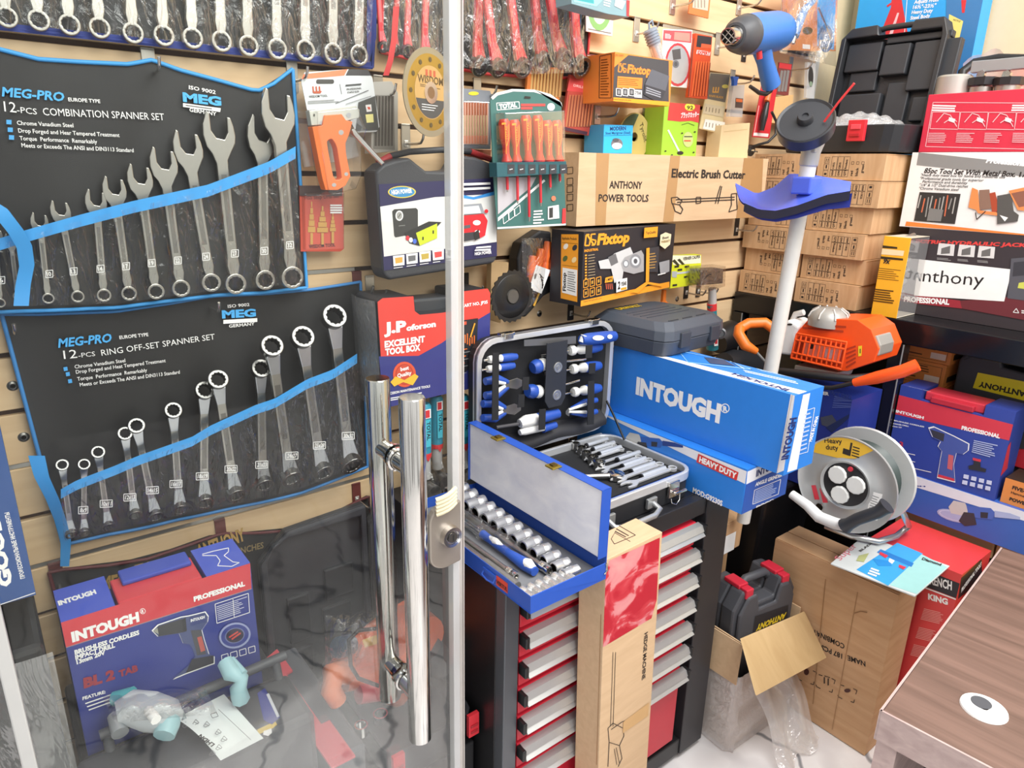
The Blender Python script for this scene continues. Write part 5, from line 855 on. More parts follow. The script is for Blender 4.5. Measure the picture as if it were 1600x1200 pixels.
    q = tool('knife', 'white and blue striped handled knife low in the open case lid', 'knife', (840, 655)); b = MB(inv(q)); b.tube([lp(812, 662, .01), lp(822, 658, .01), lp(842, 654, .01)], [.011, .0155, .014], WH, n=10); b.build('handle', q); b = MB(inv(q)); b.tube([lp(838, 655, .01), lp(855, 650, .01), lp(872, 646, .01)], [.0145, .0145, .012], BLU2, n=10); b.build('grip', q); b = MB(inv(q)); b.cyl(lp(775, 668, .008), lp(812, 662, .008), .0045, m('4a4a4e', .4), n=8); b.build('blade', q)
    q = tool('knife', 'white trimming knife at the bottom of the open case lid', 'knife', (840, 676)); b = MB(inv(q)); b.tube([lp(812, 676, .012), lp(820, 673, .012), lp(848, 667, .012)], [.007, .0115, .011], WH, n=10); b.build('handle', q); b = MB(inv(q)); b.tube([lp(848, 670, .01), lp(868, 664, .01)], [.011, .009], BLU2, n=10); b.build('grip', q)
    for x, y0, y1 in ((775, 552, 657), (921, 540, 560), (926, 568, 584), (924, 596, 664), (848, 640, 672), (822, 590, 610), (815, 617, 637)):
        b = MB(G); P = [lp(x-5, y0, .036), lp(x+5, y0-1, .036), lp(x+4, y1-1, .036), lp(x-6, y1, .036)]; b.add(P+[p+V((0, .002, 0)) for p in P], [(0, 1, 2, 3), (7, 6, 5, 4), (0, 4, 5, 1), (1, 5, 6, 2), (2, 6, 7, 3), (3, 7, 4, 0)], m('1c1d20', .7)); b.build('elastic_band', lid)
    # pieces lying in the base
    zt = Z0+.0505
    cb = bpy.data.objects['combination_spanner'].copy(); cb.data = cb.data.copy(); BR = m('dfe0e0', .34, .6)
    for k_ in range(len(cb.data.materials)): cb.data.materials[k_] = BR
    for i, (x, y) in enumerate(((941, 685), (949, 688), (960, 692), (971, 698), (984, 704), (998, 710), (1014, 715), (1031, 722), (1051, 728))):
        P = wz(x, y, zt+.014); s = .085+.008*i; o = cb.copy(); COL.objects.link(o); o.name = 'spanner'; M2 = fr((P.x, P.y, zt+.002+.034*s), (0, -1, 0), (-1, -.15, 0)) @ Matrix.Diagonal((s, s, s, 1)); o.matrix_world = M2; tag(o, f'small chrome ring spanner, {ORD[i]} from the back in the base of the open tool case', 'spanner', 'small spanners in the case base')
    k = 0
    for x, y, w in ((921, 689, 22), (930, 696, 24), (940, 702, 26), (950, 709, 26), (978, 718, 30), (986, 728, 34), (1000, 736, 34), (1016, 744, 36)):
        P = wz(x, y, zt); q = thing('socket_bit', f'{"slim" if k < 4 else "long"} chrome bit bar, {ORD[k]} from the back in the middle of the case base', 'bit', P, 'bit bars in the case base'); b = MB(); b.cyl((-.03, 0, .0075), (.03+.0006*w, 0, .0075), .007, m('d3d6d8', .35, .6), n=6); b.build('bar', q); b = MB(); b.cyl((-.034, 0, .007), (-.0301, 0, .007), .0068, BLK, n=12); b.build('end_ring', q); k += 1
    for i, (x, y) in enumerate(((893, 697), (900, 703), (908, 709), (916, 717), (926, 724), (936, 732))):
        P = wz(x, y, zt); r = .009+.0012*i; q = MB(); q.lathe((0, 0, 0), (0, 0, 1), [(0, r), (.02, r), (.02, r*.75), (.008, r*.7), (.008, 0)], CHR, n=14); o = q.build('socket'); o.location = P; tag(o, f'small upright chrome socket, {ORD[i]} from the back in the base of the open tool case', 'socket', 'small sockets in the case base')
    P = wz(962, 748, zt+.001); q = thing('ratchet', 'chrome ratchet lying at the front edge of the tool case base', 'ratchet', P); b = MB(); b.lathe((0, 0, .001), (0, 0, 1), [(0, .02), (.014, .02), (.017, .014), (.017, 0)], CHR, n=20); b.build('ratchet_head', q); b = MB(); b.tube([(-.015, .005, .01), (-.06, .03, .011), (-.1, .055, .011)], [.007, .006, .008], CHR, n=10); b.build('handle', q)
    # straps, handle, latches on the base
    b = MB(); b.tube([(W*.29, -.003, .028), (W*.29, -.03, .02), (W*.35, -.038, .015), (W*.57, -.038, .015), (W*.63, -.03, .02), (W*.63, -.003, .028)], .0065, m('bfc1c2', .3, .7), n=10); b.build('carry_handle', t)
    for u in (.3, .62):
        b = MB(); b.box(W*u-.016, W*u+.016, -.012, -.0035, .015, .04, m('9d9fa0', .35, .6)); b.build('handle_mount', t, bev=.002)
    for u in (.8,):
        b = MB(); b.box(W*u-.018, W*u+.018, -.01, -.0032, .02, .06, CHR); b.box(W*u-.005, W*u+.035, -.02, -.0105, .03, .036, CHR); lt = b.build('latch', t, bev=.0015); b = MB(); b.tube([(W*u-.012, -.012, .02), (W*u-.014, -.016, .012), (W*u, -.018, .004), (W*u+.014, -.016, .012), (W*u+.018, -.012, .03)], .0015, CHR); b.build('latch_wire', lt)
    b = MB(); a, c = G @ V((1.283, 1.222, .96)), G @ V((1.283, 1.15, .872)); b.tube([a, a.lerp(c, .4)+V((0, 0, .003)), c], .006, BLK, n=8, flat=.5); b.build('stay_strap', t)
build_tool_case()
# ---------------------------------------------------------------- boxed angle grinders, hedge machine carton, small black case
def gbox(name, label, cat, M, w, d, h, mat, pr, bev=.0015, part='carton'):
    t = thing(name, label, cat, M); b = MB(); b.box(0, w, 0, d, 0, h, mat); b.M = inv(t)
    if pr: pr(faces(b, M, w, d, h), b)
    b.M = Matrix(); b.build(part, t, bev=bev); return t
def grinder(F, x, y, s, C, D2, flip=1, wheel=True):  # printed picture of an angle grinder, pixels around x, y
    f = lambda a, b: (x+a*s*flip, y+b*s)
    if wheel: F.q(D2, *[(f(-30+26*cos(k*.4), 6+9*sin(k*.4)+(26*cos(k*.4))*.25)) for k in range(16)]); F.q(m('c9d2ea'), *[(f(-30+23*cos(k*.4), 6+7*sin(k*.4)+(23*cos(k*.4))*.25)) for k in range(16)]); F.q(D2, *[(f(-30+21*cos(k*.4), 6+6*sin(k*.4)+(21*cos(k*.4))*.25)) for k in range(16)])
    F.q(m('c9c7c2'), f(-38, -8), f(-30, -18), f(-12, -14), f(-6, -2), f(-14, 6), f(-34, 2)); F.q(C, f(-10, -10), f(28, -6), f(36, 2), f(30, 12), f(-6, 8)); F.q(m('3a3a40'), f(-14, 0), f(2, 2), f(6, 20), f(-12, 22), f(-22, 14)); F.q(m('30323a'), f(12, 0), f(24, 1), f(23, 10), f(12, 9)); F.q(D2, f(34, -2), f(58, 2), f(74, 8), f(74, 12), f(54, 10), f(34, 8))
def build_boxes():
    RTAPE, n_, L_, b_ = nodes('red_tape'); t_ = n_.new('ShaderNodeTexCoord'); z_ = n_.new('ShaderNodeTexNoise'); z_.inputs['Scale'].default_value = 11; z_.inputs['Detail'].default_value = 4; z_.inputs['Distortion'].default_value = 1.2
    r_ = ramp(n_, (.44, 'b72736'), (.5, 'c8404a'), (.53, 'd6868a'), (.7, 'dc9a98')); L_.new(t_.outputs['Object'], z_.inputs['Vector']); L_.new(z_.outputs['Fac'], r_.inputs[0]); L_.new(r_.outputs[0], b_.inputs['Base Color']); b_.inputs['Roughness'].default_value = .3
    BB = m('2f80da', .38); NB = m('2a52a8', .4); WB = m('e6e6ea', .45); IK = m('1c2c66', .5)
    # lower grinder box: long side looks across the room (x-), near end looks to the front
    def pr(f, b):
        L, F = f['L'], f['F']; L.q(WB, (945, 627), (1168, 737), (1166, 757), (950, 652), (945, 645)); grinder(L, 1008, 690, .8, m('2d62b8'), m('22408a'), 1, False)
        L.q(m('d2352f'), (1091, 709), (1154, 738), (1151, 751), (1088, 722)); L.t('HEAVY DUTY', 1092, 721, 1150, 748, 8.5, INKW, .05); L.t('MOD:G9230S', 1082, 769, 1128, 793, 8, INKW, .04)
        F.q(WB, (1168, 737), (1240, 700), (1238, 722), (1166, 757)); F.t('INTOUGH', 1181, 745, 1222, 726, 10, IK, .05); F.q(NB, (1166, 757), (1238, 722), (1233, 787), (1154, 816)); F.t('ANGLE GRINDER', 1180, 760, 1222, 744, 6, INKW, .04); F.box(WHT, .8, (1179, 766), (1220, 749), (1216, 772), (1176, 788)); F.bars(m('b8c8ea'), (1181, 767), (1218, 751), (1215, 771), (1178, 786), 7, .4); F.t('MADE IN CHINA', 1180, 803, 1203, 793, 4.5, INKW, .04)
        for i in range(4): F.box(WHT, .8, (1182+i*7, 791-i*3), (1187+i*7, 789-i*3), (1187+i*7, 795-i*3), (1182+i*7, 797-i*3))
    M = fr((1.302, .797, .8005), (1, 0, 0)); gbox('angle_grinder_box', 'blue and white boxed angle grinder marked HEAVY DUTY under the large blue box', 'box', M, .18, .55, .112, BB, pr)
    def pr(f, b):
        L, F, T = f['L'], f['F'], f['T']; L.q(WB, (1236, 613), (1257, 618), (1232, 738), (1213, 742)); L.t('INTOUGH', 993, 614, 1124, 660, 25, INKW, .06); L.el(INKW, 1133, 638, 7, 7.5); L.el(BB, 1133, 638, 5.6, 6); L.t('R', 1130, 642, 1137, 643, 8, INKW, .05)
        for i in range(60): k = i/60; L.l(m('b5a088'), .8, (1237-24*k, 618+122*k), (1238.5-24*k, 618.5+122*k))
        F.q(WB, (1255, 617), (1266, 614), (1245, 733), (1230, 738)); F.t('INTOUGH', 1231, 717, 1245, 652, 11, IK, .05); F.t('ANGLE GRINDER', 1243, 711, 1255, 645, 7, INKW, .05); F.box(WHT, .7, (1256, 643), (1273, 637), (1262, 706), (1248, 710)); F.bars(m('b8c8ea'), (1258, 645), (1270, 641), (1260, 703), (1250, 707), 9, .35); F.t('MADE IN CHINA', 1268, 690, 1279, 650, 4.5, INKW, .04)
        T.q(WB, (960, 541), (1000, 547), (1262, 612), (1252, 617), (1100, 578), (955, 546)); T.t('INTOUGH', 1235, 609, 1148, 583, 7, IK, .06); T.bars(m('d5e4f6'), (1160, 577), (1255, 598), (1258, 603), (1165, 582), 2, .5); T.bars(m('a9d0f0'), (1175, 572), (1262, 590), (1270, 597), (1190, 580), 3, .5); T.q(m('3a4a6a'), (1100, 558), (1135, 560), (1150, 572), (1110, 568)); T.box(m('8ec4f2'), 1, (1060, 548), (1140, 560), (1175, 577), (1075, 566)); T.l(m('a9d0f0'), 2, (1145, 563), (1163, 576))
        for x, y in ((1020, 552), (1035, 557), (1095, 573)): L.q(m('b58a5e'), (x, y), (x+14, y+4), (x+18, y+9), (x+6, y+5))
    M = fr((1.336, .729, .9135), (1, 0, 0)); gbox('angle_grinder_box', 'large bright blue boxed angle grinder lettered INTOUGH standing on another blue box', 'box', M, .118, .53, .186, BB, pr)
    # hedge machine carton leaning before the drawers
    def pr(f, b):
        F, T, L = f['F'], f['T'], f['L']; RT = RTAPE; F.q(RT, (941, 905), (952, 876), (1031, 840), (1026, 938), (1018, 966), (941, 1012)); F.t('HEDGE MACHINE', 1007, 990, 1003, 1063, 6.5, INK, .03)
        for d in (0, 4): F.l(INK, .8, (958+d, 1019), (954+d, 1135))
        F.box(INK, 1, (950, 1138), (958, 1130), (974, 1138), (975, 1150), (968, 1165), (952, 1160)); F.l(INK, 1, (955, 1140), (972, 1128), (978, 1126)); F.l(INK, 1, (952, 1160), (950, 1198)); F.l(INK, 1, (968, 1165), (972, 1185), (966, 1198)); F.q(m('c9a06a', .3), (974, 1128), (1014, 1098), (1013, 1118), (973, 1146)); F.l(INK, .8, (960, 1170), (964, 1195)); F.l(INK, .8, (963, 1168), (968, 1193))
        T.box(INK, 1, (965, 820), (993, 836), (960, 850), (955, 842)); T.l(INK, .7, (960, 832), (985, 846)); T.bars(INK, (964, 824), (988, 838), (980, 842), (960, 832), 2, .3)
        L.l(m('a9835a'), 1.2, (939, 960), (932, 1195))
    M = Matrix.Translation((.842, .776, .0025)) @ Matrix.Rotation(R_(-2.2), 4, 'Y'); M.translation = (.898, .8005, .007); gbox('hedge_trimmer_carton', 'tall brown carton lettered HEDGE MACHINE with red tape before the cabinet drawers', 'carton', M, .162, .073, .832, CARD2, pr)
    # small black case on the large blue box
    M = fr((1.26, 1.0, 1.1012), (1, .06, 0)); M = M @ Matrix.Translation((.066, .07, 0)); t = thing('drill_case', 'closed dark grey power tool case lying on the large blue box', 'case', M); w, d, h = .28, .26, .085
    def body(z0, z1, i0, i1, b): A = rrect(i0, i0, w-i0, d-i0, .035, 2); B = rrect(i1, i1, w-i1, d-i1, .035, 2); n = len(A); b.add([(x, y, z0) for x, y in A]+[(x, y, z1) for x, y in B], [tuple(range(n-1, -1, -1)), tuple(range(n, 2*n))]+[(i, (i+1) % n, n+(i+1) % n, n+i) for i in range(n)], m('4a505a', .5, bump=.1, scale=400))
    b = MB(); body(0, .04, .012, 0, b); b.build('base', t, bev=.003); b = MB(); body(.0415, .066, 0, .002, b); body(.066, .085, .003, .022, b)
    for i in range(3): b.box(.05+i*.06, .09+i*.06, .03, .034, .085, .0868, m('2f333a', .5))
    for i in range(4): b.box(.04, w-.06, .09+i*.022, .094+i*.022, .085, .0865, m('3d424b', .5))
    b.build('lid', t, bev=.003); b = MB(); T = TOP(.0858); b.text('DEWALT', .06, .2, .022, m('d8b22a'), w=.1, bold=.04, M=T); b.build('lettering', t)
    for x in (.06, .19): b = MB(); b.box(x, x+.04, -.006, .004, .02, .06, m('3a3f48', .5)); b.build('latch', t, bev=.002)
build_boxes()
# ================================================================ right side: shelf unit, stacked boxes, brush cutters
def extx(b, pts, X0, X1, mat):
    P = [wx(*p, X0) for p in pts]; n = len(P)
    return b.add(P+[V((X1, p.y, p.z)) for p in P], [tuple(range(n)), tuple(range(2*n-1, n-1, -1))]+[(i, n+i, n+(i+1) % n, (i+1) % n) for i in range(n)], mat)
def xpf(b, X): return PF(b, (X, 0, 0), (-1, 0, 0))
def xframe(y0, z0, X): return fr((X, y0, z0), (0, -1, 0))     # front looks across the room; local x runs towards the viewer, y into the shelf
def build_shelf():
    t = thing('shelf_unit', 'glossy black shelf unit along the beige wall on the far side', 'shelf', (2.34, .6, 0)); Q = inv(t)
    for z0, z1 in ((1.088, 1.155), (.50, .53)):
        b = MB(Q); b.box(2.075 if z0 > 1 else 2.1, 2.6, -.3, 1.405, z0, z1, BLKG); b.build('shelf_board', t, bev=.003)
    for y in (.845, 1.38, -.29):
        b = MB(Q); b.box(2.07, 2.11, y-.02, y+.02, 0, 1.0875, BLKG); b.box(2.068, 2.0699, y-.02, y-.016, .1, 1.087, m('8a8a8a', .3)); b.build('post', t, bev=.001)
    b = MB(Q); b.box(2.585, 2.6, -.3, 1.405, .0, 1.0875, m('161618', .5)); b.build('back_panel', t)
build_shelf()
def carton_mesh(rev):
    w, d, h = .2, .44, .0735; b = MB(); b.box(0, w, 0, d, 0, h, CARD); b.poly([(0, 0)]*0 or [(.001, h*.49), (w, h*.49), (w, h*.5), (.001, h*.5)], m('a9814f', .8)) if False else None
    X = (lambda x: w-x) if rev else (lambda x: x); Z = (lambda z: h-z) if rev else (lambda z: z)
    def R(x0, z0, x1, z1, t=.0008): b.frame(min(X(x0), X(x1)), min(Z(z0), Z(z1)), max(X(x0), X(x1)), max(Z(z0), Z(z1)), t, INK)
    for i in range(3): R(.02, .009+i*.019, .036, .026+i*.019)
    b.rect(min(X(.024), X(.032)), min(Z(.013), Z(.019)), max(X(.024), X(.032)), max(Z(.013), Z(.019)), INK)
    b.rect(min(X(.026), X(.03)), min(Z(.032), Z(.042)), max(X(.026), X(.03)), max(Z(.032), Z(.042)), INK)
    for x in (.025, .031): b.rect(min(X(x-.001), X(x+.001)), min(Z(.05), Z(.06)), max(X(x-.001), X(x+.001)), max(Z(.05), Z(.06)), INK)
    for i in range(3):
        R(.042+i*.019, .009, .06+i*.019, .028); R(.042+i*.019, .028, .06+i*.019, .066); a = -90 if rev else 90
        for tx, z in ((('NW', 'GW', 'QTY')[i], .012), (('11KG', '12KG', 'Product')[i], .031)):
            b.text(tx, X(.053+i*.019), Z(z), .006, INK, rot=a, bold=.03, y=-.0006)
    for i, tx in enumerate(('red', 'black', 'green')):
        x = .112+i*.015; b.text(tx, X(x), Z(.012+.008*(i > 1)), .008, INK, rot=-90 if rev else 90, bold=.02, y=-.0006); R(x-.009, .044, x-.001, .052)
    M = LEFT(d) if False else SIDE(w); b.rect(.13, 0, .18, h, m('b48c58', .35), M=M); b.rect(.0, h-.003, d, h-.002, m('a9814f'), M=M)
    return b.build('shipping_carton', bev=.0012)
def build_stacks():
    A, B = carton_mesh(False), carton_mesh(True); used = set()
    row = 'bottom second third fourth fifth top'.split()
    for col, X0, ys, pat in ((0, 2.085, 1.402, 'ABBBAA'), (1, 2.082, 1.188, 'AABABA')):
        for i in range(6):
            k = pat[i]; src = {'A': A, 'B': B}[k]; o = src if k not in used else src.copy()
            if k in used: COL.objects.link(o)
            used.add(k); o.name = 'shipping_carton'; dx = (0, .012, -.004, .006, -.006, .004)[i]+.0; dy = (.0, -.004, .003, -.003, -.006, -.002)[i]-(.0 if col else .004)
            o.matrix_world = xframe(ys+dy-(i > 3)*.012*col, 1.1562+i*.0752, X0+dx) @ Matrix.Rotation(R_((0, 1.2, -1, .8, -.6, 0)[i]*.6), 4, 'Z')
            tag(o, f'small brown shipping carton, {row[i]} of the stack {"beside the amber drill box" if col else "against the slat wall behind the white pole"}', 'carton', 'stacked shipping cartons')
    # open black case on the stacks
    X = 2.10; M = xframe(1.335, 1.6105, X); t = thing('tool_box', 'open black plastic case with bagged tool and red latch on the stacked cartons', 'case', M); w, d, h = .385, .25, .075; CS = m('2c2d30', .42, bump=.1, scale=300)
    b = MB(); A_, B_ = rrect(.012, .012, w-.012, d-.012, .05, 3), rrect(0, 0, w, d, .05, 3); C_, D_ = rrect(.008, .008, w-.008, d-.008, .045, 3), rrect(.02, .02, w-.02, d-.02, .045, 3); n = len(A_)
    b.add([(x, y, 0) for x, y in A_]+[(x, y, h) for x, y in B_]+[(x, y, h) for x, y in C_]+[(x, y, .012) for x, y in D_], [tuple(range(n-1, -1, -1)), tuple(range(3*n, 4*n))]+[(k*n+i, k*n+(i+1) % n, (k+1)*n+(i+1) % n, (k+1)*n+i) for k in range(3) for i in range(n)], CS); b.build('base', t, bev=.003)
    b = MB(); b.box(.235, .285, -.012, .002, .03, .088, m('d8303a', .35)); b.box(.245, .275, -.016, -.0125, .062, .076, m('e8505a', .35)); b.box(.245, .275, -.016, -.0125, .042, .052, m('b8242c', .35)); b.build('latch', t, bev=.002)
    b = MB(); LX = .02; lw, lh = w-.06, .318; T = Matrix.Translation((LX, d-.02, h-.005)) @ Matrix.Rotation(R_(-8), 4, 'X')
    b.M = T; O = [(0, 0), (lw, 0), (lw, lh-.05), (lw-.02, lh), (lw*.68, lh+.002), (lw*.66, lh-.03), (lw*.36, lh-.03), (lw*.34, lh+.002), (.03, lh), (0, lh-.03)]; b.prism(O, .045, .06, CS); n = len(O); I = [(min(max(x, .016), lw-.016), min(max(z, .016), lh-.03)) for x, z in O]
    b.ring(O, I, 0, .0452, CS)
    for x0, z0, x1, z1, y in ((.02, .19, .13, .275, .02), (.14, .17, .22, .26, .015), (.14, .265, .33, .285, .02), (.23, .12, .36, .26, .018), (.03, .03, .16, .12, .02), (.17, .03, .24, .15, .03), (.26, .03, .36, .1, .02), (.04, .13, .13, .19, .03)): b.box(x0, x1, y, .0451, z0, z1, m('333539', .45))
    b.build('lid', t, bev=.004)
    b = MB(T); b.tube([(lw*.33, .03, lh-.006), (lw*.4, .03, lh-.002), (lw*.62, .03, lh-.002), (lw*.69, .03, lh-.006)], .009, CS); b.build('carry_handle', t)
    q = thing('bagged_tool', 'grey tool with yellow tip in crumpled clear bag inside the open black case', 'tool', M @ Matrix.Translation((.195, .12, .0135))); b = MB(); b.tube([(-.12, .0, .03), (-.06, .02, .05), (.03, .0, .06), (.1, -.01, .05)], [.02, .028, .03, .02], m('9aa0a6', .4), n=10); b.build('tool_body', q); b = MB(); b.tube([(.1, -.01, .05), (.125, -.02, .05)], [.014, .01], m('e8a82a', .4)); b.build('tip', q)
    b = MB(); b.grid(lambda u, v: V((-.155+.31*u, -.07+.14*v, .025+.075*sin(u*3.14)**.5*sin(v*3.14)**.4+.01*sin(u*23+v*5)*sin(v*17))), 30, 14, film('bag_film', gl=.2, bump=1, scale=40, milky=.25)); b.build('clear_bag', q)
    # jack stand box standing behind the lid
    M = xframe(1.365, 1.611, 2.54)
    t = thing('jack_stand_box', 'bright blue box with a red jack stand picture behind the open black case', 'box', M); b = MB(); w, d, h = .385, .07, .62; b.box(0, w, 0, d, 0, h, m('2aa0e6', .4)); b.M = inv(t); F = faces(b, M, w, d, h); f = F['F']; RD = m('d23038', .4)
    f.q(RD, (1392, 12), (1396, -30), (1404, -30), (1411, 12), (1420, 62), (1372, 62)); f.q(m('f0c0c4'), (1402, 20), (1405, 20), (1392, 62), (1386, 62)); f.l(WHT, 1, (1418, -10), (1413, 55)); f.l(RD, 3, (1386, 10), (1398, 2)); f.t('Adjusts From', 1428, 6, 1466, 2, 6, INKW, .03); f.t('16½"-23½"', 1426, 14, 1462, 11, 6, INKW, .03); f.t('Heavy Duty', 1424, 22, 1457, 19, 6, INKW, .03); f.t('Steel Body', 1422, 31, 1453, 27, 6, INKW, .03); f.q(m('3a78b0', .4), (1480, -40), (1560, -40), (1540, 120), (1476, 120))
    f.q(m('e8d87a'), (1483, 22), (1505, 33), (1496, 74), (1480, 70)); f.t('NOTICE', 1489, 32, 1500, 35, 3, INK, .02); f.q(RD, (1502, 0), (1510, 0), (1507, 20), (1503, 20)); b.M = Matrix(); b.build('carton', t, bev=.0015)
    # three boxes in a pile on the deck
    X = 2.2
    def pile(name, label, z0, z1, yl, mat, pr):
        M = xframe(yl, z0, X); w, d, h = yl-.36, .32, z1-z0; t = thing(name, label, 'box', M); b = MB(); b.box(0, w, 0, d, 0, h, mat); b.M = inv(t); pr(faces(b, M, w, d, h)['F']); b.M = Matrix(); b.build('carton', t, bev=.0015)
    def pr(f):
        f.t('ELECTRIC HYDRAULIC JACK', 1405, 378, 1604, 386, 13, m('d8403c'), .05, .2)
        for i, x in enumerate((1466, 1498, 1529)): f.q(m('d8d6d4'), (x+1, 380+i*2), (x+26, 382+i*2), (x+24, 400+i*2), (x-2, 398+i*2)); f.q(m('6a6866'), (x+5, 388+i*2), (x+19, 384+i*2), (x+18, 396+i*2), (x+4, 397+i*2)); f.bars(m('9a9896'), (x-2, 402+i*2), (x+20, 404+i*2), (x+20, 408+i*2), (x-2, 406+i*2), 2, .5)
        f.q(m('9c2c38'), (1430, 460), (1502, 470), (1503, 482), (1428, 474)); f.q(m('6a2a30', .5), (1500, 470), (1600, 462), (1600, 500), (1503, 482)); f.t('PROFESSIONAL', 1412, 471, 1483, 476, 8, INKW, .05); f.q(WHT, (1436, 405), (1581, 421), (1569, 471), (1428, 462)); f.t('Anthony', 1418, 438, 1536, 447, 20, m('1e1c1c'), 0)
        f.q(m('55555c'), (1580, 404), (1604, 402), (1604, 470), (1574, 466)); f.q(m('3a3a40'), (1584, 410), (1604, 408), (1604, 430), (1582, 432)); f.q(m('c9cc5a'), (1592, 442), (1604, 440), (1604, 452), (1590, 450)); f.box(WHT, 1, (1583, 488), (1588, 482), (1592, 489)); f.bars(WHT, (1596, 484), (1604, 485), (1604, 491), (1596, 490), 2, .5)
    pile('jack_box', 'dark boxed electric hydraulic jack with a white name sheet, lowest of the pile', 1.156, 1.404, .925, m('3a3336', .4), pr)
    def pr(f):
        f.q(m('8a8886', .4), (1436, 236), (1604, 256), (1604, 276), (1432, 258)); f.q(m('e8803a'), (1416, 346), (1604, 366), (1604, 373), (1414, 353)); f.t('Professional Tools', 1540, 254, 1640, 263, 7, INKW, .05, .2); f.t('85pc Tool Set With Metal Box.', 1443, 270, 1586, 276, 8, INK, .03, .2); f.t('1/4', 1592, 276, 1610, 277, 8, INK, .03)
        for i, (s, x, e) in enumerate((('"Heavy duty metal box for home and industrial use', 1438, 1570), ('"Professional grade tools for superior', 1437, 1536), ('Performance and durability', 1441, 1511), ('"1/4" & 1/2" Dual-drive ratchet', 1436, 1512), ('"Chrome Vanadium steel', 1435, 1497))): f.t(s, x, 275+i*5.2, e, 278.5+i*5.2-(i > 1), 4.2, INK, .01, .2)
        f.q(m('33302f'), (1437, 300), (1501, 303), (1492, 350), (1428, 345))
        for i in range(10): x = 1439+i*6; f.l(m(('a9a5a0', 'c96a4a', '8d8a86')[i % 3]), 2, (x, 305+(i*5) % 7), (x-5, 325+(i*7) % 18))
        f.q(m('7a7876'), (1452, 325), (1474, 328), (1470, 346), (1448, 345)); OG = m('e58a50', .4); f.q(OG, (1519, 293), (1528, 297), (1531, 330), (1513, 324)); f.q(m('8a6a5a'), (1530, 297), (1546, 296), (1549, 326), (1531, 328)); f.q(m('a9482e'), (1546, 302), (1555, 300), (1562, 330), (1550, 332)); f.q(OG, (1525, 328), (1560, 332), (1565, 338), (1528, 333)); f.q(m('55524f'), (1558, 306), (1580, 302), (1584, 330), (1592, 336), (1590, 346), (1558, 350)); f.q(OG, (1576, 298), (1604, 292), (1604, 330), (1590, 328)); f.q(m('8a5a48'), (1580, 302), (1600, 298), (1602, 322), (1592, 324)); f.l(INK, 1.5, (1524, 332), (1526, 343), (1540, 330)); f.q(WHT, (1562, 336), (1575, 340), (1570, 346))
    pile('tool_set_box', 'white boxed 85pc tool set with orange lower edge, middle of the pile', 1.4045, 1.612, .955, m('e9e6e3', .4), pr)
    def pr(f):
        f.bars(WHT, (1458, 163), (1494, 164), (1492, 175), (1456, 174), 3, .6, .05); f.bars(WHT, (1582, 163), (1604, 163), (1604, 174), (1580, 174), 3, .6, .05); P = m('f0b8bc'); f.box(P, 1, (1458, 160), (1604, 161), (1604, 233), (1446, 229)); 
        for i in range(4): x = 1457+i*45-i; f.box(P, 1, (x, 175+i*.3), (x+43, 175+i*.3), (x+40, 202+i*.3), (x-4, 201+i*.3)); f.l(P, 1.3, (x+6, 191), (x+18, 177), (x+28, 180), (x+38, 198)); f.l(P, 1.3, (x+18, 192), (x+30, 184), (x+38, 190)); f.q(m('f6dcdc'), (x+26, 183), (x+36, 186), (x+34, 192), (x+25, 189)); f.bars(P, (x-6, 207), (x+22, 207), (x+20, 224), (x-8, 223), 6, .4)
    M = None; pile('welder_box', 'red box with white line drawings and bolts, topmost of the pile', 1.6125, 1.765, .94, m('cf3046', .38), pr)
    t = thing('hydraulic_kit', 'grey clamp bars with black knobs and hose lying on the red box', 'clamp', (2.3, .8, 1.766)); Q = inv(t); b = MB(Q); b.lathe((2.3, .92, 1.766), (2.3, .92, 3), [(0, .045), (.05, .045), (.055, .04), (.055, 0)], m('b9b6ae', .35, .5), n=24); b.build('base_cup', t)
    b = MB(Q); P0, P1 = wx(1519, 106, 2.3), wx(1625, 114, 2.3); b.box(2.29, 2.31, min(P0.y, P1.y), max(P0.y, P1.y), P0.z-.014, P0.z+.016, m('a9acae', .35, .6)); b.build('flat_bar', t, bev=.002)
    for px in (1532, 1572):
        P = wx(px, 116, 2.287); b = MB(Q); b.cyl((2.287, P.y, P.z), (2.3, P.y, P.z), .011, CHR, n=6); b.build('bolt', t)
        P = wx(px+2, 126, 2.29); b = MB(Q); b.lathe((2.3, P.y, P.z-.012), (2.3, P.y, 3), [(0, 0), (0, .036), (.02, .036), (.02, 0)], BLK, n=9, smooth=False); b.cyl((2.3, P.y, 1.767), (2.3, P.y, P.z), .008, STL); b.cyl((2.3, P.y, 1.7665), (2.3, P.y, 1.785), .03, STL, n=18); b.build('screw_knob', t)
    b = MB(Q); b.tube([wx(1500, 135, 2.33), wx(1504, 112, 2.35), wx(1522, 98, 2.37), wx(1560, 91, 2.38), wx(1610, 92, 2.38)], .012, BLK, n=9); b.build('hose', t)
    t = thing('grey_bag', 'crumpled grey clear bag behind the black hose against the beige wall', 'bag', (2.5, 1.0, 1.77)); b = MB(inv(t)); c = wx(1512, 120, 2.46); b.grid(lambda u, v: V((2.46+.06*v, c.y+.02-.16*u, 1.768+(.15-.1*abs(u-.4))*(1-v)*(.94+.06*sin(u*14)))), 14, 8, film('bag_film2', gl=.2, bump=1, scale=30, milky=.4)); b.build('film', t)
    # amber drill set box with clear window
    P = wx(1361, 476, 2.075); X = 2.076; P = wx(1362, 483, X); Q_ = wx(1402, 488, X); T_ = wx(1376, 368, X); M = xframe(P.y, 1.156, X); w, h = P.y-Q_.y, T_.z-1.156; d = .12
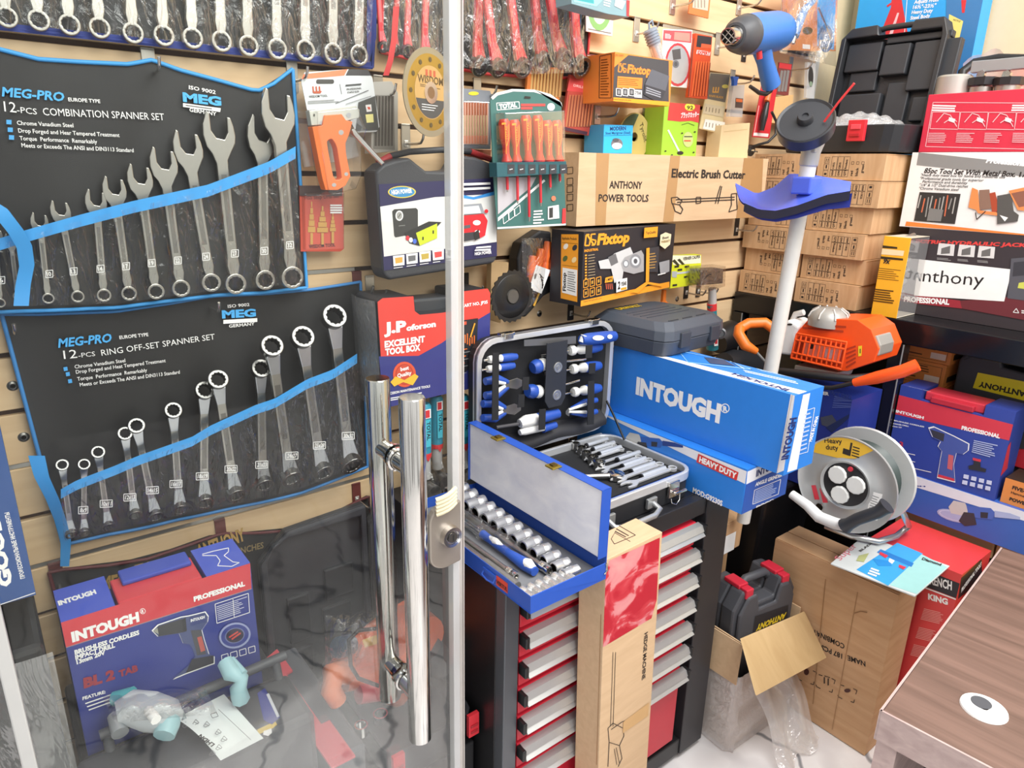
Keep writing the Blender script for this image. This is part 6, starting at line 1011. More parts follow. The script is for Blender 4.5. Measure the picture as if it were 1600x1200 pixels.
    t = thing('drill_bit_box', 'amber upright box with clear window of drill bits on the shelf edge', 'box', M); b = MB(); b.box(0, w, 0, .0016, 0, h, m('f2b32e', .4)); b.box(0, w, .0016, d, 0, .002, m('d8d0c0', .4)); b.box(0, w, .0016, d, h-.0016, h, m('c9c2b0', .4)); b.box(0, .0016, .0016, d, .002, h-.0016, m('e8b23a', .4)); b.M = inv(t); F = faces(b, M, w, d, h)['F']
    F.q(m('3a2e18'), (1376, 383), (1402, 386), (1402, 389), (1374, 387)); F.q(m('f0dcb0'), (1374, 388), (1413, 392), (1411, 400), (1373, 397)); F.q(m('3a2e18'), (1373, 400), (1411, 404), (1411, 407), (1372, 404)); F.t('9x', 1379, 411, 1390, 412, 8, INK, .05, .2); F.bars(m('7a5a18'), (1371, 417), (1408, 421), (1404, 440), (1368, 436), 6, .3); F.bars(m('5a4010'), (1366, 450), (1402, 454), (1399, 476), (1362, 471), 6, .55); b.M = Matrix(); b.build('carton', t, bev=.001)
    b = MB(); M2 = SIDE(w); b.add([(w, .0017, .003), (w, d, .003), (w, d, h-.003), (w, .0017, h-.003)], [(0, 1, 2, 3)], film('window_film', gl=.15, milky=.12)); b.build('clear_window', t)
    for i in range(6):
        q = MB(); z = .05+i*.033; q.cyl((w*.5, .02, z), (w*.5, .1, z+.012), .006+.001*(i % 3), m('9a9a92', .35, .7), n=8); q.build('drill_bit', t)
build_stacks()
def build_lower_right():
    NB = m('33469a', .4); RD = m('d23a4a', .4)
    M = xframe(.78, .531, 2.112); t = thing('carton_long', 'x', 'box', M); bpy.data.objects.remove(t)
    # two brown cartons on the low board
    for y0, y1, lab in ((.775, .512, 'brown carton under the long blue box, the one behind the red wrench box'), (.508, .19, 'brown carton under the long blue box, the one nearer the desk')):
        t = thing('carton', lab, 'carton', xframe(y0, .531, 2.115), 'cartons under the long blue box'); b = MB(); b.box(0, y0-y1, 0, .4, 0, .06, CARD3); b.build('carton_body', t, bev=.004)
    def pr(f, b):
        F = f['F']; W = m('e2e3ea', .45); F.q(W, (1416, 738), (1604, 795), (1604, 815), (1414, 756)); F.t('INTOUGH', 1360, 748, 1446, 761, 10, m('2a3a90'), .05); grinder(F, 1520, 800, 1.0, m('4a68b8'), m('a9b4d8'))
    gbox('angle_grinder_box', 'long blue boxed angle grinder under the boxed driver drill', 'box', xframe(.80, .592, 2.085), .55, .14, .118, m('3a62b4', .4), pr)
    # boxed driver drill
    def drillbox(label, bl, br, tl, X, dep, prn, plane):
        pass
    M = xframe(.822, .7105, 2.09); w, d, h = .29, .105, .255; t = thing('drill_box', 'red and blue boxed driver drill with red carry handle on the long blue box', 'box', M); b = MB(); b.box(0, w, 0, d, 0, h-.03, NB); b.box(0, .06, 0, d, h-.03, h, NB); b.box(w-.07, w, 0, d, h-.03, h, NB); b.M = inv(t); f = faces(b, M, w, d, h); F = f['F']
    F.q(RD, (1378, 610), (1392, 614), (1585, 664), (1583, 690), (1380, 642)); F.t('INTOUGH', 1388, 641, 1443, 655, 10, INKW, .05); F.t('PROFESSIONAL', 1502, 671, 1562, 685, 6, INKW, .05); F.t('BRUSHLESS CORDLESS', 1387, 655, 1444, 668, 4, INKW, .03); F.t('DRIVER DRILL', 1386, 660, 1420, 667, 4, INKW, .03); F.t('12mm 12V', 1385, 664, 1409, 669, 4, INKW, .03); F.t('BL 2', 1383, 689, 1411, 697, 10, RD, .05)
    for y in (707, 718, 728): F.l(WHT, 1, (1412, y), (1430+(y > 720)*25, y+4+(y > 720)*6))
    O = [(1452, 670), (1460, 668), (1490, 682), (1513, 694), (1512, 704), (1504, 710), (1494, 708), (1490, 725), (1492, 752), (1465, 745), (1470, 715), (1472, 705), (1466, 698), (1470, 690), (1458, 684)]; F.q(WHT, *[(1482+(x-1482)*1.06, 710+(y-710)*1.05) for x, y in O]); F.q(m('4a5aa0', .4), *O); F.q(m('3a3a44'), (1454, 671), (1476, 678), (1474, 690), (1458, 683)); F.q(m('c9636a'), (1482, 710), (1490, 712), (1488, 735), (1480, 732)); F.q(RD, (1466, 741), (1491, 748), (1491, 752), (1465, 745)); F.bars(m('aeb8dc'), (1522, 687), (1561, 695), (1556, 718), (1518, 707), 7, .5); F.q(m('2c2c34'), (1513, 728), (1521, 726), (1522, 718), (1532, 720), (1532, 730), (1541, 733), (1540, 738), (1514, 733)); F.q(RD, (1520, 715), (1533, 718), (1532, 722), (1520, 719))
    for i in range(8): x, y = 1506+(i % 4)*12-(i//4)*2, 741+(i % 4)*3+(i//4)*9; F.q(m('c9d0ea'), (x, y), (x+8, y+1.5), (x+7, y+8), (x-1, y+6))
    T = f['T']; T.t('INTOUGH', 1401, 611, 1437, 619, 4, INKW, .04); T.q(WHT, (1548, 643), (1578, 652), (1565, 660), (1556, 654)); R = f['R']; R.q(RD, (1570, 700), (1580, 690), (1574, 732), (1562, 745)); b.M = Matrix(); b.build('carton', t, bev=.0015)
    b = MB(); b.box(.065, w-.075, .012, .09, h-.0295, h-.004, RD); b.box(.085, w-.095, -.004, .02, h-.03, h-.012, m('b82c3c', .4)); b.build('carry_handle', t, bev=.003)
    # small orange boxes
    p = None; g = 'small orange boxes by the shelf post'
    for i in range(7):
        M = xframe(.893+(i % 3)*.003, .5915+i*.0705, 2.235); lab = f'small orange tool carton, {("lowest", "second from the bottom", "third from the bottom", "fourth from the bottom", "third from the top", "second from the top", "topmost")[i]} of the stack behind the boxed driver drill'
        if p: copytree(p, M, lab); continue
        p = t = thing('orange_carton', lab, 'carton', M, g); b = MB(); b.box(0, .135, 0, .2, 0, .0695, m('e08a44', .45)); b.frame(.006, .008, .125, .06, .001, INK); b.lines(.012, .035, .115, .058, 3, m('5a3418'), t=.35); b.lines(.012, .014, .07, .022, 1, m('5a3418')); b.rect(.08, .012, .122, .03, m('efd8c8')); b.rect(.0, .0697, .135, .19, m('2e2622'), y=-.0004, M=TOP(.0002)); b.rect(.02, .012, .15, .03, m('3a2a20'), M=SIDE(.135)); b.build('carton_body', t, bev=.001)
    t = thing('orange_carton', 'small orange box lettered FIVE-SPD on the long blue box beside the driver drill box', 'carton', xframe(.522, .7105, 2.10)); b = MB(); b.box(0, .14, 0, .1, 0, .07, m('e08a44', .45)); b.text('FIVE-SPD', .02, .045, .01, INK, bold=.04); b.text('Hammer Drill', .02, .032, .007, INK, bold=.02); b.text('POWERTOOL', .02, .012, .009, INK, bold=.05); b.rect(.0, .0, .14, .1, m('3a2c22'), M=TOP(.07)); b.build('carton_body', t, bev=.001)
    # big black case with yellow label
    M = xframe(.744, .5915, 2.26); t = thing('power_tool_case', 'large black case with upside-down yellow ANTHONY label inside the shelf unit', 'case', M); w, d, h = .42, .13, .475; b = MB(); O = [(.0, .0), (w, 0), (w, h-.02), (.2, h-.01), (.17, h-.035), (.11, h-.03), (.1, h), (.025, h), (.0, h-.03)]; b.prism(O, .0, .06, CASE); b.prism([(x, z) for x, z in O], .062, d, CASE); b.build('shell', t, bev=.006)
    b = MB(inv(t)); F = xpf(b, 2.2595); F.q(m('f0dc28', .4), (1528, 582), (1604, 597), (1604, 627), (1520, 606)); F.t('ANTHONY', 1604, 612, 1530, 596, 9, INK, .04); 
    b.build('label_plate', t); b = MB(inv(t)); F = xpf(b, 2.2595)
    for pts in (((1505, 552), (1512, 547), (1520, 549), (1516, 558), (1506, 562)),): F.l(m('2c2d31'), 2.5, *pts)
    b.build('moulded_groove', t); b = MB(inv(t)); extx(b, [(1584, 702), (1604, 704), (1604, 735), (1582, 728)], 2.243, 2.258, m('c92f3c', .4)); b.build('latch', t, bev=.003)
    # red boxed wrench
    M = xframe(.745, .003, 1.89); w, d, h = .235, .2, .565; t = thing('wrench_box', 'tall red boxed wrench with black band between the brown carton and the desk', 'box', M); b = MB(); b.box(0, w, 0, d, 0, h, m('d8403f', .38)); b.M = inv(t); f = faces(b, M, w, d, h); F, R = f['F'], f['R']; B = m('27232a', .4)
    F.q(B, (1420, 880), (1500, 912), (1497, 936), (1415, 905)); F.l(WHT, 2, (1415, 907), (1497, 938)); F.t('IMPACT WRENCH', 1405, 898, 1487, 922, 13, INKW, .03); F.t('KING', 1450, 936, 1481, 945, 9, INKW, .05); R.q(B, (1497, 936), (1500, 905), (1535, 868), (1535, 905)); R.t('PROFESSIONAL TOOLS', 1502, 926, 1533, 884, 7, INKW, .04)
    for i, y in enumerate((956, 985, 1012)): F.bars(m('f0a8a0'), (1444-i*8, y-6), (1477-i*8, y+2), (1470-i*8, y+20), (1438-i*8, y+12), 8, .4)
    b.M = Matrix(); b.build('carton', t, bev=.003)
    t = thing('yellow_box', 'yellow and black box standing behind the desk beside the red wrench box', 'box', xframe(.49, .003, 1.93)); b = MB(); b.box(0, .11, 0, .15, 0, .53, m('e8b830', .4)); b.rect(.02, .0, .11, .15, m('3a3430'), M=TOP(.53)); b.rect(.02, .44, .09, .5, m('3a3430')); b.build('carton', t, bev=.002)
    # tall brown carton, printed upside down
    M = xframe(.945, .003, 1.742); w, d, h = .352, .125, .517; t = thing('shipping_carton', 'tall worn brown carton with upside-down black print standing on the marble floor', 'carton', M); b = MB(); b.box(0, w, 0, d, 0, h, CARD3); b.M = inv(t); F = faces(b, M, w, d, h)['F']
    F.t('COMBINATION', 1320, 1007, 1254, 975, 8, INK, .03); F.t('NAME', 1352, 1034, 1324, 1024, 8, INK, .03); F.t('187 PCS TOOL', 1316, 1022, 1255, 995, 8, INK, .03)
    for x, y in ((1262, 1052), (1291, 1064), (1325, 1080)): F.l(INK, 1, (x-12, y-10), (x-6, y-8)); F.l(INK, 1, (x+8, y-4), (x+14, y-1), (x+12, y+5)); F.l(INK, 1, (x-16, y+6), (x-15, y+9), (x-9, y+12)); F.l(INK, 1, (x+4, y+16), (x+9, y+18), (x+10, y+13))
    F.el(m('4a2018'), 1260, 1050, 4, 5); F.el(m('4a2018'), 1324, 1079, 5, 3); F.l(INK, 1.8, (1288, 1058), (1288, 1068)); F.l(INK, 1.8, (1294, 1060), (1294, 1071)); F.l(INK, 1, (1288, 1056), (1297, 1059)); F.l(m('a07850'), 1.2, (1290, 905), (1270, 1100)); F.l(m('a07850'), 1, (1340, 925), (1300, 1140)); F.l(m('8a6440'), 1.4, (1335, 958), (1345, 955), (1355, 957)); b.M = Matrix(); b.build('carton_body', t, bev=.004)
    b = MB(); b.box(.0, w, .002, .06, h+.0005, h+.003, CARD3, M=Matrix.Rotation(R_(1.0), 4, 'X') if False else None); b.box(.0, w-.03, .065, d, h+.0005, h+.003, CARD3); b.build('top_flap', t, bev=.001)
    # leaflet pack
    P = [wz(*q, .574) for q in ((1298, 880), (1350, 836), (1484, 884), (1430, 931))]; c = sum(P, V())/4; t = thing('leaflet_pack', 'blue and grey printed pack lettered Super lying across the brown and red boxes', 'pack', c); b = MB(inv(t)); n = 4; b.add(P+[p-V((0, 0, .0045)) for p in P], [(0, 3, 2, 1), (4, 5, 6, 7)]+[(i, (i+1) % 4, 4+(i+1) % 4, 4+i) for i in range(4)], m('cfd3d2', .35)); F = PF(b, c, (0, 0, 1)); LB = m('3fa0dc', .3)
    F.q(LB, (1402, 848), (1442, 865), (1388, 915), (1338, 890)); F.q(m('9fd0cc', .3), (1440, 866), (1480, 886), (1432, 928), (1390, 914)); F.q(m('2a78c0', .3), (1376, 858), (1428, 880), (1424, 886), (1370, 863)); F.t('Super', 1313, 876, 1340, 853, 12, m('d06a78'), .0); F.t('BLADE', 1345, 862, 1365, 848, 4, INK, .03); F.q(WHT, (1390, 872), (1398, 876), (1394, 881), (1388, 877)); F.q(m('2f8ad0', .3), (1364, 873), (1388, 876), (1394, 884), (1372, 884)); F.q(RD, (1375, 862), (1388, 868), (1384, 872), (1374, 866)); F.q(RD, (1405, 882), (1416, 886), (1412, 890), (1404, 886)); F.q(m('b0b47a'), (1342, 868), (1358, 864), (1350, 878), (1338, 876)); F.t('Diamond', 1440, 874, 1470, 884, 4, INK, .04); F.bars(WHT, (1362, 886), (1378, 892), (1372, 903), (1355, 897), 3, .6); b.build('pack_body', t, bev=.001)
    # cable reel
    C = wx(1321, 757, 1.73); ax = V((.97, .02, .07)).normalized(); M = fr(C, V((0, 0, 1)).cross(ax)*-1, (0, 0, 1)); M = fr(C, ax.cross(V((0, 0, 1))), (0, 0, 1)); t = thing('cable_reel', 'grey metal cable reel with three white sockets and yellow sticker', 'cable reel', M); r = .131; GY = m('b9bbbb', .35, .4)
    b = MB(); b.lathe((0, 0, 0), (0, 1, 0), [(0, r*.44), (-.006, r*.5), (0, r*.56), (0, r*.96), (-.004, r), (.004, r), (.004, 0)], GY, n=56); b.disc(0, 0, r*.455, m('27272a', .4), y=-.001, n=40); fl = b.build('front_flange', t)
    b = MB(); b.lathe((0, .1, 0), (0, 2, 0), [(0, 0), (0, r), (.006, r+.003), (.008, r), (.006, 0)], m('d2d3d2', .35, .3), n=56); b.build('rear_flange', t)
    b = MB(); P = [(.004, .09)]
    for i in range(12): P += [(.006+i*.0078, r*.74), (.01+i*.0078, r*.765)]
    b.lathe((0, 0, 0), (0, 1, 0), P+[(.1, r*.74), (.1, .05)], m('3f4a48', .35), n=48); b.build('wound_cable', t)
    b = MB(); b.poly([(r*.97*cos(R_(a)), r*.97*sin(R_(a))) for a in range(65, 148, 6)]+[(r*.97*cos(R_(148))+.01, r*.45), (-r*.2, r*.5), (r*.1, r*.6)], m('e8b83c', .4), y=-.0008); b.text('Heavy', -r*.55, r*.73, .014, INK, rot=14, bold=.02, y=-.0012); b.text('duty', -r*.5, r*.6, .014, INK, rot=14, bold=.02, y=-.0012); b.rect(-r*.16, r*.62, r*.0, r*.74, INK, -.0012); b.rect(-r*.04, r*.74, r*.0, r*.9, INK, -.0012); b.lines(r*.02, r*.62, r*.2, r*.86, 4, INK, y=-.0012, t=.4)
    b.build('yellow_sticker', t); b = MB(); b.poly([(r*.5, r*.05), (r*.72, r*.07), (r*.72, -r*.5), (r*.5, -r*.55)], WHT, y=-.0008); b.lines(r*.53, -r*.48, r*.68, r*.0, 9, m('8a8a8a'), y=-.0011, t=.3)
    b.build('rating_plate', t); b = MB()
    for x in (-.68, -.5): b.poly([(r*x, -r*.28), (r*(x+.09), -r*.24), (r*(x+.22), -r*.52), (r*(x+.12), -r*.56)], RD, y=-.0008)
    b.build('red_stripe', t)
    for k, a in enumerate((135, 20, 258)):
        q = MB(); x, z = r*.235*cos(R_(a)), r*.235*sin(R_(a)); q.prism([(x+r*.185*cos(R_(u)), z+r*.185*sin(R_(u))) for u in range(0, 360, 30)], -.012, -.0012, m('e2e2de', .4)); q.build('socket_cover', t, bev=.003)
    q = MB(); q.lathe((r*.05, -.001, r*.36), (r*.05, -1, r*.36), [(0, .007), (.004, .006), (.004, 0)], RD, n=14); q.build('reset_button', t)
    b = MB(); b.lathe((-r*.42, -.001, -r*.66), (-r*.42, -1, -r*.66), [(0, .011), (.006, .01), (.006, 0)], CHR, n=16); b.build('pivot_bolt', t)
    Q = inv(t); p = [wx(1320, 822, 1.66), wx(1340, 811, 1.655), wx(1372, 800, 1.655), wx(1386, 790, 1.66)]; b = MB(Q); b.tube([p[0], p[0].lerp(p[1], .3), p[1], p[2], p[2].lerp(p[3], .6), p[3]], [.02, .016, .0155, .0155, .017, .021], m('33363c', .45), n=14); b.build('crank_grip', t)
    b = MB(Q); p = [wx(1237, 772, 1.685), wx(1262, 790, 1.68), wx(1280, 808, 1.675), wx(1305, 818, 1.67), wx(1322, 822, 1.665)]; b.tube(p, [.012, .014, .016, .016, .014], film('wrap_milky', gl=.2, bump=1, scale=70, milky=.75), n=10); b.tube(p, .006, BLK, n=6); b.build('wrapped_arm', t)
    b = MB(Q); zf = .577; b.tube([wx(1252, 818, 1.74) if False else wz(1290, 822, zf+.01), wz(1330, 838, zf+.01), wz(1372, 846, zf+.01), wz(1400, 838, zf+.012), wz(1420, 822, zf+.02), wx(1412, 805, 1.86), wx(1402, 785, 1.85)], .0085, m('c2c2c0', .28, .8), n=10); b.build('stand_tube', t)
build_lower_right()
def build_open_carton():
    M = fr((1.452, .835, .003), (1, -.03, 0)); t = thing('open_carton', 'open brown carton in stretch film holding the black ANTHONY case', 'carton', M); w, d, h = .278, .2, .352
    b = MB(); b.box(0, w, 0, .004, 0, h-.12, CARD2); b.box(0, w, d-.004, d, 0, h, CARD2); b.box(0, .004, .004, d-.004, 0, h, CARD2); b.box(w-.004, w, .004, d-.004, 0, h, CARD2); b.box(.004, w-.004, .004, d-.004, 0, .004, CARD2); b.build('carton_body', t, bev=.001)
    Q = inv(t); b = MB(Q); P0 = V((1.455, .826, .352)); F = lambda x, y, Y: wy(x, y, Y); P_, R_2 = F(1158, 1000, .826), wx(1258, 957, 1.728); dv = V((-.045, -.088, -.091)); pts = [P_, R_2, R_2+dv+V((.03, 0, .02)), R_2+dv, P_+dv]; pts = [P_, R_2, R_2+dv+V((.03, -.0, .0)), P_+dv]
    b.add(pts+[p+V((0, .004, .002)) for p in pts], [(0, 3, 2, 1), (4, 5, 6, 7)]+[(i, (i+1) % 4, 4+(i+1) % 4, 4+i) for i in range(4)], wood('flap_board', 'bf9f70', 'cbad7e', (30, 8, 8), .8)); b.build('front_flap', t, bev=.001)
    b = MB(Q); pts = [wx(1118, 985, 1.449), wx(1150, 1002, 1.449), V((1.425, .84, .22)), V((1.42, .99, .22))]; pts = [V((1.4505, 1.03, .354)), V((1.4505, .832, .354)), V((1.437, .828, .235)), V((1.437, 1.03, .235))]; b.add(pts+[p+V((-.003, 0, 0)) for p in pts], [(0, 1, 2, 3), (7, 6, 5, 4)]+[(i, 4+i, 4+(i+1) % 4, (i+1) % 4) for i in range(4)], CARD2); b.build('side_flap', t, bev=.0008)
    b = MB(); P = rrect(-.012, -.012, w+.005, d+.012, .025, 4); n = len(P); k = 14
    b.add([(x+.003*sin(j*2.1+i*1.7), y+.004*sin(i*2.3+j), j*(h-.1)/k) for j in range(k+1) for i, (x, y) in enumerate(P)], [(j*n+i, j*n+(i+1) % n, (j+1)*n+(i+1) % n, (j+1)*n+i) for j in range(k) for i in range(n)], film('pink_wrap', tint=(1, .95, .94, 1), gl=.25, bump=1, scale=45, milky=.38, rough=.15), True); b.build('stretch_film', t)
    b = MB(); b.grid(lambda u, v: V((.06+.195*u+.012*sin(v*5), -.02-.12*v-.012*sin(u*11), .17*(1-v)**1.4+.004+.012*abs(sin(u*9+v*4)))), 18, 12, film('loose_wrap', tint=(1, .97, .96, 1), gl=.2, bump=1, scale=25, milky=.3)); b.build('loose_film', t)
    # case inside
    M = fr((1.468, .872, .0085), (1, -.13, 0)); t = thing('drill_case', 'black plastic case with red latches and upside-down ANTHONY print in the open carton', 'case', M); w, d, h = .248, .115, .458; GC = m('47484d', .5, bump=.1, scale=400)
    O = [(0, 0), (w, 0), (w, h-.05), (w-.03, h), (w-.07, h+.004), (w-.085, h-.05), (.085, h-.05), (.07, h+.004), (.03, h), (0, h-.05)]; b = MB(); b.prism(O, .012, d*.5, GC); b.prism([(.014+x*(w-.028)/w, .01+z*(h-.024)/h) for x, z in O], 0, .0121, GC); b.prism(O, d*.5+.002, d, GC); b.build('shell', t, bev=.006)
    b = MB(); b.tube([(.07, d*.5, h-.012), (.085, d*.5, h+.002), (w-.085, d*.5, h+.002), (w-.07, d*.5, h-.012)], .012, GC, n=10); b.build('carry_handle', t)
    for x in (.032, w-.07):
        b = MB(); b.box(x, x+.036, .03, .085, h-.001, h+.012, m('c62a3e', .4)); b.box(x+.004, x+.032, .006, .0295, h-.02, h+.008, m('c62a3e', .4)); b.build('latch', t, bev=.003)
    b = MB(inv(t)); F = PF(b, M.translation-V(M.col[1][:3])*.0004, -V(M.col[1][:3])); F.q(m('26262a', .5), (1180, 963), (1232, 945), (1230, 972), (1176, 990)); F.t('ANTHONY', 1229, 957, 1183, 977, 9, m('e8c828'), .05, .15); b.build('name_plate', t)
build_open_carton()
def build_behind():
    # goods standing on the floor between cabinet and shelf
    t = thing('carton', 'low brown carton with TON print behind the black case in the open carton', 'carton', (1.58, 1.2, .003)); b = MB(); b.box(-.145, .12, -.13, .16, 0, .475, CARD); F = TOP(.475); b.text('TON', -.02, -.085, .03, m('8a4030'), bold=.02, M=F); b.text('OIL', -.1, -.1, .03, m('8a4030'), bold=.02, M=F); b.build('carton_body', t, bev=.003)
    b = MB(); b.box(-.005, .003, -.13, .16, .4755, .479, m('d8c8a8', .4)); b.build('packing_tape', t)
    t = thing('kraft_parcel', 'creased kraft paper parcel under the blue angle grinder boxes', 'parcel', (1.56, 1.12, .4812)); b = MB(); b.grid(lambda u, v: V((-.12+.24*u, -.1+.3*v, .10+.012*sin(u*9)*sin(v*7))), 10, 10, CARD); b.box(-.12, .12, -.1, .2, 0, .1, CARD); b.rect(.04, .0, .09, .06, WHT, M=fr((0, -.1005, 0), (1, 0, 0))); b.build('parcel_body', t, bev=.004)
    t = thing('plastic_bin', 'black plastic bin on the floor beside the cable reel', 'bin', (1.89, 1.16, .003)); b = MB(); b.frus([(-.11, -.12, 0), (.11, -.12, 0), (.11, .16, 0), (-.11, .16, 0)], [(-.15, -.17, .64), (.15, -.17, .64), (.15, .22, .64), (-.15, .22, .64)], m('17171a', .35)); b.build('bin_body', t, bev=.01)
    t = thing('bin_bag', 'x', 'x', (0, 0, 0)); bpy.data.objects.remove(t)
    def pr(f, b):
        F = f['F']; W = m('d8dae4', .45); F.q(W, (1280, 596), (1362, 606), (1362, 616), (1280, 606)); F.t('IMPACT DRILL', 1290, 604, 1352, 609, 7, m('2a3a80'), .05); F.t('GRINDER', 1262, 613, 1295, 618, 5, INKW, .04); F.bars(m('5a6ab0'), (1304, 618), (1356, 624), (1352, 644), (1300, 638), 6, .4); F.q(m('4a4f60'), (1282, 652), (1300, 648), (1308, 660), (1296, 668), (1284, 664)); F.q(m('23305c'), (1290, 668), (1360, 656), (1362, 664), (1300, 676)); F.bars(m('8a98c8'), (1304, 676), (1334, 680), (1334, 690), (1304, 686), 3, .5)
    gbox('power_tool_box', 'navy blue boxed power tool under the orange engine', 'box', xframe(1.13, .646, 1.885), .27, .18, .3, m('27388c', .4), pr)
    # white pole trimmer with blue guard
    a, c = wx(1268, 232, 1.62), wx(1205, 575, 1.62); d = (c-a).normalized(); foot = a+d*((a.z-.60)/-d.z); t = thing('grass_trimmer', 'white pole grass trimmer standing head up with blue guard and black line head', 'grass trimmer', foot); Q = inv(t)
    b = MB(Q); b.cyl(a-d*.02, foot, .0185, m('d6d3cc', .35), n=20); b.build('pole', t); b = MB(Q); b.lathe(a-d*.06, a+d*.05, [(0, .0), (0, .022), (.03, .025), (.05, .027), (.07, .022), (.1, .0215), (.1, 0)], m('b5b3ac', .4, .3), n=18); b.box(*[x for i in range(3) for x in ((a-d*.01)[i]-.02, (a-d*.01)[i]+.012)], m('a9a7a0', .4)); b.build('gear_case', t, bev=.003)
    hc = wx(1259, 196, 1.585); n = V((-.72, -.28, .63)).normalized(); r = .063; b = MB(Q); b.lathe(hc-n*.018, hc+n, [(-.004, 0), (-.004, r*.7), (.004, r), (.034, r*1.02), (.037, r*.98), (.033, r*.9), (.035, r*.3), (.045, r*.28), (.05, r*.24), (.05, r*.12), (.046, r*.1), (.046, 0)], m('303135', .35), n=36); b.build('line_head', t)
    b = MB(Q); b.tube([wx(1222, 206, 1.6), wx(1262, 196, 1.57)], .0022, m('e03030', .4)); b.tube([wx(1288, 190, 1.58), wx(1310, 160, 1.57), wx(1335, 130, 1.57)], .0026, m('e84040', .4)); b.tube([hc+n*-.02, a-d*.06], .02, m('9f9d98', .4, .3)); b.build('cutting_line', t)
    top = [(1149, 286), (1182, 303), (1210, 292), (1234, 271), (1275, 274), (1330, 284)]; bot = [(1163, 318), (1186, 328), (1212, 330), (1245, 322), (1292, 305), (1329, 299)]; BG = m('5068d8', .32)
    def g(u, v, o=0): p, q = plerp(top, u), plerp(bot, u); A, C = wx(*p, 1.70-.06*u), wx(*q, 1.545); P = A.lerp(C, v); P.z -= .012*sin(v*3.14)+o; return P
    b = MB(Q); b.grid(lambda u, v: g(u, v), 24, 8, BG); b.grid(lambda u, v: g(1-u, v, .004), 24, 8, BG); b.grid(lambda u, v: g(u, 1)+V((0, 0, .001-.02*v)), 24, 2, m('23263a', .5)); b.grid(lambda u, v: g(1-u, 1)+V((.008, 0, -.004-.03*v*(1-u*.4))), 24, 2, m('2a3a9a', .4)); b.build('blade_guard', t); b = MB(Q); P = wx(1258, 290, 1.6); b.box(P.x-.02, P.x+.03, P.y-.025, P.y+.025, P.z-.02, P.z+.02, BG); b.build('guard_clamp', t, bev=.004)
    # orange brush cutter engine
    X = 1.85; OR = m('f2571f', .32); t = thing('brush_cutter', 'orange petrol brush cutter engine with white fuel tank on the navy box', 'brush cutter', (1.93, .97, .98)); Q = inv(t); GR = m('a5a29c', .4, .3)
    b = MB(Q); fp = [(1244, 520), (1262, 500), (1300, 498), (1340, 500), (1361, 515), (1373, 545), (1365, 566), (1324, 580), (1310, 579), (1234, 560)]; extx(b, fp, X+.014, X+.15, OR)
    for i in range(11):  # grille bars
        k = i/10; p0 = (1245+k*78, 521+k*14); p1 = (1236+k*78, 558+k*17); b.tube([wx(*p0, X), wx(*p1, X)], .0032, OR, n=6)
    for k in (0, .26, .78, 1): b.tube([wx(1245-k*9.5, 521+k*38, X), wx(1324-k*9.5, 535+k*42, X)], .0036, OR, n=6)
    F = xpf(b, X+.0135); F.q(m('a83210', .6), (1248, 525), (1322, 539), (1313, 572), (1240, 557)); F.q(m('e8917a', .4), (1258, 534), (1316, 546), (1311, 566), (1254, 553)); F.el(INK, 1268, 541, 4, 4.5); F.q(m('e8e2de', .3, .4), (1290, 545), (1306, 548), (1303, 562), (1288, 558)); F.l(m('b03a18', .5), 3, (1254, 512), (1318, 518)); F.l(m('b03a18', .5), 3, (1258, 506), (1322, 511)); F.q(m('f0d030'), (1341, 541), (1347, 540), (1346, 556), (1341, 557)); F.l(INK, 1.5, (1344, 545), (1344, 552))
    for i in range(5): F.l(m('a83210', .6), 2.6, (1322, 546+i*7), (1337, 541+i*6))
    b.build('engine_cover', t, bev=.003)
    b = MB(Q); P = wx(1296, 492, 1.9); b.lathe(P+V((0, 0, -.03)), P+V((0, 0, 1)), [(0, .055), (.02, .055), (.035, .05), (.048, .035), (.05, 0)], GR, n=24)
    for i in range(8): a = R_(i*45); b.tube([P+V((.056*cos(a), .056*sin(a), -.006)), P+V((.05*cos(a), .05*sin(a), .008)), P+V((.03*cos(a), .03*sin(a), .021))], .0025, m('c2beb8', .4), n=5)
    b.build('starter_housing', t); b = MB(Q); extx(b, [(1358, 527), (1370, 524), (1376, 540), (1373, 556), (1355, 560), (1353, 545)], X+.02, X+.1, GR); b.build('recoil_case', t, bev=.004)
    b = MB(Q); extx(b, [(1222, 505), (1232, 499), (1249, 510), (1243, 524), (1236, 556), (1214, 553), (1210, 545), (1213, 518)], X+.01, X+.1, m('e6e8e6', .4)); F = xpf(b, X+.0095); F.el(INK, 1234, 507, 4, 1.6); b.build('fuel_tank', t, bev=.012, seg=3); b = MB(Q); b.tube([wx(1238, 502, X+.05), wx(1243, 491, X+.05), wx(1256, 488, X+.05)], .009, m('d8d8d4', .4)); b.build('filler_neck', t)
    b = MB(Q); extx(b, [(1242, 570), (1310, 582), (1306, 592), (1240, 580)], X+.03, X+.12, m('c2bfb8', .35, .5)); b.build('crankcase', t, bev=.003)
    b = MB(Q); b.tube([wx(1215, 580, X-.02), wx(1260, 585, X-.03), wx(1330, 592, X-.02), wx(1375, 588, X+.03)], .012, BLK, n=9); b.tube([wx(1205, 560, X+.02), wx(1215, 580, X-.02)], .012, BLK, n=9); b.build('base_frame', t)
    b = MB(Q); b.tube([wx(1335, 598, X-.05), wx(1370, 590, X-.05), wx(1410, 580, X-.05), wx(1434, 570, X-.04)], [.011, .0165, .0165, .016], OR, n=12); b.build('handlebar_grip', t); b = MB(Q); b.tube([wx(1218, 596, X-.05), wx(1240, 604, X-.06), wx(1300, 606, X-.06), wx(1345, 596, X-.05)], .006, BLK, n=8); b.build('handlebar', t)
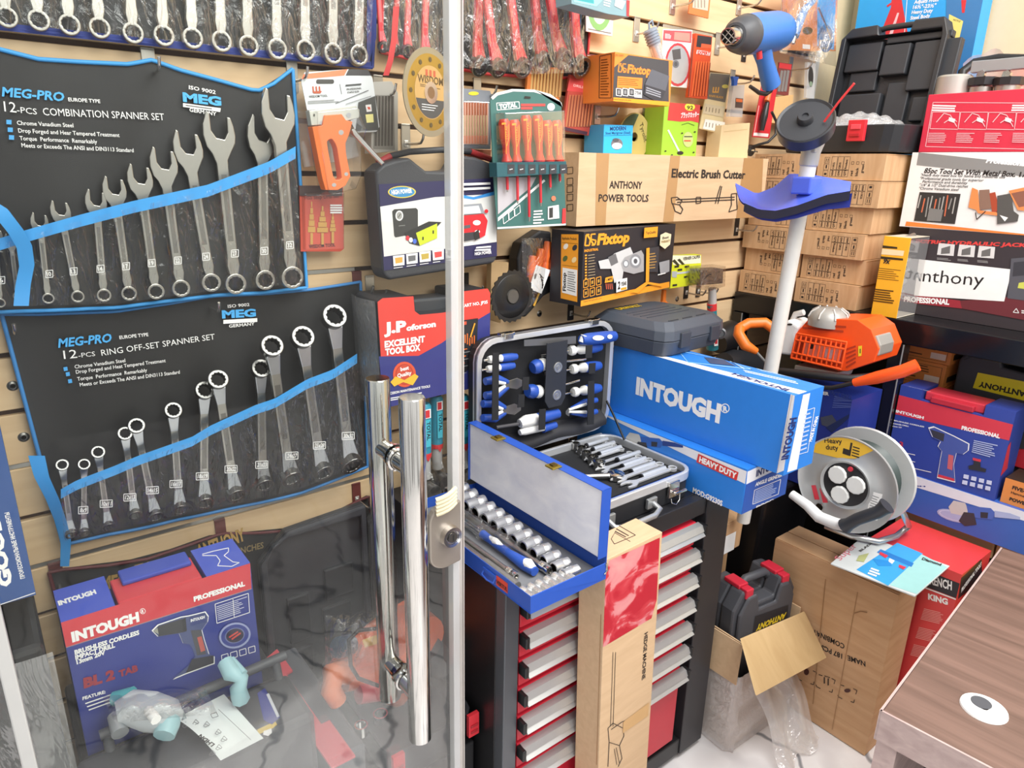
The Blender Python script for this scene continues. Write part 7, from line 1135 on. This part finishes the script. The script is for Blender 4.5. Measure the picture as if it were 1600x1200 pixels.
    t = thing('grip_loop', 'orange grip loop handle lying behind the white pole', 'handle', wy(1185, 560, 1.28)); Q = inv(t); b = MB(Q); P = [wy(1212, 516, 1.13), wy(1195, 504, 1.16), wy(1170, 505, 1.19), wy(1156, 513, 1.2)]; b.tube(P, .016, m('f07a28', .35), n=10); b.build('grip', t); b = MB(Q); b.tube([wy(1156, 512, 1.2), wy(1154, 522, 1.19), wy(1165, 540, 1.16), wy(1182, 549, 1.14)], [.016, .017, .017, .01], m('f07a28', .35), n=10); b.build('grip', t); b = MB(Q); b.tube([wy(1180, 548, 1.14), wy(1200, 570, 1.12), wy(1222, 590, 1.1)], .004, m('8a8a88', .4)); b.build('cable', t)
    t = thing('trimmer_motor', 'black plastic machine lying behind the large blue box', 'machine', wy(1160, 590, 1.3)); Q = inv(t); b = MB(Q); b.lathe(wy(1120, 535, 1.34), wy(1180, 500, 1.34), [(0, 0), (0, .04), (.05, .05), (.09, .045), (.1, 0)], BLK, n=20); b.lathe(wy(1130, 570, 1.3), wy(1200, 580, 1.3), [(0, 0), (0, .04), (.04, .055), (.16, .06), (.18, .03), (.18, 0)], m('2b2c30', .4), n=20); b.build('motor_body', t); b = MB(Q); b.lathe(wy(1126, 521, 1.29), wy(1126, 521, 0), [(0, .018), (.004, .018), (.006, .013), (.003, .01), (.003, 0)], m('6a6a6c', .35, .6), n=18); b.build('dial', t)
build_behind()
# ================================================================ display behind the glass door, low on the left
def build_display():
    zs = .36
    t = thing('display_stand', 'low dark display stand behind the glass door carrying cases and boxes', 'display stand', (.2, 1.19, 0)); b = MB(); b.box(-.5, .493, -.2, .2, .02, zs, m('242426', .4)); b.box(-.60, .46, -.19, .19, 0, .02, BLK); b.build('plinth', t, bev=.003)
    # boxed impact drill
    NB = m('343f8c', .42); RD = m('cf3f47', .4); TB = m('4a5cc0', .42)
    t = thing('flat_case', 'closed black case lying flat under the boxed impact drill', 'case', (.18, 1.27, zs)); b = MB(); b.box(-.172, .165, -.125, .1, .0005, .236, m('2b2c2f', .5)); b.build('shell', t, bev=.008)
    M = fr((.02, 1.15, .598), (1, 0, 0)); w, d, h = .291, .105, .262; t = thing('drill_box', 'red and blue boxed impact drill with red carry handle behind the glass', 'box', M); b = MB(); b.box(0, w, 0, d, 0, h-.028, NB); b.box(0, .075, 0, d, h-.028, h, TB); b.box(w-.075, w, 0, d, h-.028, h, TB); b.M = inv(t); f = faces(b, M, w, d, h); F, T = f['F'], f['T']
    F.q(RD, (93, 969), (391, 880), (393, 920), (100, 1013)); F.l(m('9a8a8c'), 1.2, (100, 1013), (393, 920)); F.t('INTOUGH', 113, 1003, 218, 970, 15, INKW, .06); F.el(INKW, 223, 955, 4.5, 4.5); F.el(RD, 223, 955, 3.6, 3.6); F.t('R', 221, 958, 225, 957, 5, INKW, .04); F.t('PROFESSIONAL', 303, 940, 383, 915, 7.5, INKW, .06)
    F.t('BRUSHLESS CORDLESS', 117, 1023, 218, 991, 7, INKW, .05); F.t('IMPACT DRILL', 118, 1031, 180, 1011, 7, INKW, .05); F.t('13mm 20V', 120, 1038, 165, 1022, 6.5, INKW, .05); R2 = m('9c3440', .5); F.t('BL 2', 131, 1075, 180, 1060, 15, R2, .06); F.t('TAB', 186, 1058, 216, 1048, 10, R2, .05); F.t('FEATURE:', 129, 1094, 165, 1083, 5, INKW, .04); F.bars(INKW, (132, 1097), (222, 1066), (200, 1090), (140, 1112), 3, .35)
    O = [(239, 986), (248, 977), (283, 965), (296, 963), (320, 957), (325, 964), (324, 972), (315, 985), (319, 1000), (326, 1022), (334, 1025), (334, 1036), (290, 1052), (271, 1060), (300, 1035), (305, 1025), (300, 1012), (296, 1006), (286, 1005), (280, 990), (262, 992), (248, 995)]; F.q(INKW, *[(295+(x-295)*1.04, 1005+(y-1005)*1.04) for x, y in O]); F.q(m('4c557e', .45), *O); F.q(m('3c3c40', .5), (246, 979), (284, 967), (286, 988), (262, 992), (248, 994)); F.q(m('2c2c30'), (284, 968), (290, 965), (292, 986), (286, 988)); F.q(m('9c9c90'), (239, 986), (246, 981), (248, 991)); F.q(m('3a4478'), (296, 965), (322, 959), (322, 972), (298, 978)); F.t('INTOUGH', 298, 972, 320, 966, 4.5, INKW, .04); F.q(m('4a4a50'), (298, 985), (314, 984), (322, 1022), (308, 1024)); F.q(m('b9584e'), (308, 996), (315, 994), (321, 1016), (314, 1019)); F.q(m('2e2e36'), (300, 1030), (334, 1024), (334, 1036), (290, 1052))
    F.box(INKW, 1, (336, 944), (388, 927), (390, 957), (339, 974)); F.bars(m('c9cce0'), (338, 947), (386, 931), (388, 954), (341, 970), 8, .4); F.l(INKW, .8, (364, 936), (366, 964)); F.el(m('9aa2c8'), 367, 993, 25, 20, 24, -16); F.el(NB, 367, 993, 22, 17, 24, -16); F.el(m('6a72a0'), 367, 993, 16, 12, 24, -16); F.el(m('3a3444'), 367, 993, 14, 10.5, 24, -16); F.l(m('d0524a'), 2.5, (358, 996), (372, 987)); F.l(m('d0524a'), 2.5, (362, 999), (376, 989))
    for i in range(4): F.box(INKW, 1, (346+i*14, 1024-i*4), (356+i*14, 1021-i*4), (357+i*14, 1030-i*4), (347+i*14, 1033-i*4))
    T.t('INTOUGH', 92, 946, 151, 927, 7, INKW, .06); T.l(INKW, 1.2, (316, 866), (334, 861), (357, 856), (357, 862), (350, 868), (364, 878), (374, 879), (362, 885), (340, 884), (344, 876), (338, 868), (316, 868)); b.M = Matrix(); b.build('carton', t, bev=.0015)
    b = MB(); b.box(.08, w-.08, .008, .09, h-.0275, h-.003, RD); b.box(.095, w-.085, .055, .1, h-.003, h+.006, m('3d4fae', .4)); b.box(.08, w-.08, .0005, .008, h-.0275, h-.015, m('a82c38', .4)); b.build('carry_handle', t, bev=.003)
    # drill case in front, with pale teal tools and a manual
    M = fr((-.0, .985, zs+.0005), (1, 0, 0)); t = thing('tool_case', 'black moulded tool case close behind the glass with pale drills and a manual on top', 'case', M); w, d, h = .35, .135, .265; b = MB(); b.box(0, w, 0, d, 0, h, m('3c3d40', .5)); b.build('shell', t, bev=.012); 
    b = MB(); b.tube([(.04, d+.002, h+.025), (w, d+.002, h+.035)], .009, m('4a4c50', .45), n=10); b.tube([(.05, d-.01, h-.004), (.05, d+.002, h+.025)], .008, m('4a4c50', .45)); b.tube([(w-.02, d-.01, h-.004), (w-.02, d+.002, h+.034)], .008, m('4a4c50', .45)); b.build('carry_handle', t)
    b = MB(); b.M = inv(t); zt = zs+h+.0012; F = PF(b, (0, 0, zt), (0, 0, 1)); F.q(m('d8b83a', .4), (358, 1160), (430, 1127), (433, 1132), (426, 1138), (362, 1166)); F.t('TAKE 12 BATTERY', 360, 1162, 404, 1143, 3.5, INK, .03); F.q(WHT, (412, 1142), (424, 1138), (425, 1145), (419, 1150), (411, 1148)); F.q(m('3a3f8a', .5), (402, 1083), (414, 1075), (438, 1120), (425, 1132), (412, 1125)); F.q(m('c9ccd0'), (416, 1085), (420, 1083), (437, 1119), (433, 1121)); b.build('warning_label', t)
    TE = m('9fc6cc', .4)
    t = thing('cordless_drill', 'pale teal and grey cordless tool lying on the case behind the glass', 'drill', wz(250, 1120, zt+.003)); Q = inv(t); z = zt+.066; A = [wz(*p, z) for p in ((182, 1114), (205, 1106), (235, 1112), (262, 1118), (270, 1124))]; b = MB(Q); b.tube(A, [.018, .028, .031, .027, .018], m('c3c9cc', .45), n=14); b.build('motor_body', t)
    b = MB(Q); b.tube([wz(258, 1110, z), wz(262, 1135, z-.01), wz(256, 1150, z-.015)], [.022, .019, .017], TE, n=10); b.build('grip', t); b = MB(Q); b.tube([wz(178, 1092, z+.005), wz(208, 1086, z+.012)], [.012, .014], m('4aa0a8', .4), n=10); b.build('battery_clip', t); b = MB(Q); b.tube([wz(180, 1118, z-.01), wz(188, 1146, z-.02)], [.012, .013], m('a9adb0', .35, .4), n=12); b.build('chuck', t); b = MB(Q); b.tube([wz(232, 1110, z+.035), wz(244, 1125, z+.034)], .008, WHT, n=8); b.build('switch', t); b = MB(Q); b.tube([wz(268, 1116, z-.005), wz(284, 1112, z-.01), wz(288, 1124, z-.02)], .004, m('8a9498', .4)); b.build('wrist_strap', t)
    t = thing('battery_clip', 'pale teal plastic clip tool standing on the case behind the manual', 'clip', wz(365, 1080, zt+.003)); Q = inv(t); b = MB(Q); z = zt+.02; b.tube([wz(352, 1034, zt+.085), wz(362, 1052, zt+.075), wz(378, 1060, zt+.065), wz(372, 1075, zt+.05), wz(376, 1092, zt+.02)], [.014, .016, .012, .014, .016], TE, n=8); b.tube([wz(362, 1030, zt+.085), wz(382, 1052, zt+.075)], .006, TE); b.build('clip_body', t)
    P = [wz(*p, zt+.004+k) for p, k in (((275, 1124), .012), ((350, 1086), .003), ((412, 1155), .001), ((345, 1190), .001))]; t = thing('manual_sheet', 'white folded manual sheet with sketches lying on the case behind the glass', 'manual', P[3]); b = MB(inv(t)); b.grid(lambda u, v: (P[0].lerp(P[1], u)).lerp(P[3].lerp(P[2], u), v)+V((0, 0, .010*sin(v*3.14)*(1-u)+.002)), 12, 12, m('e9efec', .5)); F = PF(b, (0, 0, zt+.0205), (0, 0, 1))
    for x, y in ((290, 1132), (306, 1128), (323, 1131), (341, 1143), (350, 1154), (342, 1167), (332, 1176)): F.l(m('777777'), .8, (x-5, y+3), (x, y-4), (x+5, y+1), (x-2, y+5), (x-5, y+3)); F.l(m('777777'), .8, (x-3, y), (x+4, y+3))
    F.t('LHDN', 336, 1163, 314, 1147, 7, INK, .04); F.box(m('555555'), .8, (329, 1116), (338, 1113), (341, 1119), (332, 1122)); F.l(m('777777'), .8, (341, 1108), (392, 1156)); b.build('sheet', t)
    t = thing('clear_bag', 'crumpled clear bag spread over the pale tools behind the glass', 'bag', wz(230, 1150, zt+.002)); b = MB(inv(t)); b.grid(lambda u, v: wz(160+160*u+20*v, 1088+42*v-15*u, zt+.088+.03*sin(u*3.1)*sin(v*3.1)+.006*sin(u*21+v*9)), 20, 16, CRINK); b.build('film', t)
    # box with red handle panel lying on its back
    z = .512; t = thing('drill_box', 'boxed tool lying on its back with notched red panel behind the glass', 'box', (.41, 1.15, zs+.0005)); Q = inv(t); b = MB(); b.box(-.04, .03, -.165, .185, 0, .145, m('55575c', .5)); b.build('carton', t, bev=.006)
    pts = [(405, 1022), (428, 1005), (457, 1047), (447, 1053), (502, 1131), (515, 1125), (555, 1180), (520, 1199), (498, 1186), (478, 1175), (462, 1150), (446, 1140), (480, 1130), (440, 1065)]; pts = [(411, 1032), (433, 1014), (457, 1047), (447, 1053), (502, 1131), (515, 1125), (555, 1180), (518, 1199), (494, 1165), (472, 1172), (456, 1154), (462, 1147), (480, 1138), (432, 1066), (420, 1052)]
    P = [wz(*p, z) for p in pts]; n = len(P); b = MB(Q); b.add(P+[p-V((0, 0, .005)) for p in P], [tuple(range(n-1, -1, -1)), tuple(range(n, 2*n))]+[(i, (i+1) % n, n+(i+1) % n, n+i) for i in range(n)], m('d8505a', .4)); F = PF(b, (0, 0, z), (0, 0, 1)); F.t('INTOUGH', 442, 1082, 415, 1044, 6, INKW, .05); F.el(INKW, 447, 1087, 4, 3.5); F.el(m('d8505a', .4), 447, 1087, 3, 2.6); F.q(m('4a2a2e'), (470, 1143), (480, 1140), (483, 1150), (474, 1153)); b.build('red_panel', t)
    # open case with orange rotary hammer
    M = fr((.485, .982, zs+.0005), (1, 0, 0)); t = thing('tool_case', 'open black case with two red latches holding the orange bagged hammer drill', 'case', M); w, d, h = .208, .35, .085; b = MB(); A_, B_ = rrect(.01, .01, w-.01, d-.01, .03, 3), rrect(0, 0, w, d, .035, 3); C_, D_ = rrect(.008, .008, w-.008, d-.008, .03, 3), rrect(.012, .012, w-.012, d-.012, .03, 3); n = len(A_)
    b.add([(x, y, 0) for x, y in A_]+[(x, y, h) for x, y in B_]+[(x, y, h) for x, y in C_]+[(x, y, .05) for x, y in D_], [tuple(range(n-1, -1, -1)), tuple(range(3*n, 4*n))]+[(k*n+i, k*n+(i+1) % n, (k+1)*n+(i+1) % n, (k+1)*n+i) for k in range(3) for i in range(n)], m('35363a', .45)); b.build('base', t, bev=.002)
    for x in (.004, .182):
        b = MB(); b.box(x, x+.026, -.011, -.001, .035, .09, m('d8343e', .35)); b.box(x+.004, x+.022, -.0135, -.0112, .06, .066, m('a8242c')); b.box(x+.004, x+.022, -.0135, -.0112, .045, .051, m('a8242c')); b.build('latch', t, bev=.002)
    t = thing('rotary_hammer', 'orange rotary hammer in clear plastic film behind the chrome pulls', 'rotary hammer', (.57, 1.18, zs+.0515)); Q = inv(t); OR = m('f0692f', .38); W = lambda x, y, z: wz(x, y, z)
    b = MB(Q); b.tube([wy(674, 990, 1.09), wy(650, 985, 1.14), wy(615, 1010, 1.165), wy(565, 1035, 1.16), wy(530, 1056, 1.15)], [.035, .07, .075, .056, .036], OR, n=16); b.tube([wy(620, 1040, 1.15), wy(600, 1070, 1.13), wy(622, 1078, 1.14)], [.05, .042, .036], OR, n=12); b.build('housing', t)
    b = MB(Q); b.tube([wy(540, 1050, 1.12), wy(520, 1054, 1.1), wy(517, 1078, 1.09), wy(528, 1096, 1.085)], [.025, .024, .02, .018], m('f0804a', .4), n=12); b.build('side_grip', t); b = MB(Q); b.tube([wy(530, 1012, 1.13), wy(545, 1008, 1.15)], [.022, .022], m('2c4a62', .4), n=14); b.build('dial', t); b = MB(Q); b.tube([wy(560, 1085, 1.11), wy(605, 1075, 1.11)], [.02, .024], m('d83a4a', .35), n=10); b.build('trigger_guard', t); b = MB(Q); b.tube([wy(672, 1012, 1.085), wy(684, 1025, 1.085), wy(686, 1045, 1.09)], [.026, .028, .026], m('4a4a4c', .5), n=12); b.build('rear_cover', t)
    b = MB(Q); F = PF(b, wy(585, 1040, 1.075), (-.0, -.6, .8)); F.t('WARNING', 556, 1036, 566, 1008, 5, m('5a1a10'), .02); F.q(m('d8a83a'), (566, 1000), (588, 992), (590, 1006), (570, 1012)); b.build('warning_label', t)
    b = MB(Q); b.tube([wy(590, 982, 1.08), wy(560, 985, 1.07), wy(545, 1000, 1.065), wy(548, 1040, 1.06), wy(560, 1060, 1.06), wy(620, 1082, 1.06), wy(652, 1076, 1.06), wy(672, 1066, 1.06)], .004, BLK); b.build('cord', t)
    b = MB(Q); b.grid(lambda u, v: wy(508+148*u, 962+(118-42*u)*v-20*u*(1-v), 1.15-.092*sin(u*3.1)**.6*sin(v*3.1)**.6+.006*sin(u*27+v*11)), 26, 18, CRINK); b.build('clear_bag', t)
    t = thing('white_cloth', 'white cloth bundle at the back corner of the open black case', 'cloth', (.642, 1.195, zs+.0525)); b = MB(); b.grid(lambda u, v: V((-.045+.065*u, -.04+.17*v, .075*sin(u*3.0+.1)**.5*sin(v*3.0+.08)**.4+.004*sin(u*17+v*13))), 16, 16, m('e8e8ea', .8)); b.build('cloth', t)
    for i, (x, y, r) in enumerate(((595, 1128, .0155), (565, 1146, .0135))):
        P = wz(x, y, zs+.0862); b = MB(); b.lathe((0, 0, 0), (0, 0, 1), [(0, r), (.022, r), (.022, r*.78), (.002, r*.74)], CHR, n=24); o = b.build('socket'); o.location = P; tag(o, ('larger', 'smaller')[i]+' chrome ring socket on the black case front behind the glass', 'socket')
    for nm, x0, x1, z1, lab in (('case_lid', .385, .635, .795, 'upright black moulded case lid with ribs below the ring spanner roll'), ('case_lid', .642, .697, .812, 'upright black case lid beside the tool cabinet behind the chrome pulls')):
        t = thing('upright_case', lab, 'case', ((x0+x1)/2, 1.365, zs)); b = MB(Matrix.Translation((x0-(x0+x1)/2, -.02, .0005))); w, h = x1-x0, z1-zs; O = [(0, 0), (w, 0), (w, h), (w*.25, h-.01), (.03, h-.04), (0, h-.07)]; b.prism(O, .012, .03, m('303135', .45)); I = [(min(max(x, .014), w-.014), min(max(z, .014), h-.025)) for x, z in O]; b.ring(O, I, 0, .0121, m('3a3b40', .45)); b.build('shell', t, bev=.004)
        b = MB(Matrix.Translation((x0-(x0+x1)/2, -.02, .0005)))
        if w > .1:
            for a in ((.05, .14, .1, .26), (.13, .06, .2, .2), (.14, .22, .21, .3), (.03, .05, .1, .12)): b.box(a[0], a[2], .002, .0119, a[1], a[3], m('26272a', .45))
            b.build('moulded_recess', t, bev=.003)
        else: b.box(.012, w-.012, .002, .0119, .1, .3, m('222326', .45)); b.build('moulded_recess', t, bev=.003)
    # left edge: wrapped goods, blue box, patterned cloth
    t = thing('wrapped_box', 'tall black goods wrapped in clear plastic at the edge of the display', 'wrapped goods', (-.15, 1.25, zs+.0005)); b = MB(); b.box(-.16, .143, -.14, .13, 0, .497, m('2e2d2c', .5)); b.build('box_body', t, bev=.01); b = MB(); b.grid(lambda u, v: V((-.17+.322*u, -.148-.012*sin(u*5+v*3)*sin(v*7+1), .002+.49*v)), 22, 26, film('wrap_soft', gl=.16, bump=1, scale=7, milky=.16, rough=.12, stretch=(1.6, 1, .6))); b.build('clear_wrap', t)
    M = fr((-.305, 1.15, .9195), (1, 0, 0)); t = thing('tool_box_carton', 'dark blue box lettered GOOD KING on the wrapped black goods', 'box', M); b = MB(); w, d, h = .302, .2, .55; b.box(0, w, 0, d, 0, h, m('35538c', .45)); b.M = inv(t); F = faces(b, M, w, d, h)['F']; F.t('GOOD KING', 19, 914, -24, 700, 20, INKW, .06); F.t('ПРОФЕССИОНАЛЬНЫЕ ИНСТРУМЕНТЫ', 39, 903, 14, 800, 7, INKW, .03); F.l(WHT, 1.2, (-6, 947), (55, 926)); b.M = Matrix(); b.build('carton', t, bev=.002)
    M_, n, L, bs = nodes('floral_cloth'); z = n.new('ShaderNodeTexVoronoi'); z.inputs['Scale'].default_value = 40; tc_ = n.new('ShaderNodeTexCoord'); L.new(tc_.outputs['Object'], z.inputs['Vector']); r = ramp(n, (0, '2f5a40'), (.4, '2f5a40'), (.55, 'b8403c'), (.8, 'd8d8c8')); sp = n.new('ShaderNodeSeparateColor'); L.new(z.outputs['Color'], sp.inputs[0]); L.new(sp.outputs[0], r.inputs[0]); L.new(r.outputs[0], bs.inputs['Base Color'])
    t = thing('floral_cloth', 'green floral cloth hanging beside the metal strip at the lower corner', 'cloth', (-.17, .974, .0)); b = MB(); b.grid(lambda u, v: V((-.12+.21*u, .012*sin(u*14), .0+.78*v)), 20, 6, M_); b.grid(lambda u, v: V((.09-.21*u, .004+.012*sin((1-u)*14), .0+.78*v)), 20, 6, M_); b.build('cloth', t)
build_display()
